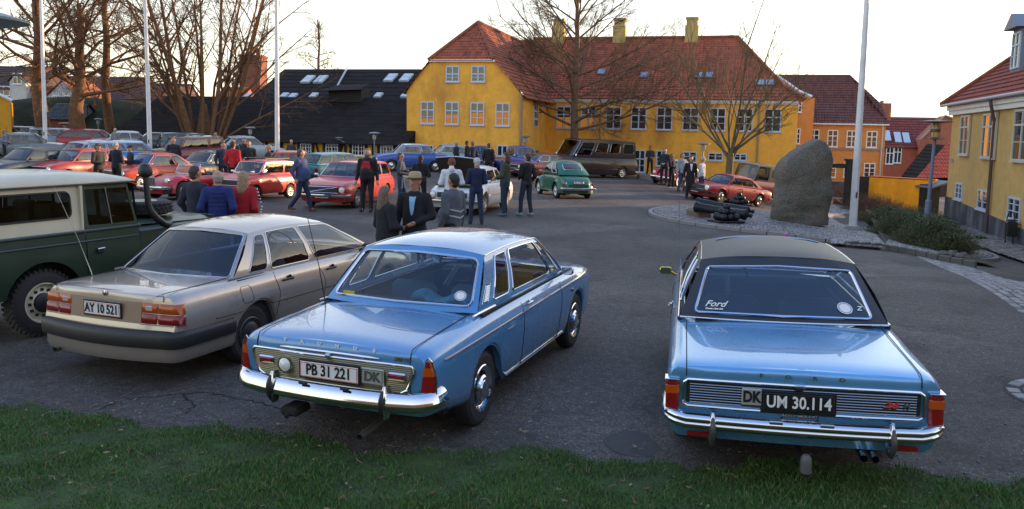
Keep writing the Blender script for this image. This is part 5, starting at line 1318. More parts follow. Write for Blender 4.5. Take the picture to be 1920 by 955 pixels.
    # wing windows
    for i, px in enumerate((802, 848, 895.5, 943)):
        t, s = Q(px, 190.5 + i * .9, yf), Q(px, 232.5 + i * 1.4, yf); window(root, t.x, s.y, .92, t.y - s.y, yf, glow_frac=(.25, .45, .55, .6)[i], bars=(1, 2))
    for px in (849, 897):
        t, s = Q(px, 124, yf), Q(px, 154, yf); window(root, t.x, s.y, .90, t.y - s.y, yf, transom=.5, bars=(1, 2))
    for x0, x1 in ((789, 813), (833, 857), (889, 912), (932, 952)):
        a, c = Q(x0, 272, yf), Q(x1, 294, yf); window(root, (a.x + c.x) / 2, c.y, c.x - a.x, a.y - c.y, yf, transom=0, bars=(1, 1))
    # narrow stair window and dark door on the splayed wall between wing and facade
    an = atan2(8.3, xi - rr.x); sp = bpy.data.objects.new('splayed_bay', None); 
    def onsplay(f, z, w_, h_, m, nm, out=.04, par=root):
        c = Vector((rr.x + (xi - rr.x) * f, yf + 8.3 * f, z)); q = MB(); q.box(c, (w_, out * 2, h_), rz=an); return q.obj(nm, m, par, smooth=False)
    zt, zb = Q(1003, 194, -4).y, Q(1003, 238, -4).y
    o = onsplay(.5, (zt + zb) / 2, 1.3, zt - zb, WFRAME, 'window')
    for dx in (-.3, .3):
        for k in range(3): 
            q = MB(); c = Vector((rr.x + (xi - rr.x) * .5 + dx * cos(an), yf + 4.15 + dx * sin(an), zb + (zt - zb) * (k + .5) / 3)); q.box(c, (.46, .1, (zt - zb) / 3 - .12), rz=an); q.obj('pane', WGLASS, o, smooth=False)
    bpy.data.objects.remove(sp)
    onsplay(.55, -.35, 2.2, 2.0, BLACK, 'door', .05); onsplay(.5, 1.35, 2.4, .25, mat('sign_dark', (.12, .07, .03), .6), 'wall_sign', .05)
    c = MB(); c.tube([(rr.x - .1, yf - .08, ze), (rr.x - .1, yf - .08, ZB)], .06, 8); c.obj('downpipe', mat('zinc', (.25, .22, .18), .5, .3), root)
    for px in (1125, 1422): x = Q(px, 240).x; c = MB(); c.tube([(x, -.08, ze), (x, -.08, ZB)], .055, 8); c.obj('downpipe', MATS['zinc'], root)
    # rooflights lying in the slope
    sl_ = atan2(zr - zk, 6 - yk)
    def rooflight(px, py, w_, h_, par=root):
        yy = .9
        for _ in range(20): q = Q(px, py, yy); yy += ((q.y - zk) / (zr - zk) * (6 - yk) + yk - yy) * .5
        q = Q(px, py, yy); M = Matrix.Translation((q.x, yy, q.y)) @ Matrix.Rotation(sl_, 4, 'X')
        f = MB(); f.box((0, 0, .08), (w_, h_, .1), M=M); o = f.obj('rooflight', mat('lead', (.12, .13, .15), .5, .3), par, smooth=False)
        g = MB(); g.box((0, 0, .135), (w_ - .14, h_ - .14, .012), M=M); g.obj('pane', mat('sky_glass', (.25, .3, .36), .05, spec=1), o, smooth=False)
    for px, py in ((1128, 137), (1208, 143), (1311, 143), (1330, 143), (1425, 157), (1443, 157)): rooflight(px, py, .62, .7)
def right_building():
    O = (20.75, 39.15); phi = radians(-105)
    root = empty('yellow_house', (O[0], O[1], 0), phi, 'pale yellow house with dark grey plinth, red tiled roof and dormer at the right edge', 'building')
    Q = lambda px, py, yl=0: on_plane(px, py, O, phi, yl)
    wm = wall_mat('pale_yellow_render', (.58, .375, .125), (.32, .22, .09), .35, .4); tm = tile_mat('red_tiles', (.30, .055, .03), (.15, .03, .02), pitch=.24)
    ze = Q(1790, 199).y; D = 9; Lx = 36
    b = MB(); b.box((Lx / 2, D / 2, (ze - 3) / 2), (Lx, D, ze + 3)); b.obj('wall', wm, root, smooth=False)
    pz0, pz1 = Q(1773, 368).y, Q(1912, 427).y; px1 = Q(1912, 427).x; g = (pz1 - pz0) / px1
    p = MB(); poly_wall(p, [(-.05, -3), (Lx, -3), (Lx, max(-1.9, pz0 + g * Lx)), (-.05, pz0)], -.05, 1); poly_wall(p, [(0, -3), (0, pz0), (1, pz0), (1, -3)], -.05, D)
    p.obj('plinth', wall_mat('grey_plinth', (.045, .05, .065), (.16, .16, .17), .9, 1.2), root, smooth=False)
    c = MB(); c.box((Lx / 2, -.12, ze - .12), (Lx + .3, .24, .24)); c.box((Lx / 2, -.08, ze - .34), (Lx + .2, .16, .2)); c.box((-.1, D / 2, ze - .15), (.2, D, .3)); c.obj('cornice', WHITE, root, smooth=False)
    c = MB(); c.tube([(-.5, -.42, ze + .02), (Lx, -.42, ze + .02)], .07, 8); c.obj('gutter', mat('grey_gutter', (.35, .36, .38), .5), root)
    H = 4.3
    r = MB(); course_roof(r, (Lx, -.4, ze), (-.4, -.4, ze), (3.4, D / 2, ze + H), (Lx, D / 2, ze + H), 20); course_roof(r, (-.4, -.4, ze), (-.4, D + .4, ze), (3.4, D / 2, ze + H), (3.4, D / 2, ze + H), 20); course_roof(r, (-.4, D + .4, ze), (Lx, D + .4, ze), (Lx, D / 2, ze + H), (3.4, D / 2, ze + H), 8)
    r.obj('roof', tm, root, smooth=False)
    g_ = MB(); g_.tube([(-.45, -.45, ze + .08), (3.4, D / 2, ze + H + .06), (Lx, D / 2, ze + H + .06)], .12, 6); g_.obj('ridge', MATS['ridge_tiles'], root)
    for x0, x1, a0, a1 in ((1806, 1817, 217, 291), (1848.5, 1867, 213, 297), (1908, 1932, 205, 303)):
        a, c = Q(x0, a0), Q(x1, a1); x = (a.x + c.x) / 2; w_ = abs(c.x - a.x); zt, zb = Q((x0 + x1) / 2, a0).y, Q((x0 + x1) / 2, a1).y
        rv = MB(); rv.box((x, -.012, (zt + zb) / 2), (w_ + .12, .03, zt - zb + .1)); q = rv.obj('window_surround', mat('reveal', (.30, .20, .08), .8), root, smooth=False)
        window(root, x, zb, w_, zt - zb, -.03, transom=.3, bars=(1, 2), frame=mat('window_frame_cream', (.50, .50, .46), .5), proud=.07)
    for x0, x1, a0, a1 in ((1794, 1804.5, 342, 376), (1836, 1852, 355, 395), (1893, 1913, 369, 415)):
        a, c = Q(x0, a0), Q(x1, a1); x = (a.x + c.x) / 2; zt, zb = Q((x0 + x1) / 2, a0 + 1).y, Q((x0 + x1) / 2, a1 - 1).y
        window(root, x, zb, abs(c.x - a.x), zt - zb, 0, transom=0, bars=(1, 3), proud=.06)
    x = Q(1865, 300).x; c = MB(); zz = Q(1880, 195).y
    c.tube([(x + .35, -.42, ze), (x + .35, -.38, ze - .25), (x, -.12, ze - .9), (x, -.1, -3)], .065, 8); c.obj('downpipe', mat('rust_pipe', (.10, .065, .07), .55), root)
    # dormer
    xd = Q(1921, 100, 1.2).x; d = MB(); y0 = .9; z0 = ze + (y0 + .4) * H / (D / 2 + .4)
    d.box((xd, y0 + 1.2, z0 + .85), (1.15, 2.4, 1.9)); do = d.obj('dormer', mat('dormer_grey', (.16, .19, .24), .6), root, smooth=False)
    d = MB(); d.add([(xd - .85, y0 - .3, z0 + 1.75), (xd, y0 - .3, z0 + 2.35), (xd + .85, y0 - .3, z0 + 1.75), (xd - .85, y0 + 3, z0 + 1.75), (xd, y0 + 3, z0 + 2.35), (xd + .85, y0 + 3, z0 + 1.75)], [(0, 1, 4, 3), (1, 2, 5, 4), (0, 2, 1), (3, 4, 5), (0, 3, 5, 2)]); d.obj('dormer_roof', MATS['dormer_grey'], do, smooth=False)
    window(do, xd, z0 + .15, 1.0, 1.45, y0, transom=.35, bars=(1, 2), sill=False)
    d = MB(); s = Q(1790, 300); d.box((s.x - .4, -.02, Q(1786, 301).y), (.5, .03, .16)); d.obj('street_sign', mat('sign_grey', (.25, .25, .27), .5), root)
def annex_building():
    p = at(1590, 300, 66); O = (p.x, p.y); root = empty('orange_building', (O[0], O[1], 0), PH, 'orange two-storey building with brown tiled roof and arched white windows behind the boulder', 'building')
    Q = lambda px, py, yl=0: on_plane(px, py, O, PH, yl)
    wm = wall_mat('orange_render', (.62, .27, .07), (.45, .18, .05), .3, .5); tm = tile_mat('brown_tiles', (.16, .06, .045), (.08, .035, .03), pitch=.22)
    x0, x1 = Q(1500, 300).x, Q(1657, 300).x; ze = Q(1590, 232).y; D = 8
    b = MB(); b.box(((x0 + x1) / 2, D / 2, (ze - 3) / 2), (x1 - x0, D, ze + 3)); b.obj('wall', wm, root, smooth=False)
    zr = Q(1520, 140, 4).y; xa, xb = Q(1450, 140, 4).x, Q(1593, 142, 4).x
    r = MB(); course_roof(r, (x0, -.3, ze), (x1 + .2, -.3, ze), (xb + (x1 - xb) * .9, 2.0, ze + (zr - ze) * .42), (x0, 2.0, ze + (zr - ze) * .42), 8)
    course_roof(r, (x0 - 2, 2.0, ze + (zr - ze) * .42), (xb + (x1 - xb) * .9, 2.0, ze + (zr - ze) * .42), (xb, 4, zr), (xa, 4, zr), 12); course_roof(r, (x1 + .2, -.3, ze), (x1 + .2, D, ze), (xb, 4, zr), (xb, 4, zr), 14)
    r.obj('roof', tm, root, smooth=False)
    c = MB(); c.box(((x0 + x1) / 2, -.15, ze - .05), (x1 - x0 + .4, .3, .12)); c.obj('cornice', WHITE, root, smooth=False)
    zb = Q(1590, 279).y; c = MB(); c.box(((x0 + x1) / 2, -.04, zb), (x1 - x0, .1, .22)); c.obj('string_course', mat('brown_band', (.30, .20, .15), .8), root, smooth=False)
    for i, px in enumerate((1526, 1561, 1597, 1634.4)):
        t, s = Q(px, 243 + i, 0).y, Q(px, 275 + i * .7, 0).y; window(root, Q(px, 260).x, s, .80, t - s, 0, transom=.35, bars=(1, 2), frame=WHITE)
    for px in (1557, 1592, 1630):
        t, s = Q(px, 306, 0).y, Q(px, 333, 0).y; window(root, Q(px, 320).x, s, .85, t - s, 0, transom=.35, bars=(1, 2), frame=WHITE)
    c = MB(); x = Q(1651, 300).x; c.tube([(x, -.1, ze), (x, -.1, -3)], .06, 8); c.obj('downpipe', mat('pipe_cream', (.5, .45, .4), .5), root)
    c = MB(); c.box(((x0 + x1) / 2, -.06, Q(1600, 343).y - .3), (x1 - x0, .14, .7)); c.obj('plinth', MATS['grey_plinth'], root, smooth=False)
    # gabled end block between the long building and this one
    a, c_ = Q(1486, 300, -2.6), Q(1521, 300, -2.6); zt = Q(1515, 184, -2.6).y
    g = MB(); g.box(((a.x + c_.x) / 2, -1.2, (zt - 3) / 2), (c_.x - a.x, 2.8, zt + 3)); go = g.obj('gable_block', wm, root, smooth=False)
    v = MB(); p0, p1, p2 = Q(1455, 141, -2.6), Q(1497, 171, -2.6), Q(1522, 182, -2.6); v.tube([(p0.x, -2.6, p0.y), (p1.x, -2.7, p1.y), (p2.x, -2.7, p2.y)], .12, 4); v.obj('verge', WHITE, go)
    v = MB(); poly_wall(v, [(p0.x, p2.y - 1), (p2.x, p2.y - 1), (p2.x, p2.y - .1), (p1.x, p1.y - .1), (p0.x, p0.y - .1)], -2.58, -1); v.obj('gable', wm, go, smooth=False)
    for x0_, y0_, y1_ in ((1498, 192, 211), (1495, 241, 270)):
        t, s = Q(x0_, y0_, -2.6).y, Q(x0_, y1_, -2.6).y; window(root, Q(x0_, y0_, -2.6).x, s, .5, t - s, -2.6, cols=2, transom=.35, bars=(1, 2), frame=WHITE)
def timber_building():
    O = (at(765, 280, 51.8).x, 51.8); root = empty('half_timbered_building', (O[0], O[1], 0), PH, 'low half-timbered yellow building under a huge black roof', 'building')
    Q = lambda px, py, yl=0: on_plane(px, py, O, PH, yl)
    x0 = Q(230, 260).x; x1 = 0; ze = Q(700, 268).y; D = 5.2
    zr = Q(700, 184, D).y
    b = MB(); b.box(((x0 + x1) / 2, .25 + D / 2, (ze - .0 + ZB) / 2), (x1 - x0, D, ze - ZB + .1)); b.obj('wall', wall_mat('yellow_panel', (.70, .40, .05), (.4, .2, .03), .4), root, smooth=False)
    bk = mat('black_roofing', (.020, .017, .016), .95, spec=.15, var=.35, vscale=1.2, bump=.4, bscale=20)
    r = MB(); course_roof(r, (x0 - 1, -.35, ze - .1), (x1, -.35, ze - .1), (x1, D, zr), (x0 - 1, D, zr), 12, .012)
    r.add([(x1, -.35, ze - .1), (x1, D, zr), (x1, 2 * D, ze)], [(0, 1, 2)]); r.add([(x0 - 1, D, zr), (x1, D, zr), (x1, 2 * D + 3, ze), (x0 - 1, 2 * D + 3, ze)], [(0, 1, 2, 3)]); r.obj('roof', bk, root, smooth=False)
    tb = mat('tarred_timber', (.015, .014, .013), .8)
    t = MB(); t.box(((x0 + x1) / 2, .19, ze - .02), (x1 - x0, .14, .22)); t.obj('wall_plate', tb, root, smooth=False)
    z = ze - .15
    for px0, px1 in ((500, 522), (560, 581), (608, 631), (658, 681), (711, 734), (744, 758)):
        a, c = Q(px0, 272), Q(px1, 292); h_ = .78
        window(root, (a.x + c.x) / 2, c.y - .02, c.x - a.x, h_, .22, transom=0, bars=(2, 3), fw=.06, frame=WHITE)
        for x in (a.x - .12, c.x + .12): t = MB(); t.box((x, .2, (z + ZB) / 2), (.16, .12, z - ZB)); t.obj('post', tb, root, smooth=False)
    for px in (548, 645, 697): a = Q(px, 280); t = MB(); t.box((a.x, .2, (z + ZB) / 2), (.14, .12, z - ZB)); t.obj('post', tb, root, smooth=False)
    for px, sgn in ((590, 1), (640, -1)): 
        a = Q(px, 280); t = MB(); t.tube([(a.x, .17, z), (a.x + sgn * .5, .17, z - 1.6)], .07, 4); t.obj('brace', tb, root)
    # loft hatch with its own little roof
    a = Q(655, 178, D); t = MB(); t.box((a.x, D, a.y - .1), (2.5, 1.4, .9)); h = t.obj('roof_hatch', tb, root, smooth=False); t = MB(); t.add([(a.x - 1.7, D - 1.3, a.y + .2), (a.x + 1.4, D - 1.3, a.y + .3), (a.x + 1.1, D + .9, a.y + .85), (a.x - 1.3, D + .9, a.y + .75)], [(0, 1, 2, 3)]); t.obj('hatch_roof', bk, h, smooth=False)
    t = MB(); w = Q(640, 262); t.tube([(w.x + .6, .1, w.y - .6), (w.x + .3, -.25, w.y - .15), (w.x, -.3, w.y)], .03, 6); t.lathe([(.12, -.02), (.14, .05), (.24, .10), (.22, .14), (0, .16)], 16, M=Matrix.Translation((w.x, -.3, w.y)) @ Matrix.Rotation(-pi / 2, 4, 'Y')); t.obj('wall_lamp', mat('lamp_grey', (.16, .19, .2), .5), root)
    return root
def back_hall():
    p = at(797, 150, 66); O = (p.x, 66); root = empty('black_roofed_hall', (O[0], O[1], 0), PH, 'taller hall behind with black felt roof and pale rooflights', 'building')
    Q = lambda px, py, yl=0: on_plane(px, py, O, PH, yl)
    x0 = Q(452, 160).x; zr = Q(700, 130, 7).y; z0 = Q(700, 186, 0).y - 1.5; x1 = .3; bk = MATS['black_roofing']
    r = MB(); course_roof(r, (x0, -1.5, z0), (x1, -1.5, z0), (x1, 7, zr), (x0, 7, zr), 12, .03); r.obj('roof', bk, root, smooth=False)
    w = MB(); poly_wall(w, [(x0, ZB), (x1, ZB), (x1, z0), (x0, z0)], -1.4, 14); poly_wall(w, [(x0, z0), (x1, z0), (x1, zr), (x0, zr)], 7.05, 7.4); w.obj('wall', mat('dark_brick', (.10, .04, .03), .9), root, smooth=False)
    sl_ = atan2(zr - z0, 8.5); wg = mat('bright_pane', (.45, .52, .58), .08, spec=1)
    def sky_l(px, py, w_, h_):
        yy = 2.
        for _ in range(25): q = Q(px, py, yy); yy += ((q.y - z0) / (zr - z0) * 8.5 - 1.5 - yy) * .5
        q = Q(px, py, yy); M = Matrix.Translation((q.x, yy, q.y)) @ Matrix.Rotation(sl_, 4, 'X'); f = MB(); f.box((0, 0, .1), (w_, h_, .16), M=M); o = f.obj('rooflight', mat('pale_frame', (.42, .48, .50), .5), root, smooth=False)
        for s in (-1, 1): g = MB(); g.box((0, s * h_ * .24, .185), (w_ - .16, h_ * .40, .02), M=M); g.obj('pane', wg, o, smooth=False)
    for px, py in ((578, 151), (602, 151), (733, 148), (762, 148)): sky_l(px, py, .85, 1.5)
    for px, py in ((589, 181), (710, 181), (550, 182), (534, 181), (467, 181), (760, 181)): sky_l(px, py, .6, .8)
    a, c = Q(653, 135, 7), Q(617, 185, 0); v = MB(); v.tube([(a.x, 6.8, zr + .12), (c.x, -.9, z0 + .5)], .09, 5); v.obj('fire_wall_coping', mat('coping', (.45, .47, .5), .6), root)
def simple_house(name, label, px0, px1, ytop, yeave, Y, wc, rc, D=7, gable=False, windows=(), phi=0, zbase=-2, frame=None, lit=()):
    p = at((px0 + px1) / 2, yeave, Y); O = (p.x, p.y); root = empty(name, (O[0], O[1], 0), phi, label, 'house')
    Q = lambda px, py, yl=0: on_plane(px, py, O, phi, yl)
    a, c = Q(px0, yeave), Q(px1, yeave); ze = Q((px0 + px1) / 2, yeave).y; zr = Q((px0 + px1) / 2, ytop, 0 if gable else D / 2).y
    wm = wall_mat('wall_' + name, wc, tuple(v * .6 for v in wc), .4, 1); tm = tile_mat('tiles_' + name, rc, tuple(v * .55 for v in rc))
    b = MB()
    if gable:
        poly_wall(b, [(a.x, zbase), (c.x, zbase), (c.x, ze), ((a.x + c.x) / 2, zr), (a.x, ze)], 0, D); b.obj('wall', wm, root, smooth=False)
        r = MB(); xm = (a.x + c.x) / 2; course_roof(r, (a.x - .2, -.2, ze - .1), (a.x - .2, D, ze - .1), (xm, D, zr + .05), (xm, -.2, zr + .05), 10); course_roof(r, (c.x + .2, D, ze - .1), (c.x + .2, -.2, ze - .1), (xm, -.2, zr + .05), (xm, D, zr + .05), 10); r.obj('roof', tm, root, smooth=False)
    else:
        b.box(((a.x + c.x) / 2, D / 2, (ze + zbase) / 2), (c.x - a.x, D, ze - zbase)); poly_wall(b, [(a.x, ze - .1), (c.x, ze - .1), (c.x, zr - .1), (a.x, zr - .1)], D / 2, D / 2 + .1); b.obj('wall', wm, root, smooth=False)
        r = MB(); course_roof(r, (a.x - .2, -.3, ze - .1), (c.x + .2, -.3, ze - .1), (c.x + .2, D / 2, zr), (a.x - .2, D / 2, zr), 12); course_roof(r, (c.x + .2, D + .3, ze - .1), (a.x - .2, D + .3, ze - .1), (a.x - .2, D / 2, zr), (c.x + .2, D / 2, zr), 6)
        for xx, s in ((a.x, 1), (c.x, -1)): r.add([(xx, 0, ze), (xx, D, ze), (xx, D / 2, zr)], [(0, 1, 2)])
        r.obj('roof', tm, root, smooth=False)
    for (wx, wy, w_, h_) in windows: q = Q(wx, wy); window(root, q.x, q.y, w_, h_, 0, transom=.35, bars=(1, 1), frame=WHITE)
    return root, Q, ze, zr
def far_houses():
    o = simple_house('brick_house', 'red brick house with long dark red roof and slanting rooflights beyond the yellow garden wall', 1655, 1785, 220, 276, 92, (.33, .09, .05), (.20, .03, .02), D=14, windows=((1667, 308, .8, 1.9), (1682, 306, .8, 1.9)), phi=PH)[0]
    root, Q, ze, zr = o, lambda px, py, yl=0: on_plane(px, py, (o.location.x, o.location.y), PH, yl), 0, 0
    for px, py in ((1663, 256), (1683, 259), (1699, 260)):
        q = Q(px, py, 1.6); g = MB(); g.box((0, 0, .1), (.7, 2.0, .12), M=Matrix.Translation((q.x, 1.6, q.y)) @ Matrix.Rotation(.6, 4, 'X')); g.obj('rooflight', mat('bright_pane', (.45, .52, .58), .08), o, smooth=False)
    a, c = Q(1740, 270, -1.), Q(1784, 270, -1.); g = MB(); t = Q(1772, 217, -1.); lo = Q(1725, 262, -1.)
    poly_wall(g, [(lo.x, -3), (c.x + 2, -3), (c.x + 2, Q(1790, 235, -1).y), (t.x, t.y), (lo.x, lo.y)], -1.0, 2); go = g.obj('gable_wall', wall_mat('gable_brick', (.36, .12, .07), (.2, .06, .04), .5, 1), o, smooth=False)
    g = MB(); g.tube([(lo.x, -1.1, lo.y), (t.x, -1.1, t.y), (c.x + 2, -1.1, Q(1790, 235, -1).y)], .12, 4); g.obj('verge', mat('verge_pink', (.40, .25, .22), .7), go)
    c = MB(); q = Q(1661, 210, 4); c.box((q.x, 4, q.y), (1.0, .9, 2.0)); c.box((q.x - .5, 4, q.y + .9), (.35, .35, .8)); c.obj('chimney', wall_mat('gable_brick', (.36, .12, .07)), o, smooth=False)
    # black lean-to roof and small red roof
    p = at(1730, 320, 70); r = MB(); q = [at(1690, 331, 68), at(1765, 340, 68), at(1772, 272, 74), at(1738, 270, 74)]
    def roof_shed(name, label, pts, m):
        b = MB(); pts = [Vector(v) for v in pts]; course_roof(b, pts[0], pts[1], pts[2], pts[3], 10, .04)
        root = empty(name, pts[0], 0, label, 'shed'); o = b.obj('roof', m, root, smooth=False); o.matrix_parent_inverse = Matrix.Translation(-pts[0])
        w = MB(); n = 4; lo = [Vector((v.x, v.y, -3)) for v in pts]
        w.add([p - Vector((0, 0, .15)) for p in pts] + lo, [(0, 1, 5, 4), (1, 2, 6, 5), (2, 3, 7, 6), (3, 0, 4, 7)]); o = w.obj('wall', mat('dark_wall', (.06, .03, .025), .9), root, smooth=False); o.matrix_parent_inverse = Matrix.Translation(-pts[0])
        return root
    roof_shed('black_roof_shed', 'black sloping shed roof behind the yellow garden wall', q, MATS['black_roofing'])
    roof_shed('red_roof_shed', 'small bright red tiled roof beside the yellow house corner', [at(1718, 334, 60), at(1782, 334, 60), at(1790, 266, 64), at(1778, 266, 64)], tile_mat('bright_red_tiles', (.45, .07, .03), (.25, .04, .02)))
    # yellow shed at the far left
    p = at(15, 240, 50); s = empty('yellow_shed', (p.x, p.y, 0), radians(29.5), 'ochre yellow shed with white gable boards at the left edge', 'shed'); Q = lambda px, py: on_plane(px, py, (p.x, p.y), radians(29.5), 0)
    b = MB(); x1 = Q(19, 190).x; poly_wall(b, [(x1 - 5, -1), (x1, -1), (x1, Q(30, 191).y), (x1 - 3.0, Q(30, 191).y + 1.6), (x1 - 5, Q(30, 191).y + 1)], 0, 4); b.obj('wall', wall_mat('ochre_board', (.55, .27, .02), (.4, .2, .02), .3), s, smooth=False)
    b = MB(); b.tube([(x1 - 3, -.1, Q(30, 191).y + 1.7), (x1 + .1, -.1, Q(30, 191).y + .05)], .10, 4); b.obj('bargeboard', WHITE, s)
    b = MB()
    for k in range(12): b.box((x1 - .25 - k * .4, -.012, .6), (.02, .02, 3.4))
    b.obj('board_joint', mat('joint', (.25, .12, .01), .9), s, smooth=False); s.children[-1]['kind'] = 'stuff'
    simple_house('slate_shed', 'low dark slate-roofed shed between the two left tree trunks', 86, 138, 194, 222, 62, (.20, .06, .04), (.07, .08, .10), D=4)
    simple_house('brick_outbuilding', 'plain dark red brick outbuilding behind the yellow shed', 30, 80, 188, 200, 66, (.16, .05, .035), (.06, .03, .025), D=4)
    # town roofs on the rise at the left
    simple_house('terraced_house', 'red brick house with white dormer and steep dark roof at the far left', -60, 78, 124, 166, 84, (.30, .07, .05), (.07, .045, .04), windows=((8, 180, 1.2, 1.0), (32, 178, 1.2, 1.0)), phi=0)
    o, Q, ze, zr = simple_house('dormer_house', 'small white dormer gable on the steep dark roof at the far left', 18, 48, 138, 152, 83, (.55, .54, .52), (.2, .08, .05), gable=True, D=3, windows=((33, 158, .9, 1.1),))
    simple_house('white_gable_house', 'white gabled house with orange roof edge between the two left tree trunks', 86, 152, 152, 183, 82, (.50, .53, .58), (.40, .12, .05), gable=True, D=6, windows=((98, 190, .5, .6), (107, 190, .5, .6), (126, 190, .5, .6)))
    simple_house('long_roof_house', 'long dark roof behind the pollarded trees', 88, 250, 143, 188, 100, (.18, .09, .06), (.09, .05, .045), D=9)
    simple_house('ridge_roof_house', 'dark red roofed house behind the many-stemmed tree, sunlit edge', 236, 330, 156, 186, 96, (.40, .20, .12), (.14, .06, .04), D=8)
    simple_house('orange_gable_house', 'orange gabled house glimpsed behind the many-stemmed tree', 296, 345, 160, 188, 92, (.50, .30, .16), (.16, .08, .06), gable=True, D=5)
    simple_house('orange_roof_house', 'bright orange tiled roof right of the many-stemmed tree', 405, 452, 163, 190, 92, (.45, .2, .1), (.50, .13, .03), D=6)
    p = at(467, 150, 120); t = empty('brick_tower', (p.x, p.y, 0), radians(-4), 'square red brick tower above the black roofs', 'tower'); a = at(445, 105, 120); w_ = (at(489, 105, 120) - a).x; z = a.z
    b = MB(); b.box((0, w_ / 2, z / 2 - 1), (w_ * .9, w_ * .9, z + 2)); b.obj('wall', wall_mat('tower_brick', (.20, .075, .045), (.12, .05, .035), .5, .6), t, smooth=False)
    b = MB(); b.box((0, w_ / 2, z + .1), (w_ * .96, w_ * .96, .3)); b.box((w_ * .3, w_ * .3, z + .7), (.5, .5, 1.0)); b.obj('parapet', MATS['tower_brick'], t, smooth=False)
def garden_walls():
    a, c = at(1629, 332, 47), at(1754, 338, 44); ln = hypot(c.x - a.x, c.y - a.y); ph = atan2(c.y - a.y, c.x - a.x)
    r = empty('garden_wall', (a.x, a.y, 0), ph, 'bright yellow garden wall with tiled coping beside the black gate', 'wall')
    b = MB(); b.box((ln / 2, .15, (a.z - 2.5) / 2), (ln, .3, a.z + 2.5)); b.obj('wall', wall_mat('golden_limewash', (.95, .37, .010), (.55, .22, .02), .5, .8), r, smooth=False)
    b = MB()
    for k in range(40): b.box((ln * (k + .5) / 40, .15, a.z + .03), (ln / 40 * .94, .42, .08), bev=.03)
    q = b.obj('coping_tile', mat('coping_tile', (.35, .10, .03), .8), r); q['kind'] = 'stuff'
    g = at(1612, 331, 46.5); g2 = at(1630, 333, 46.5); r = empty('board_gate', (g.x, g.y, 0), 0, 'black boarded gate between post and yellow wall', 'gate')
    n = 6; bk = mat('gate_black', (.012, .014, .013), .7)
    for k in range(n): b = MB(); b.box(((g2.x - g.x) * (k + .5) / n, 0, (g.z - 2) / 2), ((g2.x - g.x) / n - .012, .05, g.z + 2)); b.obj('board', bk, r, smooth=False)
    g = at(1594, 301, 44); r = empty('gate_portal', (g.x, g.y, 0), 0, 'black timber portal post with cross beam left of the gate', 'gate post')
    b = MB(); b.box((0, 0, (g.z - 2) / 2), (.36, .36, g.z + 2), bev=.02); b.box((0, 0, g.z + .03), (.46, .46, .10)); b.obj('post', bk, r, smooth=False)
    b = MB(); l = at(1540, 306, 44); b.box(((l.x - g.x) / 2 - .18, 0, g.z - .3), (g.x - l.x, .2, .24)); b.obj('beam', bk, r, smooth=False)
    b = MB(); w = .34; x0 = at(1753, 345, 43); r = empty('small_lean_to', (x0.x, 43.2, 0), 0, 'small dark lean-to with slate roof at the house corner', 'shed')
    b.box((.25, .8, (x0.z - 2.6) / 2), (.5, 1.2, x0.z + 2.4)); b.obj('wall', bk, r, smooth=False); b = MB(); b.add([(-.15, -.1, x0.z - .2), (.9, -.1, x0.z + .15), (.9, 1.6, x0.z + .15), (-.15, 1.6, x0.z - .2), (-.15, -.1, x0.z - .28), (.9, -.1, x0.z + .07), (.9, 1.6, x0.z + .07), (-.15, 1.6, x0.z - .28)], [(0, 1, 2, 3), (4, 7, 6, 5), (0, 4, 5, 1), (0, 3, 7, 4), (1, 5, 6, 2), (2, 6, 7, 3)]); b.obj('roof', mat('slate', (.10, .11, .13), .6), r, smooth=False)

def rear_building():
    """the warm facade behind the photographer that shows in the paintwork"""
    root = empty('brick_hall', (0, -26, 0), radians(180), 'long warm brick hall behind the photographer, seen only as a reflection', 'building')
    b = MB(); b.box((0, 5, 3.2), (70, 10, 7.6)); b.obj('wall', wall_mat('warm_brick', (.085, .045, .025), (.2, .1, .05), .5), root, smooth=False)
    r = MB(); course_roof(r, (-36, -.4, 7), (36, -.4, 7), (36, 5, 11), (-36, 5, 11), 12); course_roof(r, (36, 10.4, 7), (-36, 10.4, 7), (-36, 5, 11), (36, 5, 11), 12); r.obj('roof', MATS['red_pantiles'], root, smooth=False)
    for k in range(12): window(root, -33 + 6 * k, 1.6, 1.4, 2.2, 0)
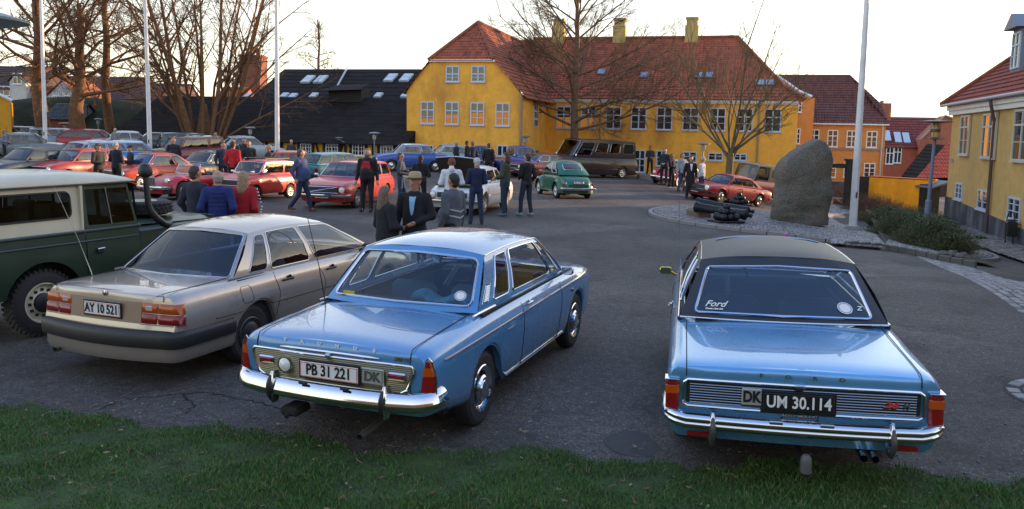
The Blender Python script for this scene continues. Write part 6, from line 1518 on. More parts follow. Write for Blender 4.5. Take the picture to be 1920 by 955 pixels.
# ------------------------------------------------------------------ ground, grass, cobbles
def asphalt_mat():
    m, n, l, b = new_mat('asphalt'); b.inputs['Roughness'].default_value = .72; b.inputs['Specular IOR Level'].default_value = .35
    tc = n.new('ShaderNodeTexCoord')
    def noise(sc, d=6, r=.6):
        t = n.new('ShaderNodeTexNoise'); t.inputs['Scale'].default_value = sc; t.inputs['Detail'].default_value = d; t.inputs['Roughness'].default_value = r; l.new(tc.outputs['Object'], t.inputs['Vector']); return t
    def ramp(src, *st):
        r = n.new('ShaderNodeValToRGB'); e = r.color_ramp.elements
        while len(e) < len(st): e.new(.5)
        for q, (p, c) in zip(e, st): q.position = p; q.color = (*c, 1) if hasattr(c, '__len__') else (c, c, c, 1)
        l.new(src, r.inputs['Fac']); return r
    big = ramp(noise(.22, 7, .65).outputs['Fac'], (.32, (.062, .054, .051)), (.50, (.104, .091, .082)), (.68, (.178, .152, .128)))
    v = n.new('ShaderNodeTexVoronoi'); v.inputs['Scale'].default_value = 75; l.new(tc.outputs['Object'], v.inputs['Vector'])
    sp = ramp(v.outputs['Color'], (.25, .45), (.7, 1.0), (.90, 1.2), (.97, 3.6))
    fine = ramp(noise(9, 8, .85).outputs['Fac'], (.32, .5), (.5, 1.0), (.70, 1.6))
    stain = ramp(noise(.9, 6, .7).outputs['Fac'], (.36, .62), (.46, 1.0))
    def mul(a, c):
        x = n.new('ShaderNodeMixRGB'); x.blend_type = 'MULTIPLY'; x.inputs[0].default_value = 1; l.new(a, x.inputs[1]); l.new(c, x.inputs[2]); return x.outputs['Color']
    pt = n.new('ShaderNodeTexVoronoi'); pt.inputs['Scale'].default_value = .16; pt.inputs['Randomness'].default_value = 1; l.new(tc.outputs['Object'], pt.inputs['Vector'])
    patch = ramp(pt.outputs['Color'], (.2, .72), (.5, 1.0), (.8, 1.18))
    cr = n.new('ShaderNodeTexVoronoi'); cr.feature = 'DISTANCE_TO_EDGE'; cr.inputs['Scale'].default_value = .55
    dn = noise(1.6, 8, .75); mv = n.new('ShaderNodeMixRGB'); mv.inputs[0].default_value = .35; l.new(tc.outputs['Object'], mv.inputs[1]); l.new(dn.outputs['Color'], mv.inputs[2]); l.new(mv.outputs['Color'], cr.inputs['Vector'])
    crk = ramp(cr.outputs['Distance'], (.0, .25), (.006, 1.0)); cm = ramp(noise(.35, 3).outputs['Fac'], (.54, 1.0), (.60, .0))
    mx = n.new('ShaderNodeMixRGB'); l.new(cm.outputs['Color'], mx.inputs[0]); l.new(crk.outputs['Color'], mx.inputs[1]); mx.inputs[2].default_value = (1, 1, 1, 1)
    c = mul(mul(mul(mul(mul(big.outputs['Color'], stain.outputs['Color']), sp.outputs['Color']), fine.outputs['Color']), patch.outputs['Color']), mx.outputs['Color'])
    l.new(c, b.inputs['Base Color'])
    bp = n.new('ShaderNodeBump'); bp.inputs['Strength'].default_value = .7; bp.inputs['Distance'].default_value = .012; l.new(v.outputs['Distance'], bp.inputs['Height']); l.new(bp.outputs['Normal'], b.inputs['Normal'])
    return m
EDGE = [(-700, 750), (-300, 762), (0, 772), (160, 781), (320, 800), (480, 818), (640, 840), (820, 848), (1000, 856), (1150, 866), (1280, 870), (1440, 876), (1600, 884), (1760, 892), (1920, 905), (2300, 925), (2800, 950)]
def ground_all():
    xs = [-600, -300, -150, -80, -45] + [-36 + 1.2 * k for k in range(61)] + [45, 80, 150, 300, 600]; ys = [-60, -30, -15, -8] + [-5 + 1.2 * k for k in range(60)] + [72, 90, 130, 250, 500, 900]; n = len(xs)
    vs = [(x, y, gz(x, y)) for y in ys for x in xs]; fs = [(j * n + i, j * n + i + 1, (j + 1) * n + i + 1, (j + 1) * n + i) for j in range(len(ys) - 1) for i in range(n - 1)]
    tag(mesh_obj('asphalt_ground', vs, fs, asphalt_mat()), kind='structure')
    # lawn in front
    e = [G(px, py) for px, py in EDGE]; ef = smooth_tab([(p.x, p.y) for p in sorted(e, key=lambda p: p.x)])
    rows = []
    for i in range(161):
        x = -9 + 18 * i / 160; ye = ef(x) + .09 * sin(x * 2.9 + 1) + .05 * sin(x * 7.1) + .035 * sin(x * 17.7); rows.append([Vector((x, ye - 12 * t, gz(x, ye) + (.006 + .0 if t == 0 else .028) + .10 * max(0, 12 * t - .4) * .8)) for t in [0, .006, .02, .05, .1, .2, .4, .7, 1]])
    b = MB(); b.grid(rows[::-1]); o = b.obj('lawn', mat('soil_moss', (.028, .055, .010), .95, var=.6, vscale=3, bump=.8, bscale=40)); tag(o, kind='structure')
    def lz(x, y):
        d = ef(x) - y; return gz(x, ef(x)) + .02 + .10 * max(0, d - .4) * .8
    # blades of grass
    N = 290000; r = RNG; x = r.uniform(-5.2, 5.2, N); dd = r.uniform(0, 1, N) ** 1.0 * 3.4 - .06
    ye = np.array([ef(v) for v in np.linspace(-6, 6, 400)]); yex = np.interp(x, np.linspace(-6, 6, 400), ye) + .09 * np.sin(x * 2.9 + 1) + .05 * np.sin(x * 7.1) + .035 * np.sin(x * 17.7)
    y = yex - dd - np.where(r.uniform(0, 1, N) < .25, 0, 0)
    # patchiness: thin and short near the edge and in worn spots
    def pn(x, y, s, k): return np.sin(x * s + 1.3 * np.sin(y * s * .7 + k)) * np.sin(y * s * 1.1 + 1.7 * np.sin(x * s * .8 + k * 2))
    pat = .5 + .28 * pn(x, y, 2.1, 1) + .25 * pn(x, y, 5.3, 2) + .15 * pn(x, y, 11, 4)
    keep = (r.uniform(0, 1, N) < np.clip(pat * 1.2 + .5, .3, 1)) & (r.uniform(0, 1, N) < np.clip(dd * 5 + .6, 0, 1)) & (y > 2.2) & (np.abs(x) < y * .70 + .4)
    x, y, dd, pat, yex = x[keep], y[keep], dd[keep], pat[keep], yex[keep]; N = len(x)
    zc = .0112 * x + .0026 * (yex - 5) + .012 + .10 * np.maximum(0, dd - .4) * .8
    h = (.018 + .038 * r.uniform(0, 1, N) ** 1.5) * (.6 + .8 * np.clip(pat, 0, 1)); h *= np.clip(.65 + dd * 1.5, .5, 1.0)
    a = r.uniform(0, 2 * pi, N); w = .0022 + .0020 * r.uniform(0, 1, N); ln = h * r.uniform(.1, .9, N); b_ = r.uniform(0, 2 * pi, N)
    V = np.zeros((N, 5, 3)); ca, sa = np.cos(a) * w, np.sin(a) * w; lx, ly = np.cos(b_) * ln, np.sin(b_) * ln
    V[:, 0] = np.stack([x - ca, y - sa, zc], 1); V[:, 1] = np.stack([x + ca, y + sa, zc], 1)
    V[:, 2] = np.stack([x + ca * .8 + lx * .35, y + sa * .8 + ly * .35, zc + h * .6], 1); V[:, 3] = np.stack([x - ca * .8 + lx * .35, y - sa * .8 + ly * .35, zc + h * .6], 1)
    V[:, 4] = np.stack([x + lx, y + ly, zc + h], 1)
    me = bpy.data.meshes.new('grass'); me.vertices.add(N * 5); me.vertices.foreach_set('co', V.ravel())
    base = np.arange(N)[:, None] * 5; lo = np.concatenate([base + [0, 1, 2, 3], base + [3, 2, 4]], 1).ravel().astype(np.int32)
    me.loops.add(N * 7); me.loops.foreach_set('vertex_index', lo); me.polygons.add(N * 2)
    st = (np.arange(N)[:, None] * 7 + [0, 4]).ravel().astype(np.int32); me.polygons.foreach_set('loop_start', st)
    me.polygons.foreach_set('material_index', np.repeat(np.where(r.uniform(0, 1, N) < .12, 2, (r.uniform(0, 1, N) < .4).astype(int)), 2).astype(np.int32))
    for c, nm in (((.030, .098, .009), 'grass_green'), ((.058, .145, .014), 'grass_light'), ((.17, .14, .06), 'grass_dry')): me.materials.append(mat(nm, c, .65))
    me.update(calc_edges=True); me.validate(); tag(link(bpy.data.objects.new('grass', me)), kind='stuff')
    # fallen leaves and twigs on the lawn and at its edge
    lf = MB()
    for k in range(420):
        x = random.uniform(-4.6, 5); y = ef(x) - random.uniform(-.5, 2.2) ; z = (lz(x, y) if y < ef(x) else gz(x, y)) + .018; s = random.uniform(.008, .022); A = random.uniform(0, 6.3)
        p = [Vector((x + s * cos(A) * 1.6, y + s * sin(A) * 1.6, z + random.uniform(0, .012))), Vector((x - s * sin(A) * .7, y + s * cos(A) * .7, z)), Vector((x - s * cos(A) * 1.6, y - s * sin(A) * 1.6, z + random.uniform(0, .012))), Vector((x + s * sin(A) * .7, y - s * cos(A) * .7, z + .006))]
        lf.add(p, [(0, 1, 2, 3)], k % 3)
    tag(lf.obj('fallen_leaves', [mat('leaf_brown', (.12, .06, .025), .8), mat('leaf_tan', (.25, .17, .09), .8), mat('leaf_dark', (.05, .03, .02), .8)], smooth=False), kind='stuff')
    tw = MB()
    for k in range(60):
        x = random.uniform(-4.6, 5); y = ef(x) - random.uniform(-.4, 2.0); z = (lz(x, y) if y < ef(x) else gz(x, y)) + .02; A = random.uniform(0, 6.3); s = random.uniform(.04, .12)
        tw.tube([(x, y, z), (x + s * .5 * cos(A), y + s * .5 * sin(A), z + .008), (x + s * cos(A + .3), y + s * sin(A + .3), z)], .0025, 4)
    tag(tw.obj('twigs', MATS['leaf_tan']), kind='stuff')
    gr = MB()
    for k in range(500):
        x = random.uniform(-6, 7); y = ef(x) + abs(random.gauss(0, .35)) - .05 if k % 3 else random.uniform(5, 12); s = random.uniform(.004, .011); gr.box((x, y, gz(x, y) + s * .4), (s * 2, s * 1.6, s), rz=k)
    tag(gr.obj('gravel', mat('pebble', (.11, .10, .09), .8), smooth=False), kind='stuff')
    # embankment at the far left
    b = MB(); b.grid([[Vector((x, y, gz(x, y) + (3.6 + .5 * sin(x * .3)) * sstep((y - 57) / 12) * sstep((-20 - x) / 7) - .05)) for y in range(54, 92, 2)] for x in range(-70, -16, 3)][::-1]); tag(b.obj('grass_bank', mat('bank_grass', (.020, .022, .010), .95, spec=.1, var=.6, vscale=.5, bump=.8, bscale=3)), kind='structure')
    def crack(pxs, w):
        P_ = [G(*q) for q in pxs]; L_, R_ = [], []
        for i in range(len(P_) - 1):
            for j in range(6):
                p = P_[i].lerp(P_[i + 1], j / 6); d = (P_[i + 1] - P_[i]).normalized(); nn = Vector((-d.y, d.x, 0)); p = p + nn * random.uniform(-.03, .03); ww = w * random.uniform(.3, 1); p.z = gz(p.x, p.y) + .004; L_.append(p + nn * ww); R_.append(p - nn * ww)
        b = MB(); b.grid([R_, L_]); tag(b.obj('asphalt_crack', mat('crack', (.012, .011, .010), .95), smooth=False), kind='structure')
    crack([(190, 768), (222, 750), (290, 744), (345, 738), (390, 737), (430, 744), (480, 754), (540, 770), (600, 772)], .012); crack([(345, 738), (362, 762), (352, 778)], .016); crack([(1420, 560), (1452, 548), (1490, 545)], .006) ; crack([(1040, 520), (1100, 528), (1160, 522), (1230, 530)], .008)
    # manhole cover patch between the two blue cars
    g = G(1190, 832); b = MB(); b.prism([((.24 + .012 * sin(k * 1.1)) * cos(2 * pi * k / 28), (.27 + .012 * cos(k * .9)) * sin(2 * pi * k / 28)) for k in range(28)], -.02, .002)
    o = b.obj('manhole_cover', mat('old_tar', (.030, .030, .033), .7, var=.4, vscale=14, bump=.3, bscale=60)); o.location = (g.x, g.y, g.z); tag(o, 'round dark sunken patch in the asphalt between the two blue saloons', 'manhole cover')
STONE = None
def setts(name, pts, size, h, mats, kindstuff=True, label=None):
    """pts: (x, y, angle, sx, sy); each stone a low bevelled block"""
    b = MB()
    for (x, y, a, sx, sy) in pts:
        z = gz(x, y) + .105 + random.uniform(-.006, .006) + h; c, s = cos(a), sin(a); mi = random.randrange(len(mats)); v = []
        j = lambda: random.uniform(.86, 1.04)
        for q, zz in ((1, z - .03), (.84, z)):
            for dx, dy in ((-1, -1), (1, -1), (1, 1), (-1, 1)):
                ex, ey = dx * sx / 2 * q * j(), dy * sy / 2 * q * j(); v.append((x + ex * c - ey * s, y + ex * s + ey * c, zz))
        b.add(v, [(4, 5, 6, 7), (0, 1, 5, 4), (1, 2, 6, 5), (2, 3, 7, 6), (3, 0, 4, 7)], mi)
    o = b.obj(name, mats, smooth=False); return tag(o, kind='stuff')
CC = (9.9, 26.9); CR = 5.25
def cobbles():
    st = [mat('sett_%d' % i, c, .6, bump=.4, bscale=50) for i, c in enumerate([(.15, .145, .15), (.21, .20, .20), (.10, .098, .10), (.25, .235, .22)])]
    base = mat('joint_soil', (.045, .04, .035), .95)
    b = MB(); n = 72; ring = [Vector((CC[0] + CR * cos(2 * pi * k / n), CC[1] + CR * sin(2 * pi * k / n), 0)) for k in range(n)]
    for p in ring: p.z = gz(p.x, p.y)
    cen = Vector((CC[0], CC[1], gz(*CC) + .085)); up = [p + Vector((0, 0, .085)) for p in ring]; mid = [p.lerp(cen, .5) for p in up]
    for p in mid: p.z = gz(p.x, p.y) + .085
    b.add(up + mid + [cen] + [p - Vector((0, 0, .1)) for p in ring], [(k, (k + 1) % n, n + (k + 1) % n, n + k) for k in range(n)] + [(n + k, n + (k + 1) % n, 2 * n) for k in range(n)] + [(2 * n + 1 + k, 2 * n + 1 + (k + 1) % n, (k + 1) % n, k) for k in range(n)])
    tag(b.obj('cobbled_circle', base), kind='structure')
    pts = []; rr = CR - .12
    while rr > .3:
        m = max(6, int(2 * pi * rr / .115)); o = random.random()
        for k in range(m): a = 2 * pi * (k + o) / m; pts.append((CC[0] + rr * cos(a), CC[1] + rr * sin(a), a + pi / 2, .108, .105))
        rr -= .115
    setts('cobblestones', pts, .1, 0, st)
    kb = empty('kerb_ring', (CC[0], CC[1], gz(*CC)), 0); kb['kind'] = 'structure'
    m = 44
    for k in range(m):
        a0, a1 = 2 * pi * (k + .02) / m, 2 * pi * (k + .98) / m; v = []
        for r_ in (CR - .02, CR + .12):
            for a in (a0, (a0 + a1) / 2, a1): x, y = r_ * cos(a), r_ * sin(a); zz = gz(CC[0] + x, CC[1] + y) - gz(*CC); v += [(x, y, zz - .1), (x, y, zz + .092)]
        q = MB(); q.add(v, [(1, 3, 9, 7), (3, 5, 11, 9), (6, 7, 9, 8), (8, 9, 11, 10), (0, 6, 7, 1)[:4], (4, 5, 11, 10), (0, 1, 7, 6)]); q.obj('kerb_stone', st[1], kb, smooth=False)
    # path strip running past the boulder, its kerb and the cobbled footway by the house
    A = [G(1590, 368), G(1604, 400), G(1640, 440), G(1652, 470)]; Bp = [G(1545, 372), G(1548, 405), G(1560, 440), G(1560, 462)]
    g_ = [[A[i].lerp(Bp[i], t) for t in (0, .33, .66, 1)] for i in range(4)]
    for row in g_:
        for p in row: p.z = gz(p.x, p.y) + .075
    b = MB(); b.grid(g_[::-1]); tag(b.obj('footpath', base), kind='structure'); pts = []
    for i in range(3):
        L_ = (A[i] - A[i + 1]).length; nr = max(2, int(L_ / .16))
        for k in range(nr):
            f = (k + .5) / nr; p, q = A[i].lerp(A[i + 1], f), Bp[i].lerp(Bp[i + 1], f); w = (p - q).length; m = max(3, int(w / .17)); an = atan2(p.y - q.y, p.x - q.x)
            for j in range(m): c = q.lerp(p, (j + .5 + .25 * (k % 2)) / m); pts.append((c.x, c.y, an, .16, .15))
    setts('path_cobblestones', pts, .15, -.01, st)
    # footway beside the yellow house
    pts = []; e0, e1 = Vector((17.9, 36, 0)), Vector((13.0, 15.5, 0)); u = (e1 - e0).normalized(); nrm = Vector((-u.y, u.x, 0)); nrm = nrm if nrm.x > 0 else -nrm
    b = MB(); b.grid([[Vector((e0.x + u.x * a + nrm.x * w, e0.y + u.y * a + nrm.y * w, gz(e0.x + u.x * a + nrm.x * w, e0.y + u.y * a + nrm.y * w) + .085)) for w in (0, 1.5, 3, 4.5)] for a in [21 * k / 14 for k in range(15)]]); tag(b.obj('pavement', base), kind='structure')
    a = 0
    while a < 21:
        for k in range(26):
            w = k * .17 + random.uniform(-.02, .02) + .08; p = e0 + u * a + nrm * w; pts.append((p.x, p.y, atan2(u.y, u.x), .17, .15))
        a += .19
    setts('pavement_cobblestones', pts, .15, 0, st)
    # setts set flush in the asphalt curving off to the right
    pts = []; c0 = [G(1655, 468), G(1720, 480), G(1800, 515), G(1860, 545), G(1925, 590)]
    for i in range(len(c0) - 1):
        d = c0[i + 1] - c0[i]; n_ = int(d.length / .14); an = atan2(d.y, d.x); nn = Vector((-d.y, d.x, 0)).normalized(); nn = nn if nn.x > 0 else -nn
        for k in range(n_):
            for j in range(5 + 3 * i): p = c0[i].lerp(c0[i + 1], k / n_) + nn * (.14 * j); pts.append((p.x, p.y, an + random.uniform(-.1, .1), .13, .125))
    setts('gutter_cobblestones', pts, .1, -.095, st)
    # big stones at the right edge
    c0 = G(2035, 748); c0.z = 0; r0 = (G(1893, 742) - c0); r0.z = 0; r0 = r0.length; pts = []; rr = r0 - .09
    disc = [(c0.x + r0 * cos(2 * pi * k / 40), c0.y + r0 * sin(2 * pi * k / 40)) for k in range(40)]
    b = MB(); b.add([Vector((x, y, gz(x, y) + .004)) for x, y in disc] + [Vector((x, y, gz(x, y) - .1)) for x, y in disc], [tuple(range(40))] + [(k, (k + 1) % 40, 40 + (k + 1) % 40, 40 + k) for k in range(40)]); tag(b.obj('cobbled_patch', base), kind='structure')
    while rr > .15:
        m = max(5, int(2 * pi * rr / .19))
        for k in range(m): a = 2 * pi * (k + random.random() * .3) / m; pts.append((c0.x + rr * cos(a), c0.y + rr * sin(a), a + pi / 2, .18, .13))
        rr -= .145
    setts('edge_cobblestones', pts, .1, -.097, st)
    # kerb in front of the shrubs
    A = [G(1585, 463), G(1650, 468), G(1700, 476), G(1760, 489), G(1830, 503)]; k_ = empty('shrub_kerb', A[0], 0); k_['kind'] = 'structure'
    for i in range(4):
        for j in range(3):
            p, q = A[i].lerp(A[i + 1], j / 3), A[i].lerp(A[i + 1], (j + 1) / 3); c = (p + q) / 2 - A[0]; m_ = MB(); m_.box((c.x, c.y, c.z + .05), ((q - p).length - .01, .14, .22), rz=atan2(q.y - p.y, q.x - p.x), bev=.012); m_.obj('kerb_stone', mat('kerb_stone', (.10, .095, .08), .8, bump=.4, bscale=30), k_)
    c = [G(1662, 470), G(1700, 475), G(1828, 498), Vector((12.6, 21, 0)), Vector((16, 33, 0)), Vector((17, 40, 0)), Vector((18, 43.5, 0)), G(1612, 374)]
    for p in c: p.z = gz(p.x, p.y) + .09
    m0 = sum(c, Vector()) / len(c); m0.z = gz(m0.x, m0.y) + .1; b = MB(); b.add(c + [m0], [(k, (k + 1) % len(c), len(c)) for k in range(len(c))]); tag(b.obj('planting_bed', mat('bed_soil', (.05, .04, .025), .95, var=.4, vscale=2, bump=.7, bscale=12), smooth=False), kind='structure')
# ------------------------------------------------------------------ monument, cannons, posts
def monument():
    g = Vector((9.66, 27.3, 0)); g.z = gz(9.66, 27.3) + .08
    b = MB(); rows = []; N = 48
    import mathutils.noise as mn
    top = smooth_tab([(-1.1, 1.95), (-.95, 2.08), (-.5, 2.36), (.0, 2.66), (.35, 2.84), (.62, 2.80), (.85, 2.52), (1.0, 2.2), (1.1, 2.0)])
    for k in range(45):
        t = k / 44; f = 1.0 if t < .72 else max(.0, 1 - ((t - .72) / .28) ** 2.4) ** .5; f *= .96 + .05 * sin(pi * min(1, t * 1.25)); row = []
        for i in range(N + 1):
            a = 2 * pi * (i % N) / N; e = 3.4; c, s = cos(a), sin(a); q = (abs(c) ** e + abs(s) ** e) ** (-1 / e); x = -.03 + .92 * c * q * f; y = .58 * s * q * (f if t < .72 else f ** .8)
            z = (t if t < .72 else .72 + (1 - .72) * sin((t - .72) / .28 * pi / 2)) * top(x); p = Vector((x, y, z))
            n3 = mn.noise(p * 1.3) * .09 + (abs(mn.noise(p * 2.3 + Vector((3, 1, 2)))) - .2) * .06 + (abs(mn.noise(p * 5.1)) - .2) * .05 + mn.noise(p * 13) * .012; p += Vector((c, s, 0)) * n3 * (1 if t < .97 else .3); row.append(p)
        rows.append(row)
    b.grid(rows[::-1])
    m, n, l, bs = new_mat('granite'); bs.inputs['Roughness'].default_value = .8; tc = n.new('ShaderNodeTexCoord')
    t = n.new('ShaderNodeTexNoise'); t.inputs['Scale'].default_value = 38; t.inputs['Detail'].default_value = 5; l.new(tc.outputs['Object'], t.inputs['Vector'])
    t2 = n.new('ShaderNodeTexNoise'); t2.inputs['Scale'].default_value = 1.6; t2.inputs['Detail'].default_value = 7; l.new(tc.outputs['Object'], t2.inputs['Vector'])
    r = n.new('ShaderNodeValToRGB'); r.color_ramp.elements[0].position = .35; r.color_ramp.elements[0].color = (.045, .045, .04, 1); r.color_ramp.elements[1].position = .68; r.color_ramp.elements[1].color = (.20, .185, .165, 1); l.new(t.outputs['Fac'], r.inputs['Fac'])
    r2 = n.new('ShaderNodeValToRGB'); r2.color_ramp.elements[0].position = .4; r2.color_ramp.elements[0].color = (.86, .88, .78, 1); r2.color_ramp.elements[1].position = .65; r2.color_ramp.elements[1].color = (1.15, 1.0, .9, 1); l.new(t2.outputs['Fac'], r2.inputs['Fac'])
    mx = n.new('ShaderNodeMixRGB'); mx.blend_type = 'MULTIPLY'; mx.inputs[0].default_value = 1; l.new(r.outputs['Color'], mx.inputs[1]); l.new(r2.outputs['Color'], mx.inputs[2]); l.new(mx.outputs['Color'], bs.inputs['Base Color'])
    bp = n.new('ShaderNodeBump'); bp.inputs['Strength'].default_value = .6; bp.inputs['Distance'].default_value = .03; l.new(t.outputs['Fac'], bp.inputs['Height']); l.new(bp.outputs['Normal'], bs.inputs['Normal'])
    o = b.obj('boulder', m, angle=24); o.location = g; tag(o, 'tall granite memorial boulder standing on the cobbled circle', 'boulder')
def cannons():
    iron = mat('cast_iron', (.018, .020, .024), .42, .5, bump=.3, bscale=30)
    def gun(label, p0, p1, r0, r1):
        d = (p1 - p0); L_ = d.length; M = Matrix.Translation(p0) @ Vector((1, 0, 0)).rotation_difference(d).to_matrix().to_4x4()
        root = empty('cannon_barrel', p0, 0, label, 'cannon'); b = MB()
        b.lathe([(.0, .06), (.05, .06), (.055, .0), (r0, .0), (r0 * 1.06, .03), (r0 * 1.02, .08), (r0 * .86, .12), (r0 * .84, L_ * .3), (r1 * .86, L_ * .34), (r1 * .95, L_ * .6), (r1 * .98, L_ * .62), (r1 * 1.0, L_ * .9), (r1 * 1.12, L_ * .93), (r1 * 1.1, L_ * .96), (r1 * .6, L_ * .99), (.05, L_), (.05, L_ + .03), (.075, L_ + .07), (.05, L_ + .12), (0, L_ + .13)], 24, M=Matrix.Translation(-p0) @ M); b.obj('barrel', iron, root)
        q = MB(); c = p0.lerp(p1, .45) - p0; q.tube([c + Vector((-.1, -.28, 0)), c + Vector((.1, .28, 0))], .05, 10); q.obj('trunnion', iron, root)
    def gp(px, py, z): d = G(px, py + 12); p = at(px, py, d.y); return p
    a0, a1 = at(1304, 388, 25.6), at(1403, 404, 24.6); gun('nearer iron cannon barrel resting on a low stone', a0, a1, .165, .15)
    b0, b1 = at(1306, 379, 26.6), at(1407, 396, 25.8); gun('farther iron cannon barrel lying beside the first', b0, b1, .15, .13)
    g = at(1318, 402, 25.5); b = MB(); b.box((0, 0, 0), (.5, .9, .3), bev=.06, rz=.2); o = b.obj('stone_block', mat('block_brown', (.14, .10, .07), .85, bump=.5, bscale=20)); o.location = (g.x, 26.1, gz(g.x, 26) + .18); tag(o, 'brown stone block under the raised ends of the cannons', 'stone')
    def pile(px, py, label, Y=None):
        g = G(px, py); r_ = .105; root = empty('cannonball_pile', (g.x, g.y, gz(g.x, g.y) + .11), .3, label, 'cannonballs')
        b = MB(); b.box((0, 0, .03), (.86, .7, .07), bev=.01); b.obj('plinth', iron, root)
        me = None
        for lv, n in enumerate((3, 2, 1)):
            for i in range(n):
                for j in range(n):
                    if me is None: q = MB(); q.lathe([(r_ * sin(pi * k / 10), -r_ * cos(pi * k / 10)) for k in range(11)], 16); o = q.obj('cannonball', iron, root, angle=80); me = o.data
                    else: o = link(bpy.data.objects.new('cannonball', me), root)
                    o.location = ((i - (n - 1) / 2) * r_ * 2.02, (j - (n - 1) / 2) * r_ * 2.02, .065 + r_ + lv * r_ * 1.42)
    pile(1361, 424, 'pyramid of iron cannonballs in front of the cannon barrels'); pile(1385, 391, 'pyramid of iron cannonballs behind the cannon barrels')
def flagpole(px_b, py_b, Y, px_t, label, r0=.11, r1=.055, H=13):
    b = at(px_b, py_b, Y); t = at(px_t, 0, Y); z0 = gz(b.x, Y); dx = (t.x - b.x) / (t.z - b.z)
    root = empty('flagpole', (b.x - dx * (b.z - z0), Y, z0), 0, label, 'flagpole', 'white flagpoles on the square')
    m = MB(); n = 14; m.tube([(dx * H * k / n, 0, H * k / n) for k in range(n + 1)], [r0 + (r1 - r0) * k / n for k in range(n + 1)], 14)
    m.obj('pole', mat('flagpole_white', (.66, .66, .68), .4, var=.1, vscale=3), root)
    m = MB(); m.box((0, 0, .12), (.34, .34, .26), bev=.02); m.obj('base', mat('pole_base', (.3, .3, .3), .6), root)
    m = MB(); m.box((dx * 1.3, -r0 - .02, 1.3), (.05, .05, .2), bev=.01); m.obj('cleat', mat('cleat', (.12, .05, .04), .6), root)
    m = MB(); m.tube([(dx * 1.3 + .03, -r0 - .02, 1.3), (dx * H + .02, -r1 - .02, H - .1)], .006, 4); m.obj('halyard', mat('rope', (.4, .4, .38), .8), root)
    m = MB(); m.lathe([(0, -.1), (.07, -.06), (.1, 0), (.07, .06), (0, .1)], 14, M=Matrix.Translation((dx * H, 0, H + .08)) @ Matrix.Rotation(pi / 2, 4, 'Y')); m.obj('finial', mat('gold_ball', (.6, .4, .1), .3, 1), root)
def disc_lamp(x, y, H, label, R=.42, name='street_lamp', z=None, pr=.045):
    root = empty(name, (x, y, gz(x, y) if z is None else z), 0, label, 'street lamp', 'disc-topped lamps'); lm = mat('lamp_grey', (.16, .19, .2), .5)
    b = MB(); b.tube([(0, 0, 0), (0, 0, H - .45)], pr, 10); b.obj('post', lm, root)
    M = Matrix.Translation((0, 0, H - .45)) @ Matrix.Rotation(-pi / 2, 4, 'Y'); b = MB(); b.lathe([(.05, 0), (.09, .03), (.12, .14), (.12, .30), (.05, .36)], 16, M=M); b.obj('lamp_head', mat('lamp_glass', (.35, .33, .3), .2), root)
    b = MB(); b.lathe([(0, .35), (R * .5, .36), (R, .40), (R, .42), (R * .6, .47), (0, .50)], 28, M=M); b.obj('lamp_shade', lm, root)
